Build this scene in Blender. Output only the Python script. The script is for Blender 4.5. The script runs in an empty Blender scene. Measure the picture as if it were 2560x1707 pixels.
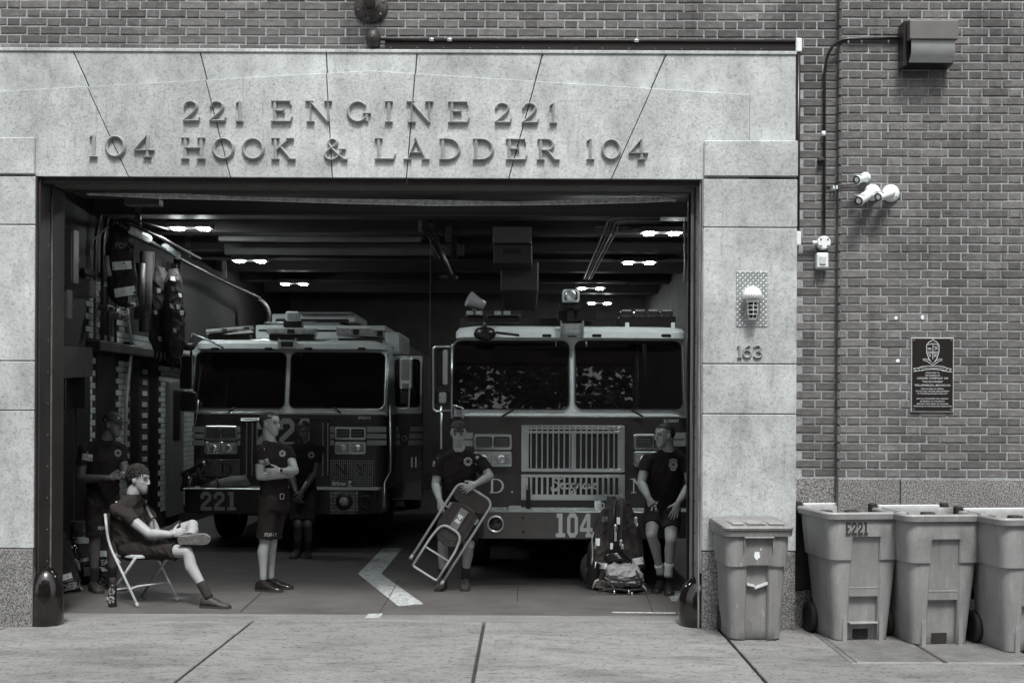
import bpy, bmesh, math, random
import numpy as np
from mathutils import Vector, Matrix, noise
from mathutils.bvhtree import BVHTree
R = math.radians
random.seed(7)
S = bpy.context.scene
COL = S.collection

# ------------------------------------------------------------------ camera, sky, sun, exposure
F, D, H, VX, VY, TH = 3090.0, 10.0, 1.78, 1312.0, 1020.0, 0.0047
cam_d = bpy.data.cameras.new('camera'); cam = bpy.data.objects.new('camera', cam_d); COL.objects.link(cam)
cam_d.sensor_width = 36; cam_d.lens = 36 * F / 2560
cam_d.shift_x = -(VX - 1280) / 2560; cam_d.shift_y = (VY - 853.5) / 2560
cam_d.clip_end = 300
cam.matrix_world = Matrix.Translation((0, -D, H)) @ Matrix.Rotation(-TH, 4, 'Y') @ Matrix.Rotation(R(90), 4, 'X')
S.camera = cam
W = bpy.data.worlds.new('World'); S.world = W; W.use_nodes = True
wn = W.node_tree.nodes; wl = W.node_tree.links
bg = wn['Background']
sky = wn.new('ShaderNodeTexSky'); sky.sky_type = 'NISHITA'; sky.sun_disc = False
sky.sun_elevation = R(60); sky.sun_rotation = R(172); sky.air_density = 1.0; sky.dust_density = 4.0
hs = wn.new('ShaderNodeHueSaturation'); hs.inputs['Saturation'].default_value = 0.12
wl.new(sky.outputs[0], hs.inputs['Color']); wl.new(hs.outputs[0], bg.inputs[0])
bg.inputs[1].default_value = 0.12
sun_d = bpy.data.lights.new('sun', 'SUN'); sun_d.energy = 2.2; sun_d.angle = R(12); sun_d.color = (1, 0.985, 0.96)
sun = bpy.data.objects.new('sun', sun_d); COL.objects.link(sun); sun.location = (3, -12, 14)
sun.rotation_euler = (R(90 - 60), 0, R(8))
S.view_settings.view_transform = 'Standard'; S.view_settings.look = 'None'
S.view_settings.gamma = 1; S.view_settings.exposure = 0.8; S.view_settings.use_curve_mapping = False
S.render.engine = 'CYCLES'; S.cycles.use_denoising = True; S.cycles.max_bounces = 8
S.cycles.diffuse_bounces = 4; S.cycles.glossy_bounces = 4

# ------------------------------------------------------------------ helpers
def unroll(px, py):
    dx, dy = px - VX, py - VY
    return dx + TH * dy, dy - TH * dx
def P(px, py, y):                     # a point of the photograph's ray at real depth y
    ux, uy = unroll(px, py); k = (D + y) / F
    return Vector((ux * k, y, H - uy * k))
def G(px, py, z=0.0):                 # where that ray meets the ground
    ux, uy = unroll(px, py); d = F * (H - z) / uy
    return Vector((ux * d / F, d - D, z))
def PX(px, py, y): return P(px, py, y).x
def PZ(px, py, y): return P(px, py, y).z

def rrect(x0, x1, z0, z1, r, n=4):
    pts = []
    for cx, cz, a in ((x1 - r, z1 - r, 0), (x0 + r, z1 - r, 90), (x0 + r, z0 + r, 180), (x1 - r, z0 + r, 270)):
        for i in range(n + 1):
            t = R(a + 90 * i / n); pts.append((cx + r * math.cos(t), cz + r * math.sin(t)))
    return pts
def circle(cx, cz, r, n=16, r2=None):
    return [(cx + r * math.cos(2 * math.pi * i / n), cz + (r2 or r) * math.sin(2 * math.pi * i / n)) for i in range(n)]
def perp(d):
    d = d.normalized(); a = Vector((0, 0, 1)) if abs(d.z) < 0.9 else Vector((1, 0, 0))
    u = d.cross(a).normalized(); return u, u.cross(d).normalized()
class Fr:                              # frame: origin, u right, v up, n towards the viewer
    def __init__(s, o, u=(1, 0, 0), v=(0, 0, 1), n=(0, -1, 0)):
        s.o, s.u, s.v, s.n = Vector(o), Vector(u), Vector(v), Vector(n)
    def __call__(s, a, b, c=0.0): return s.o + s.u * a + s.v * b + s.n * c
def front(y): return Fr((0, y, 0))    # u = x, v = z, n = -y

class MB:
    def __init__(s): s.v, s.f, s.s = [], [], []
    def add(s, vs, fs, smooth=False):
        b = len(s.v); s.v.extend([Vector(p) for p in vs])
        for f in fs: s.f.append(tuple(i + b for i in f)); s.s.append(smooth)
        return s
    def box(s, x0, x1, y0, y1, z0, z1, b=0.0, M=None, back=True):
        if b <= 0:
            vs = [(x, y, z) for x in (x0, x1) for y in (y0, y1) for z in (z0, z1)]
            fs = [(0, 1, 3, 2), (4, 6, 7, 5), (0, 4, 5, 1), (2, 3, 7, 6), (0, 2, 6, 4), (1, 5, 7, 3)]
            if not back: fs.pop(3)
        else:
            b = min(b, 0.49 * min(abs(x1 - x0), abs(y1 - y0), abs(z1 - z0)))
            vs = []; idx = {}
            X, Y, Z = (x0, x1), (y0, y1), (z0, z1)
            for i in (0, 1):
                for j in (0, 1):
                    for k in (0, 1):
                        sx, sy, sz = b * (1 - 2 * i), b * (1 - 2 * j), b * (1 - 2 * k)
                        for a, p in enumerate(((X[i], Y[j] + sy, Z[k] + sz), (X[i] + sx, Y[j], Z[k] + sz), (X[i] + sx, Y[j] + sy, Z[k]))):
                            idx[i, j, k, a] = len(vs); vs.append(p)
            q = lambda *t: tuple(idx[c] for c in t)
            fs = []
            for i in (0, 1):
                f = [(i, 0, 0, 0), (i, 0, 1, 0), (i, 1, 1, 0), (i, 1, 0, 0)]; fs.append(q(*(f if i == 0 else f[::-1])))
                f = [(0, i, 0, 1), (1, i, 0, 1), (1, i, 1, 1), (0, i, 1, 1)]
                if back or i == 0: fs.append(q(*(f if i == 0 else f[::-1])))
                f = [(0, 0, i, 2), (0, 1, i, 2), (1, 1, i, 2), (1, 0, i, 2)]; fs.append(q(*(f if i == 0 else f[::-1])))
            for i in (0, 1):
                for j in (0, 1):
                    f = [(i, j, 0, 0), (i, j, 0, 1), (i, j, 1, 1), (i, j, 1, 0)]; fs.append(q(*(f if i != j else f[::-1])))
                    f = [(i, 0, j, 2), (i, 0, j, 0), (i, 1, j, 0), (i, 1, j, 2)]; fs.append(q(*(f if i != j else f[::-1])))
                    f = [(0, i, j, 1), (0, i, j, 2), (1, i, j, 2), (1, i, j, 1)]; fs.append(q(*(f if i != j else f[::-1])))
                    for k in (0, 1):
                        f = [(i, j, k, 0), (i, j, k, 1), (i, j, k, 2)]; fs.append(q(*(f if (i + j + k) % 2 else f[::-1])))
        if M is not None: vs = [M @ Vector(p) for p in vs]
        return s.add(vs, fs)
    def loft(s, rings, cap0=True, cap1=True, smooth=True, closed=True):
        n = len(rings[0]); vs = [p for r in rings for p in r]; fs = []
        for i in range(len(rings) - 1):
            for j in range(n if closed else n - 1):
                k = (j + 1) % n; fs.append((i * n + j, i * n + k, (i + 1) * n + k, (i + 1) * n + j))
        s.add(vs, fs, smooth)
        b = len(s.v) - len(vs)
        if cap0: s.f.append(tuple(b + j for j in range(n))[::-1]); s.s.append(False)
        if cap1: s.f.append(tuple(b + (len(rings) - 1) * n + j for j in range(n))); s.s.append(False)
        return s
    def cyl(s, p0, p1, r0, r1=None, n=10, caps=True, smooth=True):
        p0, p1 = Vector(p0), Vector(p1); r1 = r0 if r1 is None else r1
        u, v = perp(p1 - p0)
        rg = [[p + (u * math.cos(2 * math.pi * i / n) + v * math.sin(2 * math.pi * i / n)) * r for i in range(n)] for p, r in ((p0, r0), (p1, r1))]
        return s.loft(rg, caps, caps, smooth)
    def tube(s, pts, r, n=8, closed=False, caps=True):
        pts = [Vector(p) for p in pts]; m = len(pts); rings = []
        rr = r if isinstance(r, (list, tuple)) else [r] * m
        u = None
        for i in range(m):
            d = (pts[(i + 1) % m] - pts[i - 1]) if closed else (pts[min(i + 1, m - 1)] - pts[max(i - 1, 0)])
            d.normalize()
            if u is None: u, _ = perp(d)
            u = (u - d * u.dot(d)).normalized(); v = d.cross(u)
            rings.append([pts[i] + (u * math.cos(2 * math.pi * k / n) + v * math.sin(2 * math.pi * k / n)) * rr[i] for k in range(n)])
        if closed: rings.append(rings[0]); caps = False
        return s.loft(rings, caps, caps)
    def ell(s, c, rx, ry=None, rz=None, M=None, nu=12, nv=8):
        ry = rx if ry is None else ry; rz = rx if rz is None else rz
        c = Vector(c); vs = []; fs = []
        f = (lambda p: c + (M @ p)) if M is not None else (lambda p: c + p)
        vs.append(f(Vector((0, 0, -rz))))
        for i in range(1, nv):
            t = math.pi * i / nv - math.pi / 2
            for j in range(nu):
                a = 2 * math.pi * j / nu
                vs.append(f(Vector((rx * math.cos(t) * math.cos(a), ry * math.cos(t) * math.sin(a), rz * math.sin(t)))))
        vs.append(f(Vector((0, 0, rz)))); e = len(vs) - 1
        for j in range(nu):
            k = (j + 1) % nu
            fs.append((0, 1 + k, 1 + j)); fs.append((e, e - nu + j, e - nu + k))
            for i in range(nv - 2): fs.append((1 + i * nu + j, 1 + i * nu + k, 1 + (i + 1) * nu + k, 1 + (i + 1) * nu + j))
        return s.add(vs, fs, True)
    def lathe(s, c, axis, prof, n=20, cap0=True, cap1=True, u=None):
        c = Vector(c); axis = Vector(axis).normalized(); a, b = perp(axis)
        return s.loft([[c + axis * h + (a * math.cos(2 * math.pi * i / n) + b * math.sin(2 * math.pi * i / n)) * r for i in range(n)] for r, h in prof], cap0, cap1)
    def prism(s, poly, fr, c0, c1, bev=0.0, smooth=False):
        """poly (a,b) list counter-clockwise seen from +n; c0 back, c1 front."""
        A = sum(poly[i][0] * poly[(i + 1) % len(poly)][1] - poly[(i + 1) % len(poly)][0] * poly[i][1] for i in range(len(poly)))
        if A < 0: poly = poly[::-1]
        rings = [[fr(a, b, c0) for a, b in poly], [fr(a, b, c1 - bev) for a, b in poly]]
        if bev > 0: rings.append([fr(a, b, c1) for a, b in inset(poly, bev)])
        return s.loft(rings, True, True, smooth)
    def frame(s, outer, inner, fr, c0, c1, bev=0.0):
        """ring between two polys of equal count"""
        n = len(outer)
        rings = [[fr(a, b, c0) for a, b in inner], [fr(a, b, c0) for a, b in outer], [fr(a, b, c1 - bev) for a, b in outer]]
        if bev > 0: rings.append([fr(a, b, c1) for a, b in inset(outer, bev)])
        else: rings[-1] = [fr(a, b, c1) for a, b in outer]
        rings.append([fr(a, b, c1) for a, b in inner]); rings.append(rings[0])
        return s.loft(rings, False, False, False)
    def build(s, name, m, parent=None, loc=None, smooth=None, norm=False):
        root = parent
        o0 = Vector((0, 0, 0))
        while root is not None and root.parent is not None: root = root.parent
        if root is not None: o0 = root.location.copy()
        elif loc is not None: o0 = Vector(loc)
        me = bpy.data.meshes.new(name)
        me.from_pydata([tuple(p - o0) for p in s.v], [], s.f)
        if smooth is None: me.polygons.foreach_set('use_smooth', s.s)
        elif smooth: me.polygons.foreach_set('use_smooth', [True] * len(s.f))
        if norm:
            bm = bmesh.new(); bm.from_mesh(me); bmesh.ops.recalc_face_normals(bm, faces=bm.faces); bm.to_mesh(me); bm.free()
        me.update()
        o = bpy.data.objects.new(name, me); COL.objects.link(o)
        if m is not None: me.materials.append(m)
        if parent is not None: o.parent = parent
        elif loc is not None: o.location = o0
        return o
def inset(poly, d):
    n = len(poly); out = []
    for i in range(n):
        p, a, b = Vector(poly[i]), Vector(poly[i - 1]), Vector(poly[(i + 1) % n])
        e1 = (p - a); e2 = (b - p)
        if e1.length < 1e-9: e1 = e2
        if e2.length < 1e-9: e2 = e1
        e1.normalize(); e2.normalize()
        n1, n2 = Vector((-e1.y, e1.x)), Vector((-e2.y, e2.x))
        m = n1 + n2
        if m.length < 1e-6: m = n1
        m.normalize(); k = max(0.4, m.dot(n1)); q = p + m * (d / k); out.append((q.x, q.y))
    return out
def arc(c, r, a0, a1, n, u=(1, 0, 0), v=(0, 0, 1)):
    c, u, v = Vector(c), Vector(u), Vector(v)
    return [c + (u * math.cos(R(a0 + (a1 - a0) * i / n)) + v * math.sin(R(a0 + (a1 - a0) * i / n))) * r for i in range(n + 1)]
def rounded_path(pts, r, n=5):
    pts = [Vector(p) for p in pts]; out = [pts[0]]
    for i in range(1, len(pts) - 1):
        p = pts[i]; a = (pts[i - 1] - p); b = (pts[i + 1] - p)
        k = min(r, a.length * 0.49, b.length * 0.49); a.normalize(); b.normalize()
        p0, p1 = p + a * k, p + b * k
        for t in range(n + 1):
            t /= n; out.append(p0 * (1 - t) ** 2 + p * 2 * t * (1 - t) + p1 * t * t)
    out.append(pts[-1]); return out
def tag(o, label=None, cat=None, group=None, kind=None):
    if label: o['label'] = label
    if cat: o['category'] = cat
    if group: o['group'] = group
    if kind: o['kind'] = kind
    return o
def thing(name, label, cat, loc=(0, 0, 0), group=None, kind=None):
    o = bpy.data.objects.new(name, None); COL.objects.link(o); o.location = loc; o.empty_display_size = 0.1
    return tag(o, label, cat, group, kind)
def copy_tree(o, parent=None):
    c = o.copy(); COL.objects.link(c)
    if parent is not None: c.parent = parent
    for ch in list(o.children): copy_tree(ch, c)
    return c

# ------------------------------------------------------------------ materials
def tone(v):                           # the photograph's tint: warm blacks, cool lights
    t = min(1.0, max(0.0, (math.log10(max(v, 1e-3)) + 2) / 1.6))
    w = [(1.20, 0.98, 0.91)[i] * (1 - t) + (0.955, 1.01, 1.015)[i] * t for i in range(3)]
    return (v * w[0], v * w[1], v * w[2], 1)
MATS = {}
def mat(name, v, rough=0.6, metal=0.0, var=0.15, scale=8.0, bump=0.0, bscale=60.0, spec=0.5, emit=0.0, stretch=(1, 1, 1), rand=0.0, fine=0.0, fscale=220.0, coat=0.0, dirt=()):
    if name in MATS: return MATS[name]
    m = bpy.data.materials.new(name); m.use_nodes = True; MATS[name] = m
    N = m.node_tree.nodes; L = m.node_tree.links; b = N['Principled BSDF']
    b.inputs['Roughness'].default_value = rough; b.inputs['Metallic'].default_value = metal
    b.inputs['Specular IOR Level'].default_value = spec; b.inputs['Coat Weight'].default_value = coat
    c = tone(v); b.inputs['Base Color'].default_value = c
    tc = N.new('ShaderNodeTexCoord'); mp = N.new('ShaderNodeMapping'); mp.inputs['Scale'].default_value = stretch
    L.new(tc.outputs['Object'], mp.inputs[0])
    if var > 0 or rand > 0 or fine > 0:
        n1 = N.new('ShaderNodeTexNoise'); n1.inputs['Scale'].default_value = scale; n1.inputs['Detail'].default_value = 6; n1.inputs['Roughness'].default_value = 0.65
        L.new(mp.outputs[0], n1.inputs['Vector'])
        f = N.new('ShaderNodeMapRange'); f.inputs['From Min'].default_value = 0.3; f.inputs['From Max'].default_value = 0.7
        f.inputs['To Min'].default_value = 1 - var; f.inputs['To Max'].default_value = 1 + var
        L.new(n1.outputs[0], f.inputs[0]); out = f.outputs[0]
        if fine > 0:
            n3 = N.new('ShaderNodeTexNoise'); n3.inputs['Scale'].default_value = fscale; n3.inputs['Detail'].default_value = 2
            L.new(tc.outputs['Object'], n3.inputs['Vector'])
            g = N.new('ShaderNodeMapRange'); g.inputs['From Min'].default_value = 0.35; g.inputs['From Max'].default_value = 0.65
            g.inputs['To Min'].default_value = 1 - fine; g.inputs['To Max'].default_value = 1 + fine
            L.new(n3.outputs[0], g.inputs[0]); x = N.new('ShaderNodeMath'); x.operation = 'MULTIPLY'; L.new(out, x.inputs[0]); L.new(g.outputs[0], x.inputs[1]); out = x.outputs[0]
        for dsc, dst, dlo, dhi, dmn in dirt:      # stains that run across the thing, in world space
            ge_ = N.new('ShaderNodeNewGeometry'); mp_ = N.new('ShaderNodeMapping'); mp_.inputs['Scale'].default_value = dst; L.new(ge_.outputs['Position'], mp_.inputs[0])
            nd = N.new('ShaderNodeTexNoise'); nd.inputs['Scale'].default_value = dsc; nd.inputs['Detail'].default_value = 7; nd.inputs['Roughness'].default_value = 0.6; L.new(mp_.outputs[0], nd.inputs['Vector'])
            g = N.new('ShaderNodeMapRange'); g.inputs['From Min'].default_value = dlo; g.inputs['From Max'].default_value = dhi; g.inputs['To Min'].default_value = 1.0; g.inputs['To Max'].default_value = dmn
            L.new(nd.outputs[0], g.inputs[0]); x = N.new('ShaderNodeMath'); x.operation = 'MULTIPLY'; L.new(out, x.inputs[0]); L.new(g.outputs[0], x.inputs[1]); out = x.outputs[0]
        if rand > 0:
            oi = N.new('ShaderNodeObjectInfo'); ge = N.new('ShaderNodeNewGeometry')
            a = N.new('ShaderNodeMath'); a.operation = 'ADD'; L.new(oi.outputs['Random'], a.inputs[0]); L.new(ge.outputs['Random Per Island'], a.inputs[1])
            fr = N.new('ShaderNodeMath'); fr.operation = 'FRACT'; L.new(a.outputs[0], fr.inputs[0])
            g = N.new('ShaderNodeMapRange'); g.inputs['To Min'].default_value = 1 - rand; g.inputs['To Max'].default_value = 1 + rand
            L.new(fr.outputs[0], g.inputs[0]); x = N.new('ShaderNodeMath'); x.operation = 'MULTIPLY'; L.new(out, x.inputs[0]); L.new(g.outputs[0], x.inputs[1]); out = x.outputs[0]
        mx = N.new('ShaderNodeVectorMath'); mx.operation = 'SCALE'; mx.inputs[0].default_value = c[:3]
        L.new(out, mx.inputs['Scale']); L.new(mx.outputs[0], b.inputs['Base Color'])
        m['_out'] = 0
    if bump > 0:
        n2 = N.new('ShaderNodeTexNoise'); n2.inputs['Scale'].default_value = bscale; n2.inputs['Detail'].default_value = 4
        L.new(tc.outputs['Object'], n2.inputs['Vector'])
        bp = N.new('ShaderNodeBump'); bp.inputs['Strength'].default_value = bump; bp.inputs['Distance'].default_value = 0.01
        L.new(n2.outputs[0], bp.inputs['Height']); L.new(bp.outputs[0], b.inputs['Normal'])
    if emit > 0:
        b.inputs['Emission Color'].default_value = (0.93, 1, 1, 1); b.inputs['Emission Strength'].default_value = emit
    return m
def layered(name, base, layers, rough=0.8, bump=0.3, bscale=150.0, bdist=0.004):
    """base grey times a product of noise layers: (scale, stretch, lo, hi, min, max, detail)"""
    m = bpy.data.materials.new(name); m.use_nodes = True; MATS[name] = m
    N = m.node_tree.nodes; L = m.node_tree.links; b = N['Principled BSDF']; b.inputs['Roughness'].default_value = rough
    b.inputs['Specular IOR Level'].default_value = 0.3
    ge = N.new('ShaderNodeNewGeometry'); out = None
    for sc, st, lo, hi, mn, mxv, det in layers:
        mp = N.new('ShaderNodeMapping'); mp.inputs['Scale'].default_value = st; L.new(ge.outputs['Position'], mp.inputs[0])
        n = N.new('ShaderNodeTexNoise'); n.inputs['Scale'].default_value = sc; n.inputs['Detail'].default_value = det; n.inputs['Roughness'].default_value = 0.65
        L.new(mp.outputs[0], n.inputs['Vector'])
        f = N.new('ShaderNodeMapRange'); f.inputs['From Min'].default_value = lo; f.inputs['From Max'].default_value = hi; f.inputs['To Min'].default_value = mn; f.inputs['To Max'].default_value = mxv
        L.new(n.outputs[0], f.inputs[0])
        if out is None: out = f.outputs[0]
        else:
            x = N.new('ShaderNodeMath'); x.operation = 'MULTIPLY'; L.new(out, x.inputs[0]); L.new(f.outputs[0], x.inputs[1]); out = x.outputs[0]
    oi = N.new('ShaderNodeObjectInfo'); g = N.new('ShaderNodeMapRange'); g.inputs['To Min'].default_value = 0.88; g.inputs['To Max'].default_value = 1.08
    L.new(oi.outputs['Random'], g.inputs[0]); x = N.new('ShaderNodeMath'); x.operation = 'MULTIPLY'; L.new(out, x.inputs[0]); L.new(g.outputs[0], x.inputs[1])
    mx = N.new('ShaderNodeVectorMath'); mx.operation = 'SCALE'; mx.inputs[0].default_value = tone(base)[:3]
    L.new(x.outputs[0], mx.inputs['Scale']); L.new(mx.outputs[0], b.inputs['Base Color'])
    n2 = N.new('ShaderNodeTexNoise'); n2.inputs['Scale'].default_value = bscale; n2.inputs['Detail'].default_value = 5; L.new(ge.outputs['Position'], n2.inputs['Vector'])
    bp = N.new('ShaderNodeBump'); bp.inputs['Strength'].default_value = bump; bp.inputs['Distance'].default_value = bdist
    L.new(n2.outputs[0], bp.inputs['Height']); L.new(bp.outputs[0], b.inputs['Normal'])
    return m
M_stone = layered('limestone', 0.47, [(0.9, (1, 1, 1), 0.3, 0.7, 0.72, 1.14, 5), (3.4, (1.3, 1, 0.8), 0.34, 0.62, 0.74, 1.06, 8), (7, (2.6, 1, 0.16), 0.28, 0.40, 0.78, 1.0, 4), (110, (1, 1, 1), 0.36, 0.50, 0.72, 1.04, 2), (36, (1, 1, 1), 0.33, 0.5, 0.76, 1.05, 4)], 0.85, 0.35, 170)
M_granite = layered('speckled_granite', 0.165, [(95, (1, 1, 1), 0.4, 0.6, 0.35, 1.75, 2), (3, (1, 1, 1), 0.3, 0.7, 0.85, 1.1, 4)], 0.6, 0.15, 200)
M_conc = layered('concrete', 0.195, [(14, (0.45, 1.2, 1), 0.58, 0.64, 1.0, 0.60, 4), (26, (1, 1, 1), 0.63, 0.66, 1.0, 0.5, 1), (1.5, (0.6, 1.5, 1), 0.50, 0.64, 1.0, 0.68, 9), (0.9, (1, 1, 1), 0.3, 0.7, 0.86, 1.08, 5), (7, (0.5, 1.6, 1), 0.28, 0.5, 0.72, 1.04, 7), (140, (1, 1, 1), 0.35, 0.55, 0.86, 1.04, 2), (3.2, (0.35, 1.7, 1), 0.24, 0.36, 0.62, 1.0, 8), (2.0, (1, 1, 1), 0.40, 0.47, 0.86, 1.0, 9)], 0.85, 0.25, 90)
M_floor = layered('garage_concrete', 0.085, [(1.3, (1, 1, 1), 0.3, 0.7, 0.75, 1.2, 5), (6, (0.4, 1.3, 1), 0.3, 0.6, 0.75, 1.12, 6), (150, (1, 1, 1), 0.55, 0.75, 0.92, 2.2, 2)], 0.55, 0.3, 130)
M_thresh = layered('worn_threshold', 0.17, [(2.5, (0.4, 1, 1), 0.3, 0.7, 0.65, 1.2, 5), (110, (1, 1, 1), 0.4, 0.7, 0.7, 1.5, 2)], 0.8, 0.4, 120)
M_brick = mat('brick', 0.122, 0.8, var=0.3, scale=14, bump=0.5, bscale=45, rand=0.26, fine=0.2, spec=0.3, dirt=((0.8, (1.2, 1, 0.7), 0.48, 0.68, 0.66), (3.2, (2.6, 1, 0.25), 0.56, 0.68, 0.68), (2.4, (0.8, 1, 1.4), 0.58, 0.68, 1.45)))
M_mortar = layered('mortar', 0.36, [(3, (1, 1, 1), 0.3, 0.7, 0.6, 1.15, 6), (60, (1, 1, 1), 0.35, 0.6, 0.7, 1.1, 3)], 0.9, 0.5, 120)
M_grout = mat('dark_joint', 0.03, 0.95, var=0.3)
M_steel = mat('dark_painted_steel', 0.024, 0.5, var=0.3, scale=5, bump=0.1)
M_worn = mat('weathered_steel', 0.10, 0.6, var=0.55, scale=18, stretch=(1, 1, 0.25), bump=0.4, bscale=50)
M_black = mat('peeling_steel', 0.22, 0.6, var=0.6, scale=14, stretch=(1, 1, 0.2), bump=0.5, bscale=40)
M_black = mat('black_paint', 0.012, 0.35, var=0.2)
M_blackm = mat('matt_black', 0.014, 0.75, var=0.2)
M_letter = mat('cast_metal_letter', 0.30, 0.4, metal=0.0, var=0.2, scale=20, bump=0.1)
M_chrome = mat('chrome', 0.92, 0.3, metal=1.0, var=0.06, bump=0.12, bscale=5)
M_alum = mat('bare_aluminium', 0.6, 0.36, metal=0.9, var=0.15, bump=0.06)
M_plate = mat('diamond_plate', 0.6, 0.38, metal=0.85, var=0.15)
M_white = mat('white_plastic', 0.72, 0.4, var=0.04)
M_paint = mat('white_road_paint', 0.34, 0.7, var=0.55, scale=16, fine=0.35, fscale=70)
# ------------------------------------------------------------------ ground
sw = thing('sidewalk', 'pale concrete sidewalk slabs with dark joints', 'sidewalk', (0, 0, 0), kind='structure')
del sw['category']
MB().box(-14, 16, -5.2, 0.62, -0.25, -0.03).build('joint_bed', M_grout, sw)
xs = [-12, -10.03, -8.08, -6.12, -4.18, -2.257, -0.33, 1.585, 3.5, 5.4, 7.3, 9.3]; ys = [-5.2, -2.6, -0.83, 0.29]
for j in range(3):
    for i in range(len(xs) - 1):
        g0 = 0.012
        x0, x1 = xs[i] + g0, xs[i + 1] - g0
        if j == 0 : y0, y1 = ys[0], ys[1] - 0.004
        else: y0, y1 = ys[j] + 0.003, ys[j + 1] - (0.003 if j < 2 else 0)
        MB().box(x0, x1, y0, y1, -0.06, random.uniform(-0.0025, 0.0), 0.006).build('slab', M_conc, sw)
road = MB().box(-60, 60, -60, -5.35, -0.3, -0.14).build('road', mat('asphalt', 0.13, 0.85, var=0.2), None, (0, -30, -0.3)); tag(road, kind='structure', label='grey asphalt road in front of the sidewalk')
kerb = MB().box(-30, 30, -5.35, -5.2, -0.3, -0.005, 0.02).build('kerb', M_conc, None, (0, -5.3, -0.3)); tag(kerb, kind='structure', label='straight concrete kerb along the sidewalk')
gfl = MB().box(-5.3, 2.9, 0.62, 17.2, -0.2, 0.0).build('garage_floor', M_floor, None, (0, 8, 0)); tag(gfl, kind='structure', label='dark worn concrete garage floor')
th_ = MB().box(-3.97, 1.46, 0.30, 0.617, -0.1, 0.002, 0.004).build('threshold', M_thresh, None, (-1.3, 0.4, 0)); tag(th_, kind='structure', label='rough concrete threshold strip across the doorway')
def floor_poly(name, pts, z, m, parent):
    q = [G(*p) for p in pts]; c = [(p.x, p.y) for p in q]
    mb = MB(); mb.prism(c, Fr((0, 0, z), (1, 0, 0), (0, 1, 0), (0, 0, 1)), 0, 0.003); return mb.build(name, m, parent)
floor_poly('painted_arrow', [(957, 1371), (1006, 1370), (953, 1435), (1059, 1510), (996, 1515), (895, 1435)], 0.002, M_paint, gfl)
floor_poly('painted_patch', [(1667, 1479), (1705, 1477), (1692, 1503), (1680, 1503)], 0.002, M_paint, gfl)
floor_poly('painted_line', [(1530, 1530), (1690, 1531.5), (1690, 1534), (1530, 1532.5)], 0.003, M_paint, gfl)
floor_poly('painted_patch', [(921, 1535), (956, 1534), (949, 1545), (912, 1545)], 0.003, M_paint, th_)
# thin floor cracks
mb = MB()
for pts in ([(950, 1530), (975, 1490), (998, 1448)], [(1293, 1505), (1295, 1465)], [(1632, 1530), (1614, 1482)], [(600, 1530), (655, 1480)]):
    q = [G(*p) for p in pts]
    for a, b in zip(q, q[1:]):
        n = Vector((b.y - a.y, a.x - b.x, 0)).normalized() * 0.004
        up = Vector((0, 0, 0.0065)); mb.add([a - n + up, a + n + up, b + n + up, b - n + up], [(0, 1, 2, 3)])
mb.build('floor_crack', M_grout, gfl)
# steel hatch covers in the sidewalk
def lugs(mb, fr, w, h, sp, ln, wd, ht, c0=0.0):
    nx, nz = int(w / sp), int(h / sp)
    for i in range(nx):
        for j in range(nz):
            a, b = (i + 0.5) * w / nx, (j + 0.5) * h / nz
            t = R(45 if (i + j) % 2 else -45); ca, sa = math.cos(t), math.sin(t)
            f = lambda p, q, r: fr(a + ca * p - sa * q, b + sa * p + ca * q, c0 + r)
            mb.add([f(-ln / 2, 0, 0), f(0, -wd / 2, 0), f(ln / 2, 0, 0), f(0, wd / 2, 0), f(-ln / 4, 0, ht), f(ln / 4, 0, ht)], [(0, 1, 5, 4), (1, 2, 5), (2, 3, 4, 5), (3, 0, 4)], False)
hx0, hx1, hx2, hy0, hy1 = 2.17, 2.82, 3.9, -0.80, -0.42
M_hatch = mat('worn_steel_plate', 0.19, 0.6, metal=0.5, var=0.3, scale=4, bump=0.1)
hatch = thing('cellar_hatch', 'pair of steel diamond plate hatch covers set flush in the sidewalk under the bins', 'hatch', (3, -0.6, 0))
for a, b in ((2.345, 2.955), (2.985, 3.62)):
    mb = MB(); mb.box(a, b, -1.30, -0.22, -0.02, 0.006, 0.004)
    lugs(mb, Fr((a, -1.30, 0), (1, 0, 0), (0, 1, 0), (0, 0, 1)), b - a, 1.08, 0.032, 0.028, 0.008, 0.0035, 0.006)
    mb.build('hatch_leaf', M_hatch, hatch)
MB().box(2.30, 2.338, -1.33, -0.2, -0.02, 0.004, 0.003).box(3.627, 3.66, -1.33, -0.2, -0.02, 0.004, 0.003).box(2.338, 3.627, -1.33, -1.306, -0.02, 0.004, 0.003).build('hatch_frame', M_hatch, hatch)
MB().box(2.957, 2.983, -1.30, -0.22, -0.02, 0.002).build('hatch_gap', M_grout, hatch)

# ------------------------------------------------------------------ brick walls (Flemish bond)
CH, BH, BS, BHD, JT = 0.0704, 0.0590, 0.206, 0.0975, 0.0115
def brick_mesh(L, k):
    b = MB(); rnd = random.Random(k * 13 + int(L * 1000))
    j = lambda s=0.0014: rnd.uniform(-s, s)
    x, z, bv = L / 2, BH / 2, 0.005
    o = [(-x + j(), -z + j()), (x + j(), -z + j()), (x + j(), z + j()), (-x + j(), z + j())]
    i = [(a * (1 - 2 * bv / L) + j(), c * (1 - 2 * bv / BH) + j()) for a, c in o]
    b.loft([[Vector((a, 0.03, c)) for a, c in o], [Vector((a, 0.004, c)) for a, c in o], [Vector((a, 0.0 + j(0.0012), c)) for a, c in i]], False, True, False)
    return b
BM = {}
for L in (BS, BHD):
    for k in range(4):
        mb = brick_mesh(L, k); me = bpy.data.meshes.new('brick'); me.from_pydata([tuple(p) for p in mb.v], [], mb.f); me.materials.append(M_brick); BM[L, k] = (me, mb)
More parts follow.
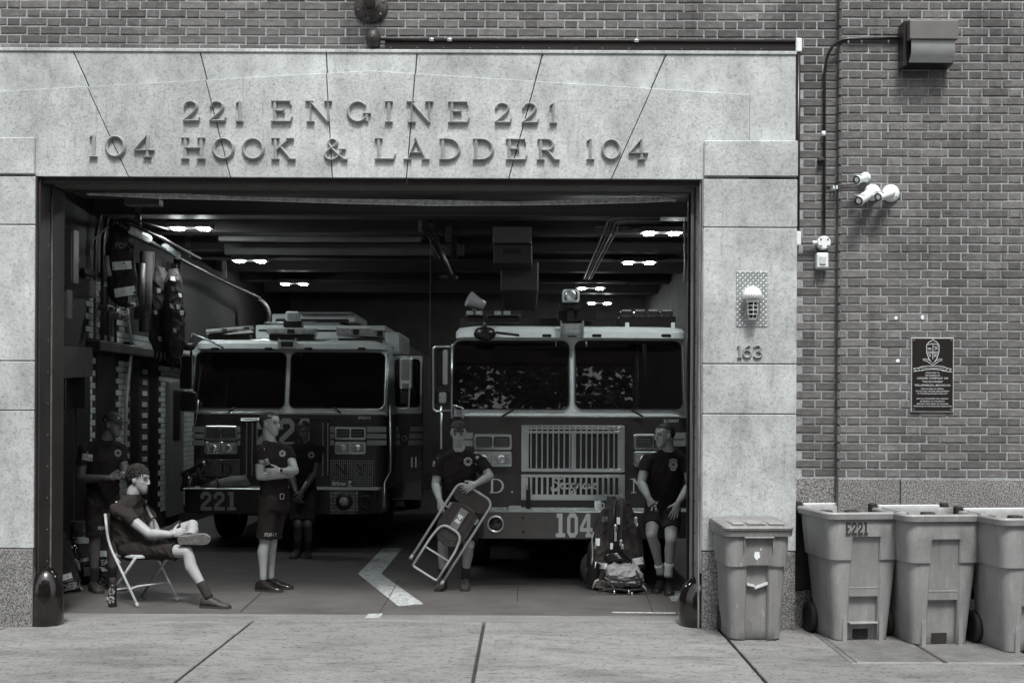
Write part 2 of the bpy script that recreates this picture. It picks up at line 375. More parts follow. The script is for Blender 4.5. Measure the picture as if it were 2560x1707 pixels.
def lay(root, x0, x1, z0, z1, y, skip, shown, phase=0.0, zphase=None):
    """every brick of one face of a wall; the 300 in clear view are objects, the others one part"""
    items = []
    per = BS + BHD + 2 * JT
    r0 = int((z1 - z0) / CH) + 1
    for r in range(r0):
        z = z1 - (r + 0.5) * CH if zphase is None else zphase + (r + 0.5) * CH
        if z - BH / 2 < z0 - 0.02 or z + BH / 2 > z1 + 0.02: continue
        x = x0 - per + phase + (per / 2 if r % 2 else 0)
        k = 0
        while x < x1:
            for L in (BS, BHD):
                a, b = x, x + L; x = b + JT
                a, b = max(a, x0), min(b, x1)
                if b - a < 0.03: continue
                if any(a < s[1] and b > s[0] and z < s[3] and z > s[2] for s in skip): continue
                items.append((a, b, z, L))
    items.sort(key=lambda t: (not shown((t[0] + t[1]) / 2, t[2]), abs((t[0] + t[1]) / 2) + abs(t[2] - H)))
    rest = MB()
    n = 0
    for a, b, z, L in items:
        k = random.randrange(4); me, mb = BM[L, k]; full = abs((b - a) - L) < 1e-4
        c = Vector(((a + b) / 2 + random.uniform(-.0015, .0015), y + random.uniform(-.0025, .0015), z + random.uniform(-.0015, .0015)))
        rot = random.uniform(-0.006, 0.006)
        if n < 300 and shown(c.x, c.z):
            o = bpy.data.objects.new('brick', me); COL.objects.link(o); o.parent = root; o.location = c - root.location
            o.rotation_euler = (0, rot, 0); o.scale = ((b - a) / L, 1, 1); n += 1
        else:
            rest.add([Vector((p.x * (b - a) / L, p.y, p.z)) + c for p in mb.v], mb.f)
    if rest.v: tag(rest.build('brickwork', M_brick, root), kind='stuff')
yA, yPier = 0.13, 0.05
ztop = 5.75
xpier = PX(2096, 600, yPier)
zst = PZ(1000, 127, 0.03)               # top of the stone lintel
xst = PX(1990, 300, 0.03)               # right end of the stone surround
zgr = PZ(2200, 1195, yPier)             # top of the granite course
bw = thing('brick_wall', 'dark brick wall above the stone lintel, stepping down beside the pillar', 'brick wall', (0, yA, 0))
inframe = lambda x, z: -4.3 < x < 4.15 and z < 5.12
MB().box(-6.5, xpier + 0.2, yA + 0.0065, yA + 0.4, zst - 0.5, ztop).box(xst - 0.4, xpier + 0.2, yA + 0.0065, yA + 0.4, zgr - 0.05, zst - 0.498).build('mortar', M_mortar, bw)
lay(bw, -6.5, xpier + 0.02, zgr, ztop, yA, [(-9, xst - 0.02, -1, zst - 0.02)], inframe, 0.07, zgr + 0.006)
bp_ = thing('brick_pier', 'dark brick pier projecting at right with cameras and a memorial plaque', 'brick wall', (3.5, yPier, 0))
MB().box(xpier + 0.02, 6.2, yPier + 0.0065, yPier + 0.4, zgr - 0.05, ztop).box(xpier + 0.005, xpier + 0.03, yPier + 0.028, yPier + 0.3, zgr - 0.05, ztop - .01).build('mortar', M_mortar, bp_)
lay(bp_, xpier, 6.2, zgr, ztop, yPier, [], inframe, 0.19, zgr + 0.006)
# bull-nosed return bricks on the pier's left edge
mb = MB()
for r in range(int((ztop - zgr) / CH)):
    z = zgr + 0.006 + (r + 0.5) * CH
    q = [Vector((xpier - 0.0005, yPier + 0.1, 0)), Vector((xpier - 0.0005, yPier + 0.03, 0))] + [Vector((xpier + 0.026 - 0.0265 * math.cos(t), yPier + 0.024 - 0.0265 * math.sin(t), 0)) for t in (0.4, 0.9, 1.4)]
    mb.loft([[p + Vector((0, 0, z - BH / 2)) for p in q], [p + Vector((0, 0, z + BH / 2)) for p in q]], False, False, True, False)
tag(mb.build('corner_brickwork', M_brick, bp_), kind='stuff')
# granite plinth of the wall and pier
def gblock(x0, x1, y, z0, z1, root, d=0.3, name='granite_block'):
    return MB().box(x0, x1, y, y + d, z0, z1, 0.004).build(name, M_granite, root)
xg = PX(2248, 1250, yPier)
gblock(xst - 0.05, xpier - 0.003, yA - 0.02, -0.05, zgr - 0.006, bw)
for a, b in ((xpier, xg - 0.004), (xg + 0.004, xg + 1.16), (xg + 1.168, 6.2)): gblock(a, b, yPier - 0.03, -0.05, zgr - 0.006, bp_)
MB().box(xst - 0.05, xpier - 0.002, yA - 0.012, yA + 0.2, zgr - 0.009, zgr + 0.004).build('ledge', M_mortar, bw)
MB().box(xpier, 6.2, yPier - 0.022, yPier + 0.2, zgr - 0.009, zgr + 0.004).build('ledge', M_mortar, bp_)

# ------------------------------------------------------------------ stone surround
st = thing('stone_surround', 'pale limestone lintel and pillars framing the garage doorway', 'stone doorway', (-1.26, 0, 0))
yb, yp_, yi = 0.045, 0.004, -0.02        # base layer, proud panel, pillars/imposts
zl = PZ(900, 443, 0.0)                   # underside of the lintel
xl, xr = PX(88, 900, 0), PX(1756, 900, 0)
xL = xl - (xst - xr)
zi = PZ(1880, 352, yi)                   # top of the impost blocks
W_ = 1.0884
joints = [((165, 113), (297, 403)), ((458, 115), (531, 405)), ((749, 118), (765, 407)), ((958, 122), (935, 407)), ((1247, 122), (1170, 407)), ((1532, 122), (1405, 409))]
jl = []
for (a, b), (c, d) in joints:
    p, q = P(a * W_, b * W_, yb), P(c * W_, d * W_, yb); jl.append((p, q))
def jx(j, z):
    p, q = jl[j]; t = (z - p.z) / (q.z - p.z); return p.x + (q.x - p.x) * t
# the stepped panel's upper edge in world space
ped = [P(-60 * W_, 211 * W_, yp_), P(0, 207 * W_, yp_), P(850 * W_, 160 * W_, yp_), P(1722 * W_, 215 * W_, yp_)]
def pedz(x):
    for a, b in zip(ped, ped[1:]):
        if x <= b.x: return a.z + (b.z - a.z) * (x - a.x) / (b.x - a.x)
    return ped[-1].z
xpr = ped[-1].x
fr0 = Fr((0, 0, 0))
MB().box(xL + 0.02, xst - 0.02, yb + 0.02, yb + 0.5, zl + 0.012, zst - 0.012).build('joint_bed', M_grout, st)
n = len(jl); g = 0.0045
for i in range(n + 1):
    le = (lambda z: xL) if i == 0 else (lambda z, i=i: jx(i - 1, z) + g)
    ri = (lambda z: xst) if i == n else (lambda z, i=i: jx(i, z) - g)
    # upper (base) layer of this voussoir
    gg = g * 0.2
    poly = [(le(zl), zl), (ri(zl), zl), (ri(zst), zst), (le(zst), zst)]
    mb = MB(); mb.prism(poly, Fr((0, yb, 0)), -0.18, 0, 0.004)
    # proud panel under the pediment line with a chamfered top
    a0, a1 = le(zl), min(ri(zl), xpr)
    def pt(fx, k):
        z = 4.2
        for _ in range(6): z = pedz(min(fx(z), xpr)) - k
        return (min(fx(z), xpr), z)
    rl, rr = (lambda z: min(ri(z), xpr - 0.0)), None
    tl, tr = pt(le, 0.0), pt(rl, 0.0)
    mids = [(p.x, p.z) for p in ped[1:-1] if tl[0] + 0.02 < p.x < tr[0] - 0.02]
    if i == n and le(zl) < xpr:
        outer = [(le(zl), zl - 0.002), (xpr, zl - 0.002), (xpr, ped[-1].z), tl]
    else:
        outer = [(le(zl), zl - 0.002), (rl(zl), zl - 0.002), tr] + mids[::-1] + [tl]
    ch = 0.013
    inner = [(x_, z_ - (ch if k >= 2 else 0)) for k, (x_, z_) in enumerate(outer)]
    F0 = Fr((0, yb, 0))
    mb.loft([[F0(a, b, -0.002) for a, b in outer], [F0(a, b, 0.003) for a, b in outer], [F0(a, b, yb - yp_) for a, b in inner]], True, True, False)
    mb.build('stone_block', M_stone, st)
MB().box(xpr + .001, xpr + .010, yb - .0008, yb + .004, zi + .002, ped[-1].z - .004).build('panel_shadow_strip', M_grout, st)  # dark strip standing in for the shadow beside the proud panel
# thin pale top fillet
MB().box(xL - 0.005, xst + 0.006, yb - 0.012, yb + 0.12, zst - 0.016, zst + 0.012, 0.004).build('top_fillet', M_stone, st)
# pillars: (top, bottom) pixel rows
def pillar(x0, x1, pc, rows, gran):
    for a, b in rows:
        z1, z0 = PZ(pc, a, yi), PZ(pc, b, yi)
        MB().box(x0, x1, yi, yi + 0.52, z0 + 0.003, z1 - 0.003, 0.006).build('stone_block', M_stone, st)
    z1 = PZ(pc, gran, yi)
    MB().box(x0 + 0.004, x1 - 0.004, yi - 0.004, yi + 0.52, -0.05, z1 - 0.004, 0.005).build('granite_base', M_granite, st)
    MB().box(x0 + 0.01, x1 - 0.01, yi + 0.012, yi + 0.5, 0, z1 + 2.5).build('joint_bed', M_grout, st)
RW = [(447, 569), (569, 910), (910, 1035), (1035, 1378)]
pillar(xr, xst + 0.004, 1880, RW, 1378)
LW = [(440, 562), (562, 902), (902, 1026), (1026, 1371)]
pillar(xL - 0.004, xl, 40, LW, 1371)
for x0, x1, a, b, pc in ((xr + 0.004, xst + 0.006, 352, 443, 1880), (xL - 0.006, xl - 0.004, 344, 437, 40)):
    MB().box(x0, x1, yi - 0.012, yi + 0.5, PZ(pc, b, yi) + 0.004, PZ(pc, a, yi), 0.008).build('impost_block', M_stone, st)
# ------------------------------------------------------------------ lettering
T_, t_ = 0.15, 0.068
def bz(pts, n=14):
    out = []
    P_ = [Vector((a, b)) for a, b in pts]; m = len(P_) - 1
    for i in range(n + 1):
        t = i / n * m; k = min(int(t), m - 1); f = t - k
        p0, p1, p2, p3 = P_[max(k - 1, 0)], P_[k], P_[k + 1], P_[min(k + 2, m)]
        q = 0.5 * ((2 * p1) + (p2 - p0) * f + (2 * p0 - 5 * p1 + 4 * p2 - p3) * f * f + (3 * p1 - p0 - 3 * p2 + p3) * f ** 3); out.append((q.x, q.y))
    return out
def oval(cx, cz, rx, rz, a0=0, a1=360, n=22): return [(cx + rx * math.cos(R(a0 + (a1 - a0) * i / n)), cz + rz * math.sin(R(a0 + (a1 - a0) * i / n))) for i in range(n + 1)]
def wv(pts, lo, hi):                   # stress: thick where the stroke runs upright
    ws = []
    for i in range(len(pts)):
        a, b = pts[max(i - 1, 0)], pts[min(i + 1, len(pts) - 1)]
        dx, dz = abs(b[0] - a[0]), abs(b[1] - a[1]); ws.append(lo + (hi - lo) * dz / (math.hypot(dx, dz) + 1e-9))
    return ws
def sf(x, z, w=0.36): return ([(x - w / 2, z), (x + w / 2, z)], t_)
def stem(x, top=1, bot=1, w=T_):
    r = [([(x, 0.02), (x, 0.98)], w)]
    if top: r.append(sf(x, 0.965))
    if bot: r.append(sf(x, 0.035))
    return r
def cv(pts, lo=t_, hi=T_): return (pts, wv(pts, lo, hi))
GL = {
 'I': (0.42, stem(.21)), '1': (0.42, stem(.23, 0) + [([(.06, .88), (.23, .97)], t_)]),
 'E': (1.0, stem(.2, 0, 0) + [([(.03, .965), (.9, .965)], t_), ([(.89, .99), (.93, .78)], t_), ([(.2, .52), (.62, .52)], t_), ([(.62, .64), (.62, .4)], t_), ([(.03, .04), (.93, .04)], t_ * 1.2), ([(.92, .03), (.99, .25)], t_)]),
 'L': (0.96, stem(.2, 1, 0) + [([(.03, .04), (.9, .04)], t_ * 1.2), ([(.89, .03), (.96, .27)], t_)]),
 'H': (1.12, stem(.2) + stem(.92) + [([(.2, .52), (.92, .52)], t_)]),
 'F': (0.86, stem(.2, 0) + [([(.03, .965), (.82, .965)], t_), ([(.81, .99), (.85, .74)], t_), ([(.2, .52), (.6, .52)], t_), ([(.6, .64), (.6, .4)], t_)]),
 'N': (1.2, [([(.2, .02), (.2, .98)], t_ * 1.2), ([(.16, .98), (1.0, .02)], T_), ([(1.0, .02), (1.0, .98)], t_ * 1.2), sf(.14, .965), sf(.2, .035), sf(1.0, .965)]),
 'G': (1.1, [cv(oval(.53, .5, .44, .45, 40, 338)), ([(.94, .06), (.94, .42)], T_), sf(.94, .42)]),
 'O': (1.08, [cv(oval(.54, .5, .44, .45))]), '0': (1.0, [cv(oval(.5, .5, .4, .45))]),
 'K': (1.08, stem(.2) + [([(.27, .45), (.84, .97)], t_), sf(.86, .965, .34), ([(.44, .58), (.9, .04)], T_), sf(.93, .035)]),
 'A': (1.12, [([(.14, .03), (.55, .97)], t_ * 1.1), ([(.5, 1.0), (.96, .03)], T_), ([(.27, .33), (.8, .33)], t_), sf(.14, .035), sf(.97, .035)]),
 'D': (1.1, stem(.2, 0, 0) + [cv([(.05, .965), (.4, .965)] + oval(.45, .5, .5, .465, 80, -80, 16) + [(.4, .035), (.05, .035)])]),
 'R': (1.02, stem(.2, 0, 1) + [cv([(.05, .965), (.4, .965)] + oval(.5, .72, .26, .245, 80, -80, 12) + [(.4, .475), (.2, .475)]), ([(.48, .48), (.86, .04)], T_), sf(.92, .035, .3)]),
 '2': (0.86, [cv(bz([(.1, .74), (.2, .92), (.42, .975), (.64, .88), (.68, .7), (.54, .48), (.28, .24), (.06, .06)], 20)), ([(.05, .055), (.8, .055)], .11), ([(.78, .03), (.83, .22)], t_)]),
 '4': (0.98, [([(.62, .98), (.06, .34)], t_), ([(.04, .335), (.95, .335)], t_), ([(.64, .02), (.64, .99)], T_), sf(.64, .035)]),
 '6': (0.86, [cv(oval(.42, .32, .3, .28)), cv(bz([(.13, .36), (.2, .68), (.42, .92), (.68, .96)], 12))]),
 '3': (0.84, [cv(bz([(.1, .84), (.25, .95), (.5, .95), (.62, .78), (.52, .6), (.3, .53)], 16)), cv(bz([(.3, .53), (.58, .48), (.7, .28), (.56, .07), (.28, .04), (.08, .16)], 16))]),
 '&': (1.12, [cv(bz([(1.0, .04), (.66, .3), (.3, .7), (.32, .9), (.46, .96), (.62, .88), (.6, .7), (.3, .5), (.12, .28), (.2, .08), (.45, .03), (.68, .16), (.88, .48)], 40)), sf(.9, .5, .3), sf(1.0, .035, .26)]),
 'Y': (1.08, [([(.12, .97), (.54, .48)], T_), ([(.96, .97), (.54, .48)], t_), ([(.54, .02), (.54, .5)], T_), sf(.12, .965), sf(.96, .965), sf(.54, .035)]),
 '.': (0.3, [(oval(.15, .09, .035, .035), .08)]), ' ': (0.5, []),
 'S': (0.8, [cv(bz([(.68, .8), (.5, .95), (.22, .9), (.16, .72), (.36, .55), (.62, .42), (.68, .2), (.48, .04), (.2, .06), (.1, .22)], 22))]),
}
def stroke(mb, pts, w, fr, h0, h1, x0, z0, s, ridge):
    n = len(pts); ws = w if isinstance(w, (list, tuple)) else [w] * n
    cl = n > 4 and math.hypot(pts[0][0] - pts[-1][0], pts[0][1] - pts[-1][1]) < 1e-4
    rings = []
    for i in range(n):
        if cl: a, b = pts[i - 1 if i > 0 else n - 2], pts[i + 1 if i < n - 1 else 1]
        else: a, b = pts[max(i - 1, 0)], pts[min(i + 1, n - 1)]
        d = Vector((b[0] - a[0], b[1] - a[1])).normalized(); nn = Vector((-d.y, d.x)); p = Vector(pts[i]); k = ws[i] / 2
        q = lambda o, h: fr(x0 + (p.x + nn.x * o) * s, z0 + (p.y + nn.y * o) * s, h)
        if ridge: rings.append([q(-k, h0), q(-k, h0 + (h1 - h0) * .55), q(0, h1), q(k, h0 + (h1 - h0) * .55), q(k, h0)])
        else: rings.append([q(-k, h0), q(-k, h1), q(k, h1), q(k, h0)])
    mb.loft(rings, not cl, not cl, False)
def glyph(mb, ch, fr, x0, z0, s, h0, h1, ridge=True, bold=1.0):
    for k, (pts, w) in enumerate(GL[ch][1]):
        ww = [a * bold for a in w] if isinstance(w, (list, tuple)) else w * bold
        stroke(mb, pts, ww, fr, h0, h1 + k * 0.0004, x0, z0, s, ridge)
def words_at(root, text_runs, y, name='letter', m=None, h=0.03, ridge=True, bold=1.0, x_is_px=True, parts=True):
    """text_runs: (string, px left, px right, py top, py bottom)"""
    mbs = MB()
    for txt, a, b, tp, bt in text_runs:
        A, B = P(a, bt, y), P(b, bt, y); zt = PZ((a + b) / 2, tp, y); z0 = PZ((a + b) / 2, bt, y); s = zt - z0
        wid = sum(GL[c][0] for c in txt) * s; gap = ((B.x - A.x) - wid) / max(1, len(txt) - 1) if len(txt) > 1 else 0
        x = A.x
        for c in txt:
            mb = MB() if parts else mbs
            glyph(mb, c, Fr((0, y, 0)), x, z0, s, -0.001, h, ridge, bold); x += GL[c][0] * s + gap
            if parts and mb.v: mb.build(name, m, root)
    if not parts: return mbs.build(name, m, root)
w = W_
t1 = thing('raised_sign', 'raised metal lettering 221 ENGINE 221 on the upper line of the lintel', 'sign', P(920, 300, yp_))
words_at(t1, [('221', 420 * w, 560 * w, 234 * w, 281 * w), ('ENGINE', 622 * w, 1078 * w, 233 * w, 283 * w), ('221', 1135 * w, 1280 * w, 238 * w, 285 * w)], yp_, 'letter', M_letter, 0.032)
t2 = thing('raised_sign', 'raised metal lettering 104 HOOK & LADDER 104 on the lower line of the lintel', 'sign', P(920, 390, yp_))
words_at(t2, [('104', 204 * w, 357 * w, 312 * w, 363 * w), ('HOOK', 416 * w, 678 * w, 317 * w, 368 * w), ('&', 742 * w, 790 * w, 319 * w, 369 * w), ('LADDER', 860 * w, 1283 * w, 319 * w, 369 * w), ('104', 1345 * w, 1490 * w, 320 * w, 369 * w)], yp_, 'letter', M_letter, 0.032)
t3 = thing('house_number', 'raised metal house number 163 on the right stone pillar', 'house number', P(1875, 880, yi))
words_at(t3, [('163', 1841, 1908, 863, 895)], yi, 'numeral', M_letter, 0.02)
# ------------------------------------------------------------------ fixtures on the facade
fA, fP, fS = front(yA), front(yPier), front(yi)
def pz(px, py, y): p = P(px, py, y); return p.x, p.z
# flashing and conduit along the top of the lintel
fl = thing('lintel_flashing', 'black metal flashing strip with a thin pipe along the top of the lintel', 'flashing', P(1480, 115, 0.1))
x0, x1 = PX(962, 112, .1), PX(1990, 112, .1); z0, z1 = zst + 0.014, PZ(1450, 104, .1)
MB().box(x0, x1, 0.095, 0.15, z0, z1, 0.003).build('strip', M_black, fl)
MB().cyl((PX(950, 103, .09), .085, z1 + 0.004), (x1, .085, z1 + 0.006), 0.011).build('pipe', M_steel, fl)
mb = MB()
for px in (1073, 1118, 1585): mb.cyl((PX(px, 103, .085), .085, z1 + 0.004), (PX(px + 12, 103, .085), .085, z1 + 0.004), 0.015)
mb.build('pipe_coupling', M_alum, fl)
mb = MB()
for k in range(15): x = x0 + 0.05 + k * 0.216; mb.cyl((x, .094, z0 + 0.03), (x, .088, z0 + 0.03), 0.006, n=6)
mb.build('fixing_screw', M_worn, fl)
dp = thing('drain_pipe', 'dark vertical pipe with pale end caps against the right edge of the stone surround', 'pipe', P(1996, 590, .1))
xp = xst + 0.03
MB().cyl((xp, .085, PZ(1996, 592, .085)), (xp, .085, PZ(1996, 118, .085)), 0.016).build('pipe', M_black, dp)
for a, b in ((95, 130), (578, 614)):
    MB().prism(rrect(xp - .024, xp + .024, PZ(1996, b, .06), PZ(1996, a, .06), 0.012), Fr((0, .06, 0)), -.06, 0.0, 0.008).build('end_cap', M_white, dp)
# alarm dome and flange above the doorway
bl = thing('alarm_bell', 'small round dark alarm bell hanging above the stone lintel', 'alarm bell', P(933, 97, .08))
c = P(933, 97, 0.06)
MB().ell(c, 0.064, 0.07, 0.078, nu=20, nv=14).build('dome', M_steel, bl)
MB().cyl(c + Vector((0, -.072, 0)), c + Vector((0, -.06, 0)), .008).build('boss', M_worn, bl)
MB().box(c.x - .05, c.x + .05, .07, .13, c.z - .05, c.z + .05, .01).build('back_plate', M_steel, bl)
lf = thing('gooseneck_lamp_base', 'rusty round wall flange and pipe at the top edge, above the alarm bell', 'lamp bracket', P(928, 20, .1))
c = P(928, 18, yA)
MB().lathe(c, (0, -1, 0), [(.135, 0), (.14, .012), (.13, .03), (.085, .05), (.062, .075), (.06, .09)], 28).build('flange', mat('rusty_flange', .05, .55, var=.9, scale=28, bump=.5, bscale=40), lf)
MB().tube(rounded_path([c + Vector((0, -.06, 0)), c + Vector((0, -.16, .02)), c + Vector((0, -.2, .6)), c + Vector((0, -.8, .9))], .2), .048, 14).build('gooseneck_pipe', mat('rusty_pipe', .055, .5, var=.7, scale=20), lf)
mb = MB()
for k in range(6):
    a = R(60 * k + 20); q = c + Vector((.108 * math.cos(a), -.034, .108 * math.sin(a))); mb.cyl(q, q + Vector((0, -.014, 0)), .011, n=6)
mb.build('bolt', M_worn, lf)
# wall pack light
wp = thing('wall_light', 'large dark box floodlight with ribbed lens on the brick pier', 'wall light', P(2324, 110, yPier))
yw = -0.17
x0, x1 = PX(2262, 100, -.1), PX(2388, 100, -.1); zt, zm, zb = PZ(2324, 47, yw), PZ(2324, 97, yw), PZ(2324, 158, -.08)
fx = Fr((0, 0, 0))
prof = [(0.05, zt), (yw + .015, zt - .004), (yw, zt - .02), (yw - .004, zm), (0.05, zm - .004)]
mb = MB(); mb.loft([[Vector((x, a, b)) for a, b in prof] for x in (x0 + .02, x1)], True, True, False); mb.build('hood', mat('grey_enamel', .11, .45, var=.12, bump=.05), wp)
mb = MB(); mb.loft([[Vector((x, a, b)) for a, b in [(.05, zm), (-.1, zm), (-.085, zb - .005), (.05, zb - .02)]] for x in (x0 + .008, x1 - .012)], True, True, False); mb.build('housing', M_black, wp)
MB().box(x0 - .008, x0 + .019, -.1, .05, zb - .03, zt + .006, .006).build('side_plate', M_black, wp)
mb = MB()
nr = 26; xs_ = [x0 + .035 + (x1 - x0 - .055) * i / (2 * nr) for i in range(2 * nr + 1)]
top = [Vector((x, yw + .012 + (.006 if i % 2 else 0), zm - .004)) for i, x in enumerate(xs_)]; mid = [Vector((x, -.15 + (.006 if i % 2 else 0), zb + .055)) for i, x in enumerate(xs_)]; bot = [Vector((x, -.09, zb)) for x in xs_]
mb.loft([top, mid, bot], False, False, True, False); mb.build('ribbed_lens', mat('prismatic_lens', .42, .22, var=.12, spec=.6), wp)
mb = MB()
for px in (2285, 2330): x = PX(px, 42, -.05); mb.box(x, x + .05, -.1, -.04, zt + .004, zt + .018, .003)
mb.build('hinge', M_black, wp)
# conduit from the wall pack to the round box
cd = thing('electrical_conduit', 'black conduit bending from the wall light down to a round junction box', 'conduit', P(2060, 380, .05))
yc = 0.03
q = [P(2262, 96, yc), P(2124, 98, yc), P(2086, 116, yc), P(2066, 150, yc), P(2061, 190, yc + .07), P(2060, 592, yc + .07)]
pts = [q[0], q[1]] + [q[1].lerp(q[4], 0) * (1 - t) ** 2 + P(2064, 97, yc + .03) * 2 * t * (1 - t) + q[4] * t * t for t in (.15, .3, .45, .6, .75, .9)] + [q[4], q[5]]
MB().tube(pts, .0125, 10).build('pipe', M_black, cd)
for py in (335,): p = P(2059, py, yc + .07); MB().cyl(p + Vector((0, 0, -.02)), p + Vector((0, 0, .02)), .017).build('coupling', M_white, cd)
p = P(2055, 398, yc + .06); MB().box(p.x - .03, p.x + .02, p.y - .01, yA, p.z - .012, p.z + .012, .004).cyl(p + Vector((-.02, -.02, -.005)), p + Vector((-.02, 0.06, -.005)), .013).build('clamp', M_steel, cd)
jb = thing('junction_box', 'round white junction box with cross screws at the foot of the conduit', 'junction box', P(2060, 607, yA))
c = P(2060, 607, .06)
MB().lathe(c + Vector((0, .07, 0)), (0, -1, 0), [(.052, 0), (.055, .05), (.055, .075), (.045, .085)], 24).build('body', M_white, jb)
mb = MB()
for a in (45, 135, 225, 315): mb.box(c.x + .04 * math.cos(R(a)) - .006, c.x + .04 * math.cos(R(a)) + .006, c.y - .022, c.y - .01, c.z + .04 * math.sin(R(a)) - .006, c.z + .04 * math.sin(R(a)) + .006, .002)
mb.build('screw', M_black, jb)
p0, p1 = P(2041, 607, .08), P(2000, 607, .08); MB().cyl(p0, p1, .012).build('pipe_stub', M_worn, jb)
MB().cyl(p0, p0.lerp(p1, .25), .017).build('coupling', M_white, jb)
sn = thing('motion_sensor', 'small white rectangular sensor under the round junction box', 'sensor', P(2056, 650, yA))
MB().prism(rrect(*[PX(2042, 650, .06), PX(2071, 650, .06)], PZ(2056, 671, .06), PZ(2056, 632, .06), .012), Fr((0, .06, 0)), -.07, .012, .012).build('body', M_white, sn)
MB().prism(rrect(PX(2049, 650, .045), PX(2065, 650, .045), PZ(2056, 662, .045), PZ(2056, 640, .045), .008), Fr((0, .046, 0)), -.02, .008, .006).build('window', mat('grey_window', .5, .3), sn)
# cameras
def camera_unit(label, mpx, mpy, mr, lpx, lpy, ld, rad):
    t = thing('security_camera', label, 'camera', P(mpx, mpy, yPier), 'security cameras on the brick pier')
    c = P(mpx, mpy, yPier); r = mr * (D + yPier) / F
    MB().lathe(c, (0, -1, 0), [(r, 0), (r, .012), (r * .9, .024), (r * .5, .034)], 26).build('mount', M_white, t)
    mb = MB()
    for k in range(3): a = R(120 * k + 80); q = c + Vector((r * .68 * math.cos(a), -.024, r * .68 * math.sin(a))); mb.cyl(q, q + Vector((0, -.006, 0)), .006, n=8)
    mb.build('screw', M_steel, t)
    l = P(lpx, lpy, yPier - ld); b = c + Vector((0, -.045, 0)); d = (l - b).normalized()
    MB().cyl(c + Vector((0, -.03, 0)), b, r * .35, r * .3).ell(b, r * .4).build('joint', M_white, t)
    s = b + d * (rad * .3)
    MB().lathe(s, d, [(rad * .75, 0), (rad * .98, .012), (rad, .03), (rad, (l - s).length), (rad * .95, (l - s).length + .004)], 22).build('barrel', M_white, t)
    MB().lathe(l + d * .002, d, [(rad * .9, 0), (rad * .9, .006), (rad * .55, .002), (rad * .5, -.004)], 22).build('lens_face', M_black, t)
    u, v = perp(d)
    MB().box(-rad * 1.06, rad * 1.06, -.02, .02, 0, .004, .002, M=Matrix.Translation(l - d * .01 + Vector((0, 0, rad))) ).build('sun_hood', M_white, t)
    return t
camera_unit('small white bullet camera, uppermost of the three on the pier', 2163, 444, 13, 2142, 449, .15, .034)
camera_unit('white bullet camera with its round mount partly behind its neighbour, lower left', 2180, 482, 21, 2147, 502, .2, .04)
camera_unit('white bullet camera with a full round mount, rightmost of the three', 2226, 484, 22, 2196, 493, .17, .036)
cw = thing('camera_cable', 'short black cable with clips running to the uppermost camera', 'cable', P(2100, 468, yPier))
MB().tube([P(2066, 467, yA - .01), P(2085, 468, yA - .01), P(2094, 466, yPier - .012), P(2110, 463, yPier - .012), P(2140, 459, yPier - .02), P(2160, 450, yPier - .02)], .005, 6).build('wire', M_black, cw)
mb = MB()
for px in (2084, 2092): p = P(px, 468, yPier - .01); mb.box(p.x - .006, p.x + .006, p.y - .01, yA, p.z - .018, p.z + .012, .003)
mb.build('clip', M_white, cw)
mb = MB()
for px, py, r in ((2240, 795, .017), (2306, 794, .018), (2244, 902, .018)):
    c = P(px, py, yPier); pts = [(c.x + r * random.uniform(.7, 1.1) * math.cos(a * .52), c.z + r * random.uniform(.7, 1.1) * math.sin(a * .52)) for a in range(12)]
    m1 = MB(); m1.prism(pts, fP, -.004, .005, .002); t = m1.build('filler_patch', M_white, bp_)
# caged lamp on a diamond plate
cl = thing('caged_lamp', 'white domed lamp with a wire cage on a diamond plate backing, on the right pillar', 'wall lamp', P(1880, 748, yi))
x0, x1, z0, z1 = PX(1840, 748, yi), PX(1918, 748, yi), PZ(1880, 817, yi), PZ(1880, 678, yi)
mb = MB(); mb.box(x0, x1, yi - .006, yi + .002, z0, z1, .002); lugs(mb, Fr((x0, yi - .006, z0), (1, 0, 0), (0, 0, 1), (0, -1, 0)), x1 - x0, z1 - z0, .0205, .021, .007, .003); mb.build('plate', M_plate, cl)
c = P(1881, 738, yi - .07)
MB().lathe(c + Vector((0, 0, -.028)), (0, 0, 1), [(.07, 0), (.078, .01), (.078, .035), (.07, .05), (.058, .075), (.035, .094), (.012, .1)], 30).build('dome', M_white, cl)
mb = MB()
for k in range(24): a = R(15 * k); q = c + Vector((.079 * math.cos(a), .079 * math.sin(a), -.02)); mb.box(-.004, .004, -.004, .004, -.014, .02, .001, M=Matrix.Translation(q))
mb.build('dome_rib', mat('grey_rib', .35, .5), cl)
MB().lathe(c + Vector((0, 0, -.06)), (0, 0, 1), [(.048, 0), (.052, .01), (.052, .03)], 24).build('collar', M_white, cl)
MB().lathe(c + Vector((0, 0, -.19)), (0, 0, 1), [(.018, 0), (.034, .012), (.037, .03), (.037, .13)], 18).build('globe', mat('dark_glass', .01, .08, var=0), cl)
mb = MB()
for h, r in ((-.085, .046), (-.12, .045), (-.155, .042), (-.19, .03)): mb.tube([c + Vector((r * math.cos(R(30 * k)), r * math.sin(R(30 * k)), h)) for k in range(12)], .0028, 6, closed=True)
for k in range(6): a = R(60 * k + 30); mb.tube([c + Vector((rr * math.cos(a), rr * math.sin(a), h)) for rr, h in ((.047, -.06), (.046, -.09), (.044, -.14), (.031, -.19), (.012, -.2))], .0028, 6)
mb.build('wire_cage', M_white, cl)
MB().cyl(c + Vector((0, .03, .0)), c + Vector((0, .075, 0)), .04).build('arm', M_white, cl)
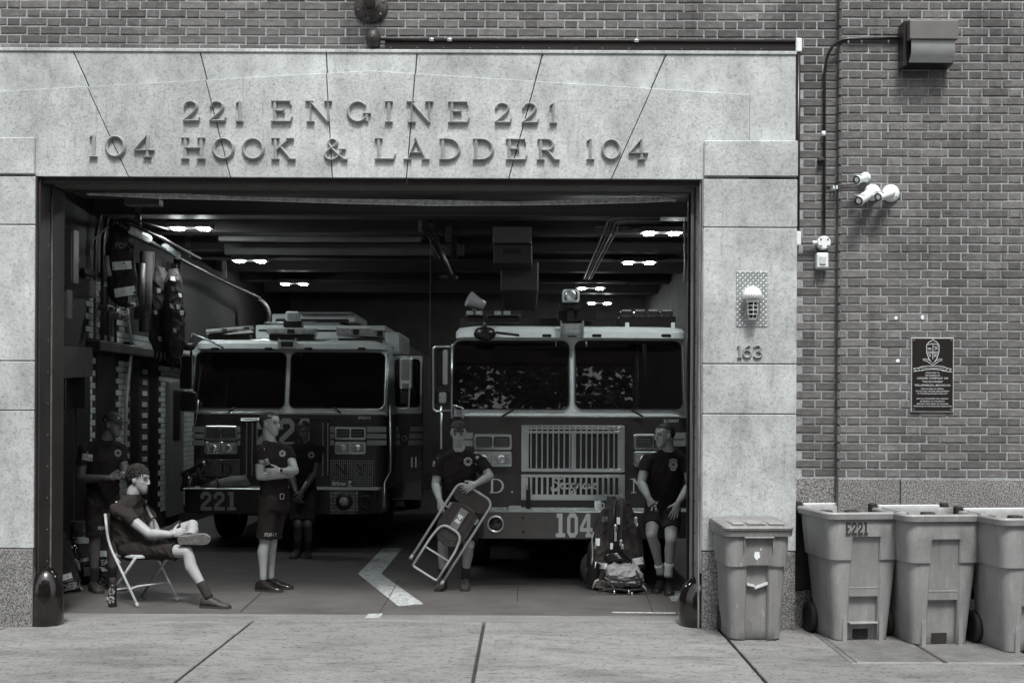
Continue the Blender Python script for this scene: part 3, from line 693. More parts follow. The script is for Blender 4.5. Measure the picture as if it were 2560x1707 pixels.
# memorial plaque
pq = thing('memorial_plaque', 'black memorial plaque with pale border, crest and inscription on the brick pier', 'plaque', P(2329, 936, yPier))
x0, x1, z0, z1 = PX(2276, 936, yPier), PX(2383, 936, yPier), PZ(2329, 1030, yPier), PZ(2329, 844, yPier)
MB().box(x0, x1, yPier - .016, yPier + .002, z0, z1, .003).build('border', mat('pale_bronze', .42, .4, metal=.2), pq)
MB().box(x0 + .008, x1 - .008, yPier - .0175, yPier - .01, z0 + .008, z1 - .008, .001).build('panel', mat('black_enamel', .014, .3, var=.1), pq)
M_ink = mat('pale_print', .5, .6, var=0)
def text_verts(s, size, bold=0.0, align='CENTER'):
    cu = bpy.data.curves.new('t', 'FONT'); cu.body = s; cu.size = size; cu.align_x = align; cu.offset = bold; cu.resolution_u = 2
    ob = bpy.data.objects.new('t', cu); COL.objects.link(ob)
    dg = bpy.context.evaluated_depsgraph_get(); me = bpy.data.meshes.new_from_object(ob.evaluated_get(dg))
    v = [p.co.copy() for p in me.vertices]; f = [tuple(q.vertices) for q in me.polygons]
    bpy.data.objects.remove(ob); bpy.data.curves.remove(cu); bpy.data.meshes.remove(me)
    return v, f
def print_text(mb, s, size, fr, a, b, c=0.0015, bold=0.0, align='CENTER', wide=1.0, slant=0.0):
    v, f = text_verts(s, size, bold, align); mb.add([fr(a + p.x * wide + p.y * slant, b + p.y, c) for p in v], f)
cx = (x0 + x1) / 2; zh = z1 - z0; fq = Fr((cx, yPier - .0175, z1))
mb = MB()
for row, s, sz in ((707, 'DEDICATED TO', 26), (753, 'THE MEMBERS OF', 26), (808, 'LADDER COMPANY 104', 40), (868, '"THE SOUTHSIDE"', 36), (932, 'WILLIAMSBURG, BROOKLYN', 38), (990, 'FOR 150 YEARS OF SERVICE,', 25), (1033, 'PROTECTING THE LIVES AND PROPERTY', 25), (1076, 'OF THE PEOPLE OF NEW YORK CITY.', 25), (1165, 'MAY ALL WHO ENTER THIS COMPANY', 25), (1210, 'BE MINDFUL OF THIS SERVICE', 25), (1256, 'AND MAY THEY CARRY ON THE SAME', 25), (1298, 'TRADITIONS OF COURAGE AND DEDICATION', 25)):
    k = zh / 1325; print_text(mb, s, sz * k * 1.25, fq, 0, -(row + 28 - 97) * k, bold=.0002, wide=1.04)
k = zh / 1325; print_text(mb, '150 Years of Dedicated Service', 34 * k, fq, 0, -(650 - 97) * k, bold=.0001, slant=.2)
mb.build('inscription', M_ink, pq)
mb = MB(); X = lambda px: (px - 493) * k; Z = lambda py: -(py - 97) * k
def ln(pts, wd): stroke(mb, [(X(a), Z(b)) for a, b in pts], wd * k, fq, 0, .0016, 0, 0, 1, False)
ln([(385, 230), (430, 175), (470, 160), (497, 122), (525, 160), (565, 175), (605, 230), (605, 350), (570, 470), (497, 560), (430, 480), (388, 370), (385, 230)], 12)
for q in ([(388, 365), (440, 350), (500, 352), (560, 350), (603, 365)], [(405, 390), (497, 370), (595, 390)], [(497, 215), (497, 480)], [(400, 225), (497, 205), (600, 225)], [(405, 285), (470, 290)], [(410, 310), (465, 305)], [(520, 250), (580, 310)], [(580, 250), (530, 315)], [(430, 440), (445, 395), (460, 440)], [(515, 440), (560, 400)], [(520, 395), (565, 445)],
          [(315, 490), (345, 475), (400, 485), (440, 500), (497, 560), (560, 500), (600, 485), (640, 475), (668, 492)], [(330, 505), (380, 510), (440, 550), (497, 585), (560, 550), (610, 510), (655, 505)],
          [(235, 640), (300, 612), (400, 603), (497, 601), (600, 603), (690, 612), (755, 640)], [(265, 688), (330, 672), (497, 658), (660, 672), (725, 688)], [(235, 640), (270, 690)], [(755, 640), (722, 690)], [(145, 650), (235, 640)], [(150, 700), (200, 672), (150, 652)], [(150, 700), (330, 682)], [(835, 655), (755, 640)], [(838, 708), (790, 676), (835, 655)], [(838, 708), (655, 684)]): ln(q, 10)
mb.build('crest', M_ink, pq)
mb = MB()
for a in (x0 + .022, x1 - .022):
    for b in (z0 + .022, z1 - .022): mb.cyl((a, yPier - .017, b), (a, yPier - .022, b), .008)
mb.build('screw', M_worn, pq)

GB = {'1': (.62, [([(.32, 0), (.32, 1)], .24), ([(.04, .08), (.60, .08)], .17), ([(.08, .91), (.3, .91)], .17)]),
      '0': (.74, [([(.14, .2), (.14, .8), (.24, .92), (.5, .92), (.60, .8), (.60, .2), (.5, .08), (.24, .08), (.14, .2)], .2)]),
      '2': (.76, [([(.13, .62), (.13, .8), (.24, .91), (.5, .91), (.61, .8), (.61, .62), (.18, .26), (.14, .1)], .2), ([(.04, .09), (.72, .09)], .19)]),
      '4': (.8, [([(.46, .94), (.08, .36)], .17), ([(.02, .31), (.78, .31)], .16), ([(.54, 0), (.54, 1)], .22), ([(.36, .07), (.74, .07)], .15)]), 'E': (.7, [([(.16, 0), (.16, 1)], .24), ([(.04, .93), (.66, .93)], .14), ([(.04, .07), (.68, .07)], .14), ([(.16, .5), (.5, .5)], .13), ([(.62, 1), (.62, .76)], .1), ([(.64, 0), (.64, .26)], .1)]), ' ': (.3, [])}
def block_text(mb, txt, fr, a0, a1, z0, z1, h=.003, sep=.06):
    wd = sum(GB[c][0] for c in txt) + sep * (len(txt) - 1); s = z1 - z0; kx = (a1 - a0) / (wd * s); a = 0
    for c in txt:
        for k, (pts, w) in enumerate(GB[c][1]):
            f2 = Fr(fr(a0, z0), fr.u * kx, fr.v, fr.n); stroke(mb, pts, w, f2, 0, h + k * .0006, a, 0, s, False)
        a += (GB[c][0] + sep) * s
# ------------------------------------------------------------------ wheeled bins
M_bin = mat('grey_bin_plastic', .235, .5, var=.20, scale=4, bump=.06, bscale=18, fine=.04, fscale=45, stretch=(1.6, 1.6, .4), dirt=((5, (2.2, 2.2, .3), .54, .66, .85), (16, (1.5, 1.5, .5), .62, .67, 1.2), (3, (1, 1, 1), .5, .64, .86)))
M_binb = mat('dull_bin_plastic', .185, .5, var=.20, scale=4, bump=.06, bscale=18, fine=.04, fscale=45, stretch=(1.6, 1.6, .4), dirt=((6, (2.2, 2.2, .35), .54, .66, .84), (18, (1.5, 1.5, .5), .62, .67, 1.4)))
M_rub = mat('black_rubber', .012, .7, var=.2)
def bin_body(w0, d0, w1, d1, h, rw0, rw1, znotch, zsh, dep, floor=0.0, open_top=True, thick=.014, ribs=True):
    """one loft: a tapered tub with a recessed channel down its front and a shoulder band"""
    mb = MB()
    def ring(z, off=0.0, d=0.0, rw=None, y0sh=0.0):
        t = z / h; w, dd = (w0 + (w1 - w0) * t) / 2 + off, (d0 + (d1 - d0) * t) / 2 + off
        r = rw if rw is not None else rw0 + (rw1 - rw0) * t
        rc = .075; pts = []
        def cor(cx, cy, a0):
            for i in range(5): a = R(a0 + 22.5 * i); pts.append((cx + rc * math.cos(a), cy + rc * math.sin(a)))
        cor(w - rc, dd - rc, 0); cor(-(w - rc), dd - rc, 90); cor(-(w - rc), -(dd - rc), 180)
        fy = -dd
        pts += [(-r - .012, fy), (-r, fy + min(d, .012)), (-r + .004, fy + d), (-r * .5, fy + d), (0, fy + d), (r * .5, fy + d), (r - .004, fy + d), (r, fy + min(d, .012)), (r + .012, fy)]
        cor(w - rc, -(dd - rc), 270)
        return [Vector((a, b, z)) for a, b in pts]
    rings = [ring(0.0, -.012, dep), ring(.015, 0, dep)]
    for i in range(1, 7): rings.append(ring(zsh * i / 7 + .01, 0, dep))
    rings += [ring(zsh - .006, 0, dep), ring(zsh, .014, dep + .014)]
    if znotch > zsh:
        rings += [ring(zsh + (znotch - zsh) * .5, .014, dep + .012), ring(znotch, .014, dep), ring(znotch + .014, .014, 0)]
    else: rings += [ring(zsh + .012, .014, 0)]
    rings += [ring(h * .9, .012, 0), ring(h - .055, .008, 0), ring(h - .052, .032, 0), ring(h - .012, .036, 0), ring(h, .028, 0)]
    if open_top: rings += [ring(h, .0, 0), ring(h - .03, -.012, 0), ring(h * .35, -.014, 0)]
    mb.loft(rings, True, True, True)
    return mb
def finish_bin(o):
    me = o.data
    for p in me.polygons: p.use_smooth = True
    md = o.modifiers.new('edges', 'EDGE_SPLIT'); md.split_angle = R(38)
def wheel(parent, x, y, r=.125, w=.05):
    t = MB(); t.lathe((x - w / 2, y, r), (1, 0, 0), [(r * .6, 0), (r * .93, 0), (r, .012), (r, w - .012), (r * .93, w), (r * .6, w)], 24, False, False); t.build('wheel', M_rub, parent)
    MB().lathe((x - w / 2 + .006, y, r), (1, 0, 0), [(r * .62, 0), (r * .62, w - .012)], 20).build('rim', M_blackm, parent.children[-1])
def big_bin(label, px, py, rot, with_text=False, lip=False):
    t = thing('wheelie_bin', label, 'bin', (0, 0, 0), 'wheeled bins lined up beside the doorway')
    hB = 1.0
    o = bin_body(.43, .47, .60, .63, hB, .122, .105, .80, .635, .05).build('body', M_bin, t); finish_bin(o)
    # crossbar, foot opening, lip
    yf = lambda z: -(.47 + .16 * z / hB) / 2
    MB().box(-.117, .117, yf(.42) + .012, yf(.42) + .056, .408, .424, .004).build('cross_bar', M_bin, t)
    MB().prism(rrect(-.062, .062, .0, .135, .03), Fr((0, yf(.06) + .0475, .002)), -.02, .0, 0).build('foot_opening', M_blackm, t)
    for s in (-1, 1):
        pl = [(s * .128, .0), (s * .165, .0), (s * .165, .19), (s * .128, .235)]
        mb = MB(); mb.prism(pl, Fr((0, yf(.1) + .0, 0)), -.03, .010, .004); mb.build('foot_brace', M_bin, t)
    if lip: MB().box(-.115, .115, yf(.15) - .022, yf(.15) + .05, .137, .152, .005).build('foot_lip', M_bin, t)
    # hinge bar and the lid hanging open at the back
    yb_ = .63 / 2 + .03
    MB().box(-.26, .26, yb_ - .005, yb_ + .035, hB - .03, hB + .02, .008).build('hinge_bar', mat('pale_hinge', .45, .5), t)
    for s in (-1, 1): MB().box(s * .30 - .03, s * .30 + .03, yb_ - .02, yb_ + .045, hB - .06, hB + .035, .01).build('hinge_knob', M_blackm, t)
    MB().box(-.31, .31, yb_ + .05, yb_ + .085, hB - .70, hB - .005, .015).build('lid', M_blackm, t)
    for s in (-1, 1): MB().box(s * .11 - .05, s * .11 + .05, .20, .285, hB - .06, hB - .03, .01).build('handle_slot', M_blackm, t)
    for s in (-1, 1): wheel(t, s * .245, .22)
    MB().cyl((-.24, .22, .125), (.24, .22, .125), .012).build('axle', M_steel, t)
    if with_text:
        mb = MB(); z = .848; f = Fr((-.10, yf(z) - .0185, z), n=(0, -1, 0)); block_text(mb, 'E221', f, -.075, .105, -.02, .075, .001, .05); m1 = mb.build('stencil', mat('stencil_ink', .025, .7, var=.6, scale=60), t)
    p = G(px, py); t.location = p + Vector((0, .24, 0)); t.rotation_euler = (0, 0, R(rot)); return t
def shear_text(o): pass
big_bin('grey open wheelie bin stencilled E221, between the lidded bin and the plain one', 2146, 1603, 8, True, True)
big_bin('plain grey open wheelie bin just right of the E221 bin', 2345, 1614, 7)
big_bin('plain grey open wheelie bin cut off by the right edge of the photo', 2578, 1633, 8)
sb = thing('wheelie_bin', 'smaller closed grey wheelie bin with a lid, standing before the right pillar', 'bin', (0, 0, 0), 'wheeled bins lined up beside the doorway')
hS = .86
o = bin_body(.40, .44, .48, .54, hS, .085, .078, .30, .575, .035, open_top=False).build('body', M_binb, sb); finish_bin(o)
yf = lambda z: -(.44 + .10 * z / hS) / 2
mb = MB()
for a, b, c, d in ((-.08, .43, -.02, .415), (-.018, .40, .08, .435)): mb.loft([[Vector((x, yf(.42) + y_, z + dz)) for dz, y_ in ((0, -.004), (.018, -.004), (.018, .03), (0, .03))] for x, z in ((a, b), (c, d))], True, True, False)
mb.build('broken_bar', mat('pale_plastic', .5, .5), sb)
MB().box(-.115, .115, yf(.80) - .052, yf(.80) - .006, .795, .808, .004).box(-.115, -.106, yf(.77) - .04, yf(.77), .715, .80, .003).box(.106, .115, yf(.77) - .04, yf(.77), .715, .80, .003).build('handle', M_binb, sb)
lid = MB()
lr = []
for z, o_ in ((hS - .006, .035), (hS + .012, .042), (hS + .026, .036), (hS + .038, .005), (hS + .045, -.06)):
    lr.append([Vector((a, b * 1.0 - .01, z + (.02 if b > 0 else 0) * (1 if z > hS else 0))) for a, b in rrect(-.235 - o_, .235 + o_, -.27 - o_, .27 + o_, .06)])
lid.loft(lr, True, True, True); lo = lid.build('lid', M_binb, sb); finish_bin(lo)
for x, wd, m_ in ((-.19, .045, 'a'), (-.02, .075, 'b'), (.16, .06, 'c')):
    MB().box(x * .85 - wd, x * .85 + wd, -.30, .22, hS + .034, hS + .054, .006).build('lid_rib', M_bin if m_ != 'b' else mat('stained_lid', .24, .6, var=.5, scale=12), lo)
mb = MB(); f = Fr((-.01, yf(.66) - .0155, .66)); pts = [(.025 * math.cos(R(20 * k)) * random.uniform(.6, 1.2), .035 * math.sin(R(20 * k)) * random.uniform(.6, 1.2)) for k in range(18)]; mb.prism(pts, f, 0, .001); mb.prism([(p * .2 + .03, q * .25 + .05) for p, q in pts], f, 0, .001)
mb.build('sticker_remnant', M_white, sb)
for s in (-1, 1): wheel(sb, s * .19, .20, .1, .04)
sb.location = G(1888, 1602) + Vector((0, .24, 0)); sb.rotation_euler = (0, 0, R(3))

# ------------------------------------------------------------------ door frame, bollards
df = thing('door_frame', 'dark painted steel frame lining the garage doorway, worn at its edges', 'door frame', (-1.26, .2, 0))
MB().box(xl + .010, xl + .024, .03, .56, 0, zl + .0, .003).build('jamb_plate', M_steel, df)
MB().box(xl + .0245, xl + .036, .26, .31, 0, zl - .0, .004).build('jamb_channel', M_steel, df)
MB().box(xl + .026, xl + .040, .252, .259, .35, zl - .12, .002).build('jamb_angle', M_worn, df)
MB().box(xr - .024, xr - .010, .03, .56, 0, zl, .003).build('jamb_plate', MATS['peeling_steel'], df)
MB().box(xr - .036, xr - .0245, .26, .31, 0, zl, .004).build('jamb_channel', M_steel, df)
MB().box(xl - .001, xl + .0095, -.004, .10, 0.5, zl - .002, .002).build('corner_angle', M_steel, df)
MB().box(xr - .0095, xr + .001, -.004, .10, 0.45, zl - .002, .002).build('corner_angle', MATS['peeling_steel'], df)
MB().box(xl, xr, .06, .10, zl - .05, zl + .005, .004).build('header_angle', M_steel, df)
MB().box(xl, xr, .101, .5, zl - .022, zl + .005, .003).build('header_plate', M_worn, df)
MB().box(xl + .03, xr - .03, .501, .64, zl - .03, zl - .003, .006).build('header_channel', M_steel, df)
MB().box(xl, xr, .80, 1.1, zl + .0, zl + .41).build('door_hood', M_black, df)
mb = MB()
rr = random.Random(3)
for k in range(12):
    z = .5 + k * .26
    for x, s in ((xl + .0245, 1), (xr - .0245, -1)): mb.cyl((x, .2, z), (x + s * .006, .2, z), .009, n=6)
    mb.cyl((xl + .033, .252, z), (xl + .033, .247, z), .005, n=6)
mb.build('rivet', M_worn, df)
# sagging weather strip of the rolled door
sp = [(218, 484), (400, 489), (620, 497), (850, 503), (1080, 507), (1290, 509), (1450, 505), (1590, 500), (1676, 499), (1690, 501)]
mb = MB(); rg = []
for i, (a, b) in enumerate(sp):
    p = P(a, b, .72); hh = .012 if i in (0, len(sp) - 1) else .021 + .006 * math.sin(i * 2.1)
    rg.append([p + Vector((0, .01, hh)), p + Vector((0, -.012, hh * .9)), p + Vector((0, -.016, -hh * .8)), p + Vector((0, .008, -hh))])
mb.loft(rg, True, True, False)
ws = mb.build('door_bottom_strip', mat('pale_weather_strip', .62, .6, var=.45, scale=30, fine=.3), None, P(950, 505, .72)); tag(ws, 'long pale sagging rubber strip on the bottom of the rolled-up door', 'weather strip')
def bollard(label, px, py, y, r, h, m):
    c = P(px, py, y); c.z = 0
    o = MB().lathe(c, (0, 0, 1), [(r * 1.02, -.02), (r, h * .2), (r * .98, h * .5), (r * .9, h * .7), (r * .7, h * .87), (r * .4, h * .96), (r * .1, h)], 32).build('bollard', m, None, c)
    return tag(o, label, 'bollard', 'black dome bollards at the doorway corners')
M_gloss = mat('glossy_black', .007, .13, var=.5, scale=30, bump=.12, bscale=14, coat=.5)
bollard('glossy black dome bollard at the left jamb', 116, 1555, .10, .135, .47, M_gloss)
bollard('glossy black dome bollard at the right jamb beside the lidded bin', 1748, 1562, .22, .17, .40, M_gloss)
# ------------------------------------------------------------------ the garage shell
XW, XE, YB, ZC = -5.12, 2.6, 17.0, 4.3
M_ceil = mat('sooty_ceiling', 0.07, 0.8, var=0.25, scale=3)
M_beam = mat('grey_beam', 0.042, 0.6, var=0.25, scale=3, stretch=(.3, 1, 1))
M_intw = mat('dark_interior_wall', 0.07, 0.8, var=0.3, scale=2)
def setting(name, mb, m, loc, label=None): return tag(mb.build(name, m, None, loc), label, kind='structure')
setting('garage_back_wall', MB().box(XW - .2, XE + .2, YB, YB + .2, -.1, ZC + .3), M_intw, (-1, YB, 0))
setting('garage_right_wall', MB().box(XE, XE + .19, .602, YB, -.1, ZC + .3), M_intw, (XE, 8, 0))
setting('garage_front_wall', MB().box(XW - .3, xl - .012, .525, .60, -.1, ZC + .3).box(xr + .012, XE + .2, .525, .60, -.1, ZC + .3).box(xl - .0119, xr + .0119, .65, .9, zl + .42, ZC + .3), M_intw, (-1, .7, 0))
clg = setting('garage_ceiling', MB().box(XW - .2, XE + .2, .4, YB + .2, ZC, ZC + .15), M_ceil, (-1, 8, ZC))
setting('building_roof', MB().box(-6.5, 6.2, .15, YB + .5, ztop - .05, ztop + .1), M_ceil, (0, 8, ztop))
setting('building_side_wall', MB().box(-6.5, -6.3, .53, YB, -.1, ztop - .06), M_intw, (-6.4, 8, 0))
# cross beams
for i, (y, dz, d) in enumerate(((4.6, .24, .22), (5.9, .26, .2), (7.3, .3, .2), (8.8, .24, .2), (10.4, .24, .2), (12.2, .24, .2), (14.2, .24, .2))):
    x1 = XE
    MB().box(XW, x1, y, y + d, ZC - dz, ZC - .001, .006).box(XW, x1, y - .05, y + d + .05, ZC - dz - .025, ZC - dz - .001, .004).build('beam', M_beam, clg)
# left wall: white glazed bricks broken by dark openings
lw = thing('garage_left_wall', 'white glazed brick side wall inside the garage with dark door openings', 'wall', (XW, 8, 0), kind='structure')
del lw['category']
MB().box(XW - .2, XW - .012, .605, YB, -.1, ZC + .1).build('mortar', mat('near_black_wall', .009, .8, var=.4), lw)  # near-black backing behind the glazed bricks
M_glaz = mat('white_glazed_brick', 0.5, 0.25, var=0.12, rand=0.12, spec=.5)
def wallpt(px, py):                    # where a ray meets the left wall
    ux, uy = unroll(px, py); d = XW * F / ux; return Vector((XW, d - D, H - uy * d / F))
gb = MB(); nb = 0
bme = bpy.data.meshes.new('glazed_brick'); t_ = MB().box(-.012, 0, .0, .205, 0, .066, .004); bme.from_pydata([tuple(p) for p in t_.v], [], t_.f); bme.materials.append(M_glaz)
t_ = 0.068
wy = lambda px: wallpt(px, 900).y
opens = [(wy(243), wy(291), 0, 2.5), (wy(330), wy(352), 0, 2.42), (wy(374), wy(398), 0, 2.42), (1, wy(214), 0, 5), (wy(215), wy(322), 3.35, 5), (wy(322), 12, 2.75, 5), (wy(256), wy(290), 2.66, 3.2), (wy(256), wy(330), 2.66, 3.1) if False else (0, 0, 0, 0), (wy(217), wy(460), 2.42, 2.56)]
r = 0; z = 0.3
while z < 3.9:
    y = 1.0 + (.107 if r % 2 else 0)
    while y < 12:
        if not any(y + .205 > o[0] and y < o[1] and z + .066 > o[2] and z < o[3] for o in opens):
            zone = wy(214) < y < wy(455)
            if zone and nb < 300 and z > 1.0:
                o = bpy.data.objects.new('glazed_brick', bme); COL.objects.link(o); o.parent = lw; o.location = Vector((XW + random.uniform(-.001, .002), y, z)) - lw.location; nb += 1
            else: gb.box(XW - .012, XW + random.uniform(-.001, .001), y, y + .205, z, z + .066)
        y += .214
    r += 1; z += .0735
if gb.v: tag(gb.build('glazed_brickwork', M_glaz, lw), kind='stuff')
for o in opens[:3]:
    MB().box(XW - .03, XW - .005, o[0] + .02, o[1] - .02, 0, o[3] - .02, .004).build('door', M_black, lw)
MB().box(XW - .011, XW + .16, wy(217), wy(470), 2.43, 2.55, .01).build('ledge', M_steel, lw)
# grey metal door with glass at the end of the wall
a, b = wy(415), wy(452); 
gd = MB().box(XW, XW + .05, a, b, .2, wallpt(430, 955).z, .006).build('grey_door', mat('grey_door', .12, .5, var=.2), lw)
MB().box(XW + .0505, XW + .056, a + .2, b - .2, 1.3, wallpt(430, 975).z, .004).build('door_pane', M_black, gd)
# pipes, cabinets and fittings on the left wall
pi = thing('wall_pipe', 'pale vertical pipe snaking down the glazed brick wall', 'pipe', wallpt(310, 1000))
pts = [wallpt(*q) + Vector((.10, 0, 0)) for q in ((299, 770), (300, 800), (310, 860), (306, 905), (296, 1000), (293, 1150))]
MB().tube(rounded_path(pts, .1), .022, 8).build('pipe', mat('pale_pipe', .4, .4), pi)
MB().box(XW + .0, XW + .12, pts[2].y - .04, pts[2].y + .04, pts[2].z - .05, pts[2].z + .03, .008).build('bracket', M_steel, pi)
po = thing('notice_board', 'small grey notice board on a thin vertical pole by the wall', 'notice board', wallpt(365, 800) + Vector((.2, 0, 0)))
y_ = wy(365); b0, b1 = P(350, 640, y_ - 1.2), P(377, 662, y_ - 1.2)
MB().box(b0.x, b1.x, b0.y, b0.y + .012, b1.z, b0.z, .003).build('board', mat('grey_board', .2, .5), po)
q = P(353, 664, y_ - 1.2); MB().cyl(q + Vector((0, .02, -.75)), q + Vector((0, .02, .0)), .014).build('pole', M_worn, po)
vp = thing('fire_pipe', 'bundle of dark pipes and valves on the garage wall left of the hanging coat', 'pipes', wallpt(235, 800))
rr = random.Random(5)
for k in range(7):
    y0 = wy(216) + .1 + k * .12; x_ = XW + .06 + .05 * (k % 2)
    zz = 2.7 + .2 * rr.random(); MB().tube(rounded_path([(x_, y0, 2.56), (x_, y0, zz + .9), (x_ + .05, y0 + .1, zz + 1.3)], .06), .012 + .008 * rr.random(), 6).build('pipe', M_steel if k % 3 else M_worn, vp)
for k in range(6):
    y0 = wy(222) + rr.random() * .7; z0 = 2.75 + rr.random() * .7; m = MB(); m.box(XW + .1, XW + .22, y0, y0 + .14, z0, z0 + .07, .01).cyl((XW + .22, y0 + .05, z0 + .03), (XW + .28, y0 + .05, z0 + .03), .02); m.build('valve', M_worn if k % 2 else M_alum, vp)
for k, (px, py, w_, h_) in enumerate(((165, 640, .16, .55), (157, 760, .10, .32), (195, 720, .3, .2))):
    p = P(px, py, 2.6 + .5 * k); o = MB().box(p.x - w_ / 2, p.x + w_ / 2, p.y, p.y + .15, p.z - h_ / 2, p.z + h_ / 2, .01).box(p.x - w_ / 2 + .02, p.x + w_ / 2 - .02, p.y - .006, p.y + .01, p.z - h_ / 2 + .02, p.z + h_ / 2 - .02, .004).build('electrical_box', mat('grey_box', .12, .5, var=.2), None, p)
    tag(o, ['tall grey electrical box high on the left, just inside the doorway', 'narrow grey electrical box lower on the left, just inside the doorway', 'wide grey electrical box left of the hanging coat'][k], 'electrical box', 'grey electrical boxes')
    MB().box(p.x - .02, p.x + .02, p.y + .149, .9 if False else p.y + .35, p.z - .02, p.z + .02).build('bracket', M_steel, o)
sl = thing('shelf', 'dark shelf beam inside the garage at left below the electrical boxes', 'shelf', P(195, 890, 3))
a, b = P(150, 905, 2.2), P(232, 905, 3.6)
MB().loft([[Vector((p.x - .25, p.y, p.z - .16)), Vector((p.x, p.y, p.z - .16)), Vector((p.x, p.y, p.z + .16)), Vector((p.x - .25, p.y, p.z + .16))] for p in (a, b)], True, True, False).build('shelf_face', mat('grime_brown', .05, .6, var=.3), sl)
for k in range(2): p = a.lerp(b, .2 + .6 * k); MB().box(p.x - .3, p.x - .02, p.y, p.y + .04, p.z - .5, p.z - .161).build('bracket', M_steel, sl)
lk = thing('locker_row', 'dark lockers standing inside the left jamb behind the capped man', 'lockers', P(190, 1300, 3.2))
for k in range(2):
    y0 = 2.9 + k * .5; x_ = -4.88
    MB().box(XW, x_, y0, y0 + .48, 0, 2.15, .01).build('locker', M_blackm, lk)
    m = lk.children[-1]
    MB().box(x_, x_ + .012, y0 + .03, y0 + .45, .1, 2.08, .004).build('locker_door', M_black, m)
# ------------------------------------------------------------------ ceiling lamps
M_emit = mat('lit_panel', 0.8, 0.5, var=0, emit=110.0)
M_lampb = mat('lamp_body', 0.13, 0.5, var=.1)
def lamp(px, py, y, label):
    p = P(px, py, y) if py is not None else Vector((px, y, 3.93)); t = thing('ceiling_light', label, 'ceiling light', p, 'twin panel ceiling lights in the garage')
    MB().box(p.x - .27, p.x + .27, p.y - .09, p.y + .16, p.z + .02, p.z + .09, .01).build('housing', M_lampb, t)
    for s in (-1, 1):
        MB().box(p.x + s * .16 - .058, p.x + s * .16 + .058, p.y - .07, p.y + .11, p.z + .0, p.z + .019, .004).build('lit_panel', M_emit, t)
    for s in (-1, 1): MB().cyl((p.x + s * .18, p.y + .03, p.z + .09), (p.x + s * .18, p.y + .03, ZC), .006, n=6).build('hanger', M_steel, t)
lamp(475, 574, 5.3, 'lit twin panel light, largest of the left row above the first truck')
lamp(624, 655, 8.6, 'lit twin panel light, second of the left row behind the nearest one')
lamp(735, 712, 12.0, 'lit twin panel light, farthest of the left row')
lamp(1655, 586, 5.5, 'lit twin panel light at upper right beside the jamb, largest of the right row')
lamp(1598, 659, 8.6, 'lit twin panel light, second of the right row')
lamp(1477, 723, 12.4, 'lit twin panel light just right of the truck spotlight')
lamp(1499, 760, 15.2, 'lit twin panel light, smallest and farthest, low behind the right truck')
lamp(-1.9, None, 1.9, 'added twin panel fill light, unseen behind the lintel, left of centre')  # fill light added out of sight to brighten truck fronts and people
lamp(1.25, None, 1.9, 'added twin panel fill light, unseen behind the lintel, at right')  # second added fill light, hidden by the lintel, for trucks and people
# ceiling fittings
ve = thing('ceiling_vent', 'pale louvred vent hanging under the door hood at upper left', 'vent', P(355, 503, 1.3))
a, b = P(311, 512, 1.3), P(398, 497, 1.3)
MB().frame(rrect(a.x, b.x, a.z, b.z, .004, 1), rrect(a.x + .012, b.x - .012, a.z + .012, b.z - .01, .003, 1), front(1.3), -.12, .0).build('vent_frame', M_lampb, ve)
for k in range(22):
    x = a.x + .014 + (b.x - a.x - .03) * k / 21; MB().box(x, x + .004, 1.302, 1.34, a.z + .012, b.z - .01).build('fin', M_lampb, ve)
MB().cyl((a.x + .05, 1.36, b.z), (a.x + .05, 1.36, ZC), .008).cyl((b.x - .05, 1.36, b.z), (b.x - .05, 1.36, ZC), .008).build('hanger', M_steel, ve)
tr = thing('exhaust_rail', 'long metal exhaust rail slanting from the upper left towards the first truck', 'rail', P(500, 660, 6))
def along(name, pts, r, m, root, n=8): MB().tube(pts, r, n).build(name, m, root)
along('rail', [P(300, 560, 3.6), P(368, 600, 5.0), P(470, 658, 7.2), P(560, 704, 9.8), P(650, 745, 12.0)], .024, M_steel, tr)
along('rail', [P(318, 556, 3.6), P(410, 598, 5.2), P(500, 646, 7.2)], .02, M_steel, tr)
along('rail', [P(320, 545, 3.3), P(480, 590, 7)], .015, M_steel, tr)
p0, p1 = P(330, 576, 4.0), P(371, 597, 5.0); along('bright_fitting', [p0, p1], .05, mat('bright_fitting', .6, .4), tr)
p0, p1 = P(412, 618, 5.9), P(444, 640, 6.6); along('bright_fitting', [p0, p1], .05, MATS['bright_fitting'], tr)
for i, (px, a, b, y) in enumerate(((469, 590, 645, 7.3), (561, 640, 696, 9.6), (345, 500, 580, 4.6))):
    p, q = P(px, b, y), P(px, a, y); w_ = .035
    MB().box(p.x - w_, p.x + w_, y - .02, y + .02, p.z, ZC, .004).build('perforated_hanger', M_worn, tr)
    m = MB(); 
    for k in range(5):
        for s in (-1, 1): m.box(p.x + s * .015 - .006, p.x + s * .015 + .006, y - .024, y - .019, p.z + .02 + k * .035, p.z + .035 + k * .035)
    tag(m.build('hole', M_black, tr), kind='stuff')
    MB().cyl((p.x, y, p.z + .18), (p.x + .3, y + .1, ZC - .05), .012).build('brace', M_steel, tr)
ho = thing('exhaust_hose', 'coiled corrugated exhaust hose hanging above the first truck', 'hose', P(665, 770, 10))
q = [P(645, 752, 12.0), P(662, 762, 12.0), P(672, 785, 12.0), P(668, 812, 12.0), P(640, 850, 11.8)]
pp = rounded_path(q, .2, 6); fine = []
for u, v in zip(pp, pp[1:]):
    for k in range(5): fine.append(u.lerp(v, k / 5))
MB().tube(fine, [.06 if i % 2 else .045 for i in range(len(fine))], 10).build('hose', mat('grey_hose', .05, .6), ho)
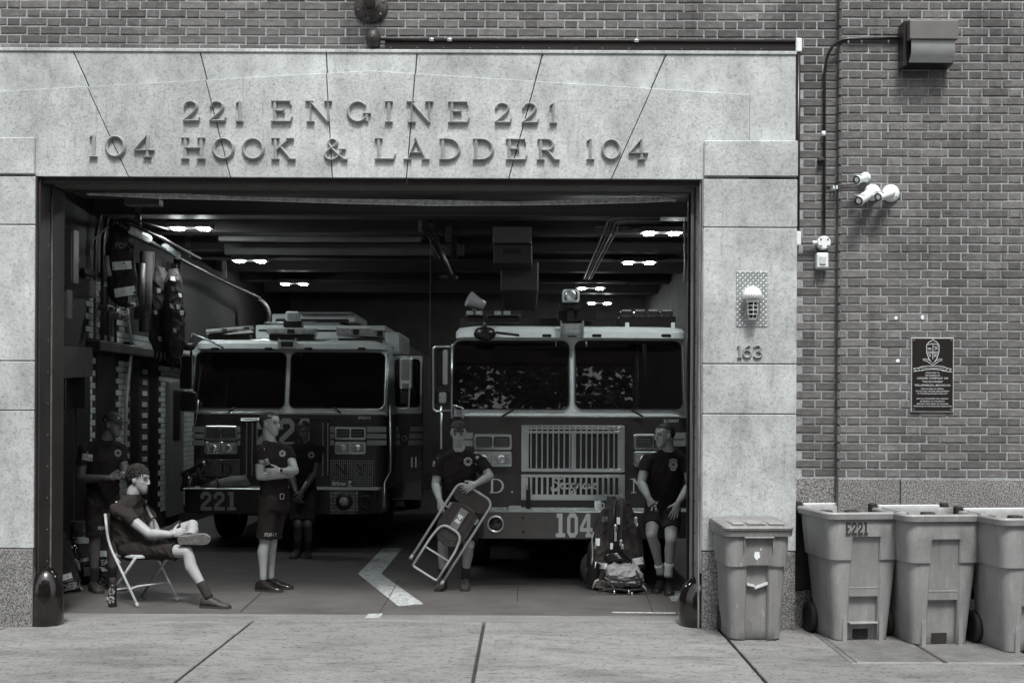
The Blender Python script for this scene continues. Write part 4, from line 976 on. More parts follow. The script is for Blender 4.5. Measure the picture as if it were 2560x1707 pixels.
# heater box, duct and conduits
hb = thing('unit_heater', 'grey box heater hanging from the garage ceiling near the centre', 'heater', P(1281, 590, 5.0))
a, b = P(1231, 607, 5.0), P(1329, 566, 5.0)
MB().box(a.x, b.x, 5.0, 5.5, a.z, b.z, .01).build('cover', mat('heater_grey', .09, .5, var=.15), hb)
MB().box(a.x + .01, b.x + .01, 5.1, 5.9, a.z - .24, a.z - .005, .01).build('body', mat('heater_dark', .03, .5), hb)
MB().box(a.x + .12, b.x - .12, 5.085, 5.1, a.z - .12, a.z - .06, .004).build('grille', M_black, hb)
MB().box(a.x + .08, b.x + .1, 6.0, 9.0, a.z - .5, a.z - .1, .02).build('duct', mat('duct_grey', .035, .5), hb)
MB().cyl((a.x + .25, 5.2, b.z), (a.x + .25, 5.2, ZC), .01).build('hanger', M_steel, hb)
op = thing('door_opener', 'steel door operator track with perforated brackets near the centre of the ceiling', 'door opener', P(1060, 600, 5.2))
p = P(1051, 555, 5.0); MB().box(p.x - .025, p.x + .025, 4.98, 5.02, p.z - .12, ZC, .003).build('bracket', M_worn, op)
m = MB()
for k in range(3): m.cyl((p.x, 4.979, p.z - .08 + k * .07), (p.x, 4.975, p.z - .08 + k * .07), .012)
m.build('hole', M_black, op)
along('track', [P(1065, 570, 4.9), P(1105, 640, 6.0), P(1128, 690, 7.5)], .045, M_black, op)
for px, py, y in ((1076, 585, 5.2), (1120, 595, 5.5), (1135, 635, 6.4), (1090, 635, 6.1)):
    p = P(px, py, y); MB().box(p.x - .04, p.x + .04, y, y + .03, p.z - .05, ZC, .004).build('bracket', M_steel, op)
p = P(1122, 693, 7.5); MB().box(p.x - .12, p.x + .12, 7.4, 7.6, p.z - .02, p.z + .02, .004).build('foot_plate', M_worn, op)
ch_ = thing('pull_chain', 'thin beaded pull chain hanging between the two trucks', 'chain', P(1076, 900, 5.0))
pt = P(1076, 665, 5.2); pb = P(1073, 1010, 5.2); m = MB(); nL = 110
for k in range(nL): m.ell(pt.lerp(pb, k / nL), .009, .006, .0065, nu=5, nv=4)
tag(m.build('link', M_worn, ch_), kind='stuff')
MB().cyl(pt, (pt.x, 5.2, ZC), .004, n=5).build('cord', M_worn, ch_)
cn = thing('conduit_bundle', 'bundle of thin conduits bending down the ceiling at right', 'conduits', P(1560, 600, 5))
for k in range(4):
    o = k * 10
    along('conduit', rounded_path([P(1650, 545 + k * 4, 4.6), P(1522 + o * .8, 545 + k * 4, 4.6), P(1512 + o, 575, 5.0), P(1458 + o * .6, 700, 10.5)], .15), .012, M_worn if k % 2 else mat('grey_conduit', .22, .4), cn)
for py, y in ((577, 5.1), (568, 4.9)):
    p = P(1530, py, y); MB().box(p.x - .2, p.x + .2, y - .02, y + .02, p.z - .01, p.z + .012, .004).build('strut', M_worn, cn)
along('conduit', [P(1590, 716, 10), P(1560, 705, 10), P(1450, 700, 10)], .012, M_steel, cn)
rd = thing('roller_door_track', 'right hand door track with a hanging grey cord inside the jamb', 'door track', P(1715, 700, 1.5))
a = P(1722, 520, 1.2); MB().box(a.x - .03, a.x + .03, 1.0, 1.06, .1, 3.7, .005).build('track', M_black, rd)
along('cord', [P(1712, 545, .9), P(1711, 620, .9), P(1712, 660, .9), P(1709, 705, .9)], .007, M_alum, rd)
# conduits and a hanging plate on the rear
rp = thing('ceiling_panel', 'long pale folded panel under the ceiling, left of the heater', 'panel', P(880, 590, 6.2))
a, b = P(545, 603, 6.3), P(1052, 578, 6.3)
MB().box(a.x, b.x, 6.3, 6.36, a.z, b.z, .008).build('face', mat('pale_panel', .15, .4, var=.3, scale=1.5), rp)
MB().box(a.x, b.x, 6.365, 7.0, b.z - .03, b.z, .008).build('top', M_lampb, rp)
a, b = P(560, 636, 6.9), P(1160, 610, 6.9); MB().box(a.x, b.x, 6.9, 6.95, a.z, b.z, .008).build('face', mat('dim_panel', .10, .5, var=.3, scale=1.5), rp)
for px in (600, 800, 1000): p = P(px, 578, 6.35); MB().cyl((p.x, 6.35, p.z), (p.x, 6.35, ZC), .006, n=6).build('hanger', M_steel, rp)
# ------------------------------------------------------------------ fire trucks
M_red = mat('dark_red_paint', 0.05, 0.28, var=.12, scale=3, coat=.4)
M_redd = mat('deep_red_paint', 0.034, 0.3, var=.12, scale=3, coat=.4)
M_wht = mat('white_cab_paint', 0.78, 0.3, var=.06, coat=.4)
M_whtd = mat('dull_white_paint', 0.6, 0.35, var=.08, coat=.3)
M_glass = mat('windscreen_glass', 0.006, 0.012, var=0, spec=.55)
M_lens = mat('clear_lens', 0.30, 0.1, var=.35, scale=40, spec=.8)
M_dlens = mat('dark_lens', 0.03, 0.08, var=.3, scale=30, spec=.8)
M_gold = mat('pale_lettering', 0.6, 0.5, var=.08)
M_strip = mat('reflective_stripe', 0.28, 0.4, var=.1)
M_mesh = mat('radiator_mesh', 0.02, 0.6, var=.5, scale=90)
def rect_px(px0, py0, px1, py1, y):
    a, b = P(px0, (py0 + py1) / 2, y), P(px1, (py0 + py1) / 2, y); return a.x, b.x, PZ((px0 + px1) / 2, py1, y), PZ((px0 + px1) / 2, py0, y)
def panel(name, root, m, r4, y, th, r=.01, bev=.004, n=4):
    x0, x1, z0, z1 = rect_px(*r4, y); mb = MB(); mb.prism(rrect(x0, x1, z0, z1, min(r, (x1 - x0) * .45, (z1 - z0) * .45), n), Fr((0, y, 0)), -th, 0, bev); return mb.build(name, m, root)
def ring_px(name, root, m, r4, y, th, wd, r=.03, bev=.004):
    x0, x1, z0, z1 = rect_px(*r4, y); mb = MB(); o = rrect(x0, x1, z0, z1, r); i = rrect(x0 + wd, x1 - wd, z0 + wd, z1 - wd, max(.004, r - wd)); mb.frame(o, i, Fr((0, y, 0)), -th, 0, bev); return mb.build(name, m, root)
def tube_px(name, root, m, pts, r, rnd=.03, n=8):
    q = [P(*p) for p in pts]; mb = MB(); mb.tube(rounded_path(q, rnd) if len(q) > 2 else q, r, n); return mb.build(name, m, root)
def cab(root, X0, Y0, low, high, tilt=.15):
    def plan(z, w, y0, y1, r):
        pts = rrect(-w, w, y0, y1, r, 5); return [Vector((X0 + a, Y0 + b, z)) for a, b in pts]
    MB().loft([plan(.72, 1.215, .02, 2.5, .14), plan(.74, 1.235, 0, 2.5, .16), plan(1.2, 1.245, 0, 2.5, .16), plan(1.685, 1.245, 0, 2.5, .16)], True, True, True).build('lower_cab', low, root)
    b = root.children[-1]; b.modifiers.new('e', 'EDGE_SPLIT').split_angle = R(35)
    MB().loft([plan(1.686, 1.238, .006, 2.5, .18), plan(1.76, 1.236, .012, 2.5, .18), plan(2.50, 1.215, .012 + tilt, 2.5, .2), plan(2.52, 1.222, .03, 2.5, .2), plan(2.585, 1.222, .035, 2.5, .2), plan(2.63, 1.19, .10, 2.45, .2), plan(2.655, 1.08, .26, 2.4, .2)], True, True, True).build('upper_cab', high, root)
    b = root.children[-1]; b.modifiers.new('e', 'EDGE_SPLIT').split_angle = R(35)
    MB().box(X0 - 1.2, X0 + 1.2, Y0 + 2.52, Y0 + 8.4, .55, 2.75, .03).build('rear_body', low, root)
    MB().box(X0 - .5, X0 + .5, Y0 - .2, Y0 + 8.2, .42, .7).build('chassis', M_blackm, root)
    for s in (-1, 1):
        for yy in (1.25, 6.3):
            x = X0 + s * 1.02; MB().lathe((x - .14, Y0 + yy, .50), (1, 0, 0), [(.3, 0), (.46, 0), (.5, .03), (.5, .25), (.46, .28), (.3, .28)], 28, False, False).build('wheel', M_rub, root)
            w = root.children[-1]; MB().lathe((x - .1, Y0 + yy, .50), (1, 0, 0), [(.31, 0), (.31, .2)], 24).build('rim', M_alum, w)
    return
def windscreen(root, Y0, r4, tilt=.15):
    x0, x1, z0, z1 = rect_px(*r4, Y0 + .04)
    v = Vector((0, tilt, .74)).normalized(); n = Vector((0, -v.z, v.y)); zo = 1.76
    fr = Fr((0, Y0 + .010, zo), (1, 0, 0), v, n); k = 1.0
    o = rrect(x0, x1, (z0 - zo), (z1 - zo), .085, 6)
    MB().prism(o, fr, 0, .006, .002).build('windscreen', M_glass, root)
    ws_ = root.children[-1]
    i2 = inset(o if sum(o[i][0] * o[(i + 1) % len(o)][1] - o[(i + 1) % len(o)][0] * o[i][1] for i in range(len(o))) > 0 else o[::-1], .014)
    mb = MB(); mb.frame(o, i2, fr, .004, .016, .003); mb.build('gasket', M_blackm, ws_)
    o2 = inset(o, -.009); mb = MB(); mb.frame(o2, o, fr, .0, .012, .002); mb.build('bright_trim', M_alum, ws_)
    return ws_
def lamp_box(root, r4, y, dark, split=True, name='headlight'):
    o = panel(name, root, M_chrome, r4, y, .05, .025, .008)
    x0, y0, x1, y1 = r4; g = (x1 - x0) * .06; m = (x0 + x1) / 2
    for a, b in (((x0 + g, m - g * .35), (m + g * .35, x1 - g)) if split else ((x0 + g, x1 - g),)):
        k = (y1 - y0) * .16
        q = panel('lens', o, M_dlens if dark else M_lens, (a, y0 + k, b, y1 - k), y - .006, .02, .018, .006)
        X = rect_px(a, y0 + k, b, y1 - k, y - .012)
        if not dark: MB().lathe(((X[0] + X[1]) / 2, y - .004, (X[2] + X[3]) / 2), (0, -1, 0), [(.045, 0), (.04, .006), (.02, .009)], 16).build('bulb_reflector', M_chrome, o)
        else:
            mb = MB()
            for t in range(5): z = X[2] + (X[3] - X[2]) * (t + .6) / 6; mb.box(X[0] + .012, X[1] - .012, y - .0145, y - .011, z, z + .004)
            tag(mb.build('lens_rib', M_strip, o), kind='stuff')
    return o
def wiper(root, pts, Y):
    tube_px('wiper', root, M_black, [(a, b, Y) for a, b in pts], .011)
def lightbar(root, r4, y, skew, m, cells=7, name='light_bar'):
    x0, x1, z0, z1 = rect_px(*r4, y)
    q = lambda x: skew * (x - x0)
    mb = MB(); mb.loft([[Vector((x, y + e, z + q(x))) for e, z in ((0, z0 + .02), (-.012, (z0 + z1) / 2), (0, z1 - .01), (.2, z1), (.2, z0))] for x in (x0, x1)], True, True, False); o = mb.build(name, m, root)
    for i in range(cells):
        a = x0 + (x1 - x0) * (i + .12) / cells; b = x0 + (x1 - x0) * (i + .88) / cells; zz = q((a + b) / 2)
        MB().box(a, b, y - .018, y, z0 + zz + .028, z1 + zz - .02, .006).build('light_cell', M_lens if i % 3 != 2 else M_dlens, o)
    MB().box(x0 + .02, x1 - .02, y + .02, y + .18, z0 + min(q(x0), q(x1)) - .05, z0 + min(q(x0), q(x1)) + .012, .004).build('base_rail', M_black, o)
    return o
# ---- ladder company truck, right
YT = 2.93
tb = thing('fire_truck', 'fire truck on the right marked 104 with the tall chrome slotted grille', 'fire truck', (P(1428, 1000, YT).x, YT, 0), 'fire trucks parked in the garage')
X0 = tb.location.x
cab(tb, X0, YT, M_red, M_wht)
windscreen(tb, YT, (1131, 847, 1424, 1025)); windscreen(tb, YT, (1437, 847, 1708, 1025))
yF = YT - .012
# bright lines and seam
panel('trim_line', tb, M_chrome, (1132, 1039, 1722, 1042), YT - .004, .02, .002, .001)
for a, b in ((1355, 1379), (1480, 1504), (1653, 1678), (1418, 1442)): panel('marker_lamp', tb, M_black, (a, 835, b, 843), YT - .004 + .03, .05, .02, .006)
wiper(tb, [(1255, 1041), (1284, 1024)], YT - .03); wiper(tb, [(1607, 1041), (1578, 1024)], YT - .03)
# grille
ring_px('grille_frame', tb, M_chrome, (1303, 1063, 1562, 1179), yF - .012, .05, .012, .012, .004)
g = panel('radiator', tb, M_mesh, (1305, 1066, 1560, 1177), yF - .0, .03, .005, .001)
panel('grille_header', tb, M_chrome, (1315, 1068, 1550, 1073), yF - .018, .02, .004, .002)
panel('grille_header', tb, M_chrome, (1315, 1077, 1550, 1083), yF - .018, .02, .004, .002)
panel('grille_footer', tb, M_chrome, (1315, 1171, 1550, 1176), yF - .018, .02, .004, .002)
for a, b in ((1303, 1322), (1544, 1562)): panel('grille_cheek', tb, M_chrome, (a, 1066, b, 1177), yF - .016, .02, .004, .003)
for i in range(16): x = 1327.5 + i * 13.85; panel('grille_bar', tb, M_chrome, (x - 1.9, 1066, x + 1.9, 1177), yF - .022 + .0015 * (i % 2), .03, .004, .003)
panel('grille_spine', tb, M_chrome, (1428, 1077, 1437, 1178), yF - .030, .02, .006, .006)
panel('lower_radiator', tb, M_mesh, (1305, 1186, 1560, 1249), yF - .0, .03, .005, .001)
for r4 in ((1303, 1186, 1562, 1193), (1303, 1236, 1562, 1250), (1303, 1193.2, 1320, 1235.8), (1546, 1193.2, 1562, 1235.8)): panel('lower_grille_panel', tb, M_chrome, r4, yF - .012, .03, .003, .001)
for i in range(16): x = 1327.5 + i * 13.85; panel('lower_grille_bar', tb, M_chrome, (x - 2.8, 1191, x + 2.8, 1238), yF - .014 + .0015 * (i % 2), .02, .004, .003)
mb = MB()
x0, x1, z0, z1 = rect_px(1376, 1195, 1490, 1225, yF - .03); fs = Fr((x0, yF - .022, z0)); sc = z1 - z0
scr = [[(.75, .95), (.45, 1.0), (.25, .82), (.5, .62), (.68, .4), (.5, .12), (.2, .1), (.05, .25)], [(.68, .3), (.95, .42), (1.0, .58), (.88, .58), (.82, .35), (.98, .15), (1.2, .25)], [(1.55, .52), (1.35, .55), (1.22, .32), (1.35, .14), (1.55, .3), (1.58, .55), (1.56, .22), (1.75, .2)], [(2.05, .52), (1.85, .55), (1.74, .32), (1.88, .16), (2.06, .3), (2.08, .55), (2.02, -.2), (1.8, -.3), (1.82, -.1), (2.3, .3)], [(2.25, .2), (2.32, .55), (2.36, .48), (2.52, .55), (2.5, .3), (2.6, .16), (2.72, .25)], [(3.02, .52), (2.84, .55), (2.72, .32), (2.85, .16), (3.02, .3), (3.05, .55), (3.05, .22), (3.2, .2)], [(3.2, .55), (3.28, .2), (3.45, .35), (3.48, .55), (3.55, .45)], [(3.5, .35), (3.72, .42), (3.76, .56), (3.64, .56), (3.58, .35), (3.72, .15), (3.95, .25)], [(1.0, 1.0), (.6, .85)], [(.05, .05), (.3, -.05), (.7, .05)]]
for k, pts in enumerate(scr): stroke(mb, bz(pts, 26), [.115] * 27, fs, 0, .014 + .0007 * k, 0, 0, sc, False)
mb.build('script_badge', M_chrome, tb)
# headlights, stripes, lettering
lamp_box(tb, (1184, 1085, 1280, 1124), yF - .02, True, name='turn_lamp'); lamp_box(tb, (1184, 1128, 1280, 1166), yF - .02, False)
lamp_box(tb, (1585, 1085, 1681, 1124), yF - .02, True, name='turn_lamp'); lamp_box(tb, (1585, 1128, 1681, 1166), yF - .02, False)
for r4 in ((1134, 1081, 1182, 1097), (1134, 1100, 1182, 1115), (1683, 1081, 1716, 1097), (1683, 1100, 1716, 1115)): panel('stripe', tb, M_strip, r4, YT - .003, .01, .002, .001)
mb = MB()
def tglyph(c, px0, py0, py1):
    x0, x1, z0, z1 = rect_px(px0, py0, px0 + 10, py1, YT); glyph(mb, c, Fr((0, YT - .001, 0)), x0, z0, z1 - z0, 0, .003, False, .95)
for c, px in (('F', 1150), ('.', 1186), ('D', 1223), ('.', 1275), ('N', 1577), ('.', 1632), ('Y', 1650), ('.', 1700)): tglyph(c, px, 1196, 1232)
x0, x1, z0, z1 = rect_px(1659, 1047, 1698, 1055, YT); print_text(mb, 'SL13005T', z1 - z0 + .006, Fr((x0, YT - .001, z0)), 0, 0, .002, .001, 'LEFT')
tag(mb.build('lettering', M_gold, tb), kind='stuff')
# bumper
bx0, bx1 = X0 - 1.24, X0 + 1.24; yB = YT - .53
zb0, zb1 = PZ(1430, 1346, yB), PZ(1430, 1281, yB)
mb = MB(); pl = [(bx0 + .35, yB), (bx1 - .35, yB), (bx1 - .02, yB + .14), (bx1, yB + .6), (bx0, yB + .6), (bx0 + .02, yB + .14)]
mb.loft([[Vector((a, b, z)) for a, b in pl] for z in (zb0, zb0 + .01, zb1)], True, True, False); mb.build('bumper', mat('bumper_red', .085, .32, var=.12, coat=.3), tb)
mb = MB(); mb.box(bx0 + .03, bx1 - .03, yB + .16, YT - .03, zb1, zb1 + .012, .003).box(bx0 + .33, bx1 - .33, yB + .004, yB + .162, zb1 + .0005, zb1 + .0125, .003); lugs(mb, Fr((bx0 + .1, yB + .17, zb1 + .012), (1, 0, 0), (0, 1, 0), (0, 0, 1)), 2.3, .3, .03, .026, .008, .003); mb.build('bumper_deck', M_plate, tb)
mb = MB(); x0, x1, z0, z1 = rect_px(1388, 1283, 1482, 1342, yB); block_text(mb, '104', Fr((0, yB, 0)), x0, x1, z0, z1); mb.build('unit_number', mat('white_number', .62, .5, var=.05), tb)
c = P(1239, 1309, yB); MB().lathe(c, (0, -1, 0), [(.088, -.01), (.088, .02), (.074, .026), (.066, .012)], 28, False, False).build('siren_ring', M_chrome, tb)
MB().lathe(c, (0, -1, 0), [(.07, 0), (.05, .002), (.03, .008), (.01, .014)], 24).build('siren_cone', M_dlens, tb)
for px, py in ((1307, 1293), (1308, 1328), (1515, 1310)): q = P(px, py, yB); MB().cyl(q, q + Vector((0, -.015, 0)), .014).build('tow_bolt', M_black, tb)
panel('hinge_plate', tb, M_alum, (1272, 1264, 1302, 1276), yB + .1, .02, .004, .003)
panel('hose_reel_bracket', tb, M_black, (1315, 1224, 1326, 1276), yB + .3, .05, .004, .003)
# roof equipment
o = panel('floodlight', tb, M_alum, (1404, 808, 1456, 838), YT - .05, .12, .02, .008); panel('lens', o, M_lens, (1411, 813, 1449, 833), YT - .058, .02, .01, .004)
for a in (1401, 1456): panel('yoke', o, M_alum, (a, 801, a + 4, 842), YT - .03, .06, .004, .002)
o = panel('spotlight', tb, M_whtd, (1406, 723, 1449, 755), YT + .2, .16, .03, .012); panel('lens', o, M_dlens, (1411, 728, 1444, 750), YT + .192, .02, .02, .006)
c_ = P(1427, 738, YT + .18); MB().lathe(c_, (0, -1, 0), [(.06, 0), (.058, .008), (.035, .01), (.02, .004)], 20, True, True).build('reflector', M_chrome, o)
panel('spotlight_base', tb, M_black, (1400, 756, 1453, 768), YT + .25, .2, .01, .006); panel('post', tb, M_black, (1418, 768, 1436, 802), YT + .3, .1, .01, .004)
lightbar(tb, (1163, 773, 1302, 794), YT + .25, .0, M_dlens, 6)
bb = panel('strobe_bar', tb, M_black, (1547, 790, 1690, 820), YT + .22, .3, .02, .008)
for i in range(4):
    a = 1551 + i * 33.5; o = panel('strobe', bb, M_dlens, (a, 774, a + 31, 792), YT + .2, .2, .04, .012, 6)
    panel('bright_top', o, M_lens, (a + 3, 774, a + 28, 778), YT + .197, .1, .01, .003)
for px in (1563, 1678): panel('leg', bb, M_wht, (px, 806, px + 10, 822), YT + .21, .05, .004, .002)
p = P(1182, 752, YT + .3); o = MB().lathe(p, Vector((-.85, -.3, .42)), [(.06, -.13), (.065, -.05), (.075, .0), (.085, .04), (.088, .05)], 20).build('horn_speaker', M_strip, tb)
MB().cyl(p + Vector((.02, 0, -.02)), p + Vector((.02, 0, -.2)), .02).build('speaker_post', M_black, o)
p = P(1212, 834, YT - .06); o = MB().ell(p, .118, .08, .075, nu=20, nv=12).build('dome_mirror', M_black, tb); MB().cyl(p + Vector((0, 0, .06)), p + Vector((0, .15, .2)), .02).build('stalk', M_black, o)
tube_px('mirror_arm', tb, M_black, [(1240, 831, YT - .06), (1298, 838, YT - .02)], .014)
panel('roof_light_bar', tb, M_black, (1395, 775, 1487, 802), YT + .4, .3, .03, .01)
panel('roof_box', tb, M_redd, (1150, 796, 1690, 822), YT + .7, 1.5, .02, .02)
# driver side mirror assembly and grab rails
ml = tube_px('mirror_loop', tb, M_chrome, [(1128, 868, YT - .08), (1122, 866, YT - .12), (1088, 866, YT - .14), (1083, 872, YT - .14), (1083, 1022, YT - .14), (1090, 1028, YT - .14), (1128, 1026, YT - .05)], .011)
o = panel('mirror_head', ml, M_black, (1092, 872, 1120, 964), YT - .12, .07, .02, .01); panel('mirror_glass', o, M_strip, (1107, 874, 1119, 962), YT - .128, .01, .02, .002)
o = panel('convex_mirror', ml, M_black, (1088, 972, 1124, 1012), YT - .12, .06, .03, .015); panel('convex_glass', o, M_lens, (1097, 980, 1116, 1008), YT - .126, .02, .02, .008)
tube_px('grab_rail', tb, M_chrome, [(1103, 1014, YT - .1), (1103, 1122, YT - .1)], .011)
tube_px('grab_rail', tb, M_chrome, [(1104, 1185, YT - .1), (1105, 1220, YT - .1)], .011)
tube_px('grab_rail', tb, M_chrome, [(1130, 1012, YT - .06), (1158, 1019, YT - .06), (1157, 1046, YT - .06)], .009)
tube_px('side_rail', tb, M_chrome, [(1130, 860, YT - .0), (1129, 1045, YT - .02)], .009)
panel('door_handle', tb, M_chrome, (1712, 1082, 1719, 1110), YT - .02, .03, .01, .004)
# dashboard clutter seen through the glass is dark; the sun visor straps
for px in (1390, 1466): tube_px('visor_strap', tb, M_strip, [(px, 853, YT + .06), (px, 866, YT + .055)], .007)

# ---- engine company truck, left and farther back
YE = 5.7
te = thing('fire_truck', 'fire truck on the left, farther back, marked 221 with diamond plate numerals', 'fire truck', (P(722.5, 1000, YE).x, YE, 0), 'fire trucks parked in the garage')
X1 = te.location.x
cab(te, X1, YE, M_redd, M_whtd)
windscreen(te, YE, (484, 877, 714, 1022)); windscreen(te, YE, (723, 877, 962, 1022))
panel('trim_line', te, M_chrome, (480, 1031, 965, 1033.5), YE - .004, .02, .002, .001)
for a in (527, 661, 761, 894): panel('marker_lamp', te, M_black, (a, 868, a + 20, 875), YE + .02, .05, .02, .005)
wiper(te, [(570, 1032), (588, 1018)], YE - .03); wiper(te, [(852, 1032), (834, 1018)], YE - .03)
yG = YE - .012
panel('radiator', te, M_mesh, (602, 1045, 822, 1195), yG, .03, .01, .002)
ring_px('grille_frame', te, M_steel, (602, 1044, 824, 1196), yG - .008, .03, .01, .01, .003)
panel('bright_bar', te, M_chrome, (602, 1045, 660, 1048.5), yG - .02, .02, .003, .001); panel('bright_bar', te, M_chrome, (602, 1050, 655, 1052), yG - .02, .02, .003, .001)
for px in (615, 629, 641, 806, 818): panel('grille_post', te, M_alum, (px, 1056, px + 2.5, 1190), yG - .014, .02, .003, .001)
x0, x1, z0, z1 = rect_px(640, 1046, 784, 1118, yG - .03); mb = MB(); fr = Fr((0, yG - .018, 0)); block_text(mb, '221', fr, x0, x1, z0, z1, .006, .1)
wd = sum(GB[c][0] for c in '221') + .2; s_ = z1 - z0; kx = (x1 - x0) / (wd * s_); a_ = 0
for c in '221':
    for pts, wi in GB[c][1]:
        for i in range(len(pts) - 1):
            L_ = math.hypot(pts[i + 1][0] - pts[i][0], pts[i + 1][1] - pts[i][1]); nn = max(1, int(L_ * s_ / .03))
            for k in range(nn):
                for o_ in (-.06, 0.02):
                    t = (k + .5) / nn; u = pts[i][0] + (pts[i + 1][0] - pts[i][0]) * t + o_; v = pts[i][1] + (pts[i + 1][1] - pts[i][1]) * t + o_
                    tt = R(45 if k % 2 else -45); q = Vector((x0 + (a_ + u * s_) * kx, 0, z0 + v * s_)); f2 = Fr((q.x, yG - .026, q.z)); e1, e2 = (math.cos(tt) * .012, math.sin(tt) * .012), (-math.sin(tt) * .004, math.cos(tt) * .004)
                    mb.add([f2(*e1), f2(*e2), f2(-e1[0], -e1[1]), f2(-e2[0], -e2[1]), f2(0, 0, .004)], [(0, 1, 4), (1, 2, 4), (2, 3, 4), (3, 0, 4)])
    a_ += (GB[c][0] + .1) * s_
mb.build('plate_numerals', M_plate, te)
lamp_box(te, (511, 1064, 592, 1101), yG - .01, True, name='turn_lamp'); lamp_box(te, (511, 1104, 592, 1134), yG - .01, False)
lamp_box(te, (836, 1067, 915, 1099), yG - .01, True, name='turn_lamp'); lamp_box(te, (836, 1104, 915, 1135), yG - .01, False)
for x0, x1 in ((480, 510), (593, 601), (825, 835), (917, 966)):
    for a, b in ((1066, 1080), (1084, 1096), (1100, 1113)): panel('stripe', te, M_strip, (x0, a, x1, b), YE - .003, .01, .002, .001)
mb = MB()
x0, x1, z0, z1 = rect_px(895, 1039, 924, 1047, YE); print_text(mb, 'SP22013', z1 - z0 + .006, Fr((x0, YE - .001, z0)), 0, 0, .002, .001, 'LEFT'); mb.build('lettering', M_gold, te)
for r4, txt in (((825, 1149, 934, 1214), (('N', 836), ('.', 868), ('Y', 888), ('.', 922))), ((492, 1147, 601, 1190), (('F', 505), ('.', 535), ('D', 551), ('.', 588)))):
    x0, x1, z0, z1 = rect_px(*r4, yG); mb = MB(); mb.box(x0, x1, yG - .006, yG + .01, z0, z1, .002); o = mb.build('tread_plate', M_steel, te); mb = MB(); lugs(mb, Fr((x0, yG - .0055, z0)), x1 - x0, z1 - z0, .026, .024, .008, .004); tag(mb.build('tread_lug', M_alum, o), kind='stuff')
    mb = MB()
    for c, px in txt: X = rect_px(px, 1158, px + 10, 1186, yG); glyph(mb, c, Fr((0, yG - .0105, 0)), X[0], X[2], X[3] - X[2], 0, .003, False, 1.0)
    mb.build('lettering', M_black, o)
mb = MB(); X = rect_px(830, 1203, 886, 1214, yG - .01); f = Fr((X[0], yG - .012, X[2]));
for k, pts in enumerate([[(0, 0), (.3, 1), (.5, 0)], [(.6, 0), (.8, .9), (.9, .2), (1.1, .8)], [(1.3, 0), (1.4, .9), (1.7, .5), (1.5, .1)], [(1.9, .1), (2.2, .8), (2.4, .1)], [(2.5, .6), (2.7, .1), (2.9, .7), (3.2, .1)], [(3.7, .9), (4.3, 1.0), (3.8, .1), (4.5, 0)]]): stroke(mb, bz(pts, 14), [.16] * 15, f, 0, .008 + k * .0006, 0, 0, X[3] - X[2], False)
mb.build('script_badge', M_chrome, te)
# bumper of the engine
yH = YE - .5; bx0, bx1 = X1 - 1.24, X1 + 1.24; zb0, zb1 = PZ(720, 1284, yH), PZ(720, 1224, yH)
mb = MB(); pl = [(bx0 + .3, yH), (bx1 - .3, yH), (bx1 - .02, yH + .14), (bx1, yH + .6), (bx0, yH + .6), (bx0 + .02, yH + .14)]
mb.loft([[Vector((a, b, z)) for a, b in pl] for z in (zb0, zb1)], True, True, False); mb.build('bumper', M_redd, te)
mb = MB(); mb.box(bx0 + .03, bx1 - .03, yH + .005, YE - .03, zb1 + .0005, zb1 + .012, .003); lugs(mb, Fr((bx0 + .1, yH + .01, zb1 + .012), (1, 0, 0), (0, 1, 0), (0, 0, 1)), 2.3, .42, .034, .03, .009, .004); mb.build('bumper_deck', M_plate, te)
mb = MB(); x0, x1, z0, z1 = rect_px(500, 1229, 591, 1275, yH); block_text(mb, '221', Fr((0, yH, 0)), x0, x1, z0, z1); mb.build('unit_number', mat('grey_number', .26, .5, var=.05), te)
x0, x1, z0, z1 = rect_px(825, 1228, 896, 1278, yH); mb = MB(); mb.box(x0, x1, yH - .006, yH + .01, z0, z1, .002); sp_ = mb.build('speaker_plate', M_worn, te); mb = MB(); lugs(mb, Fr((x0, yH - .0055, z0)), x1 - x0, z1 - z0, .036, .040, .016, .006); tag(mb.build('tread_lug', M_chrome, sp_), kind='stuff')
c = Vector(((x0 + x1) / 2, yH - .007, (z0 + z1) / 2)); MB().lathe(c, (0, -1, 0), [(.105, 0), (.1, .01), (.06, .014)], 26).build('speaker_ring', M_black, sp_)
MB().lathe(c + Vector((0, -.015, 0)), (0, -1, 0), [(.056, 0), (.05, .008), (.012, .014)], 22).build('speaker_cone', M_lens, sp_)
c = P(915, 1253, yH); MB().lathe(c, (0, -1, 0), [(.078, -.01), (.078, .012), (.068, .014), (.062, .0)], 24, False, False).build('siren_ring', M_steel, te)
c = P(940, 1255, yH); panel('bumper_stay', te, M_steel, (936, 1228, 938, 1275), yH - .002, .02, .002, .001)
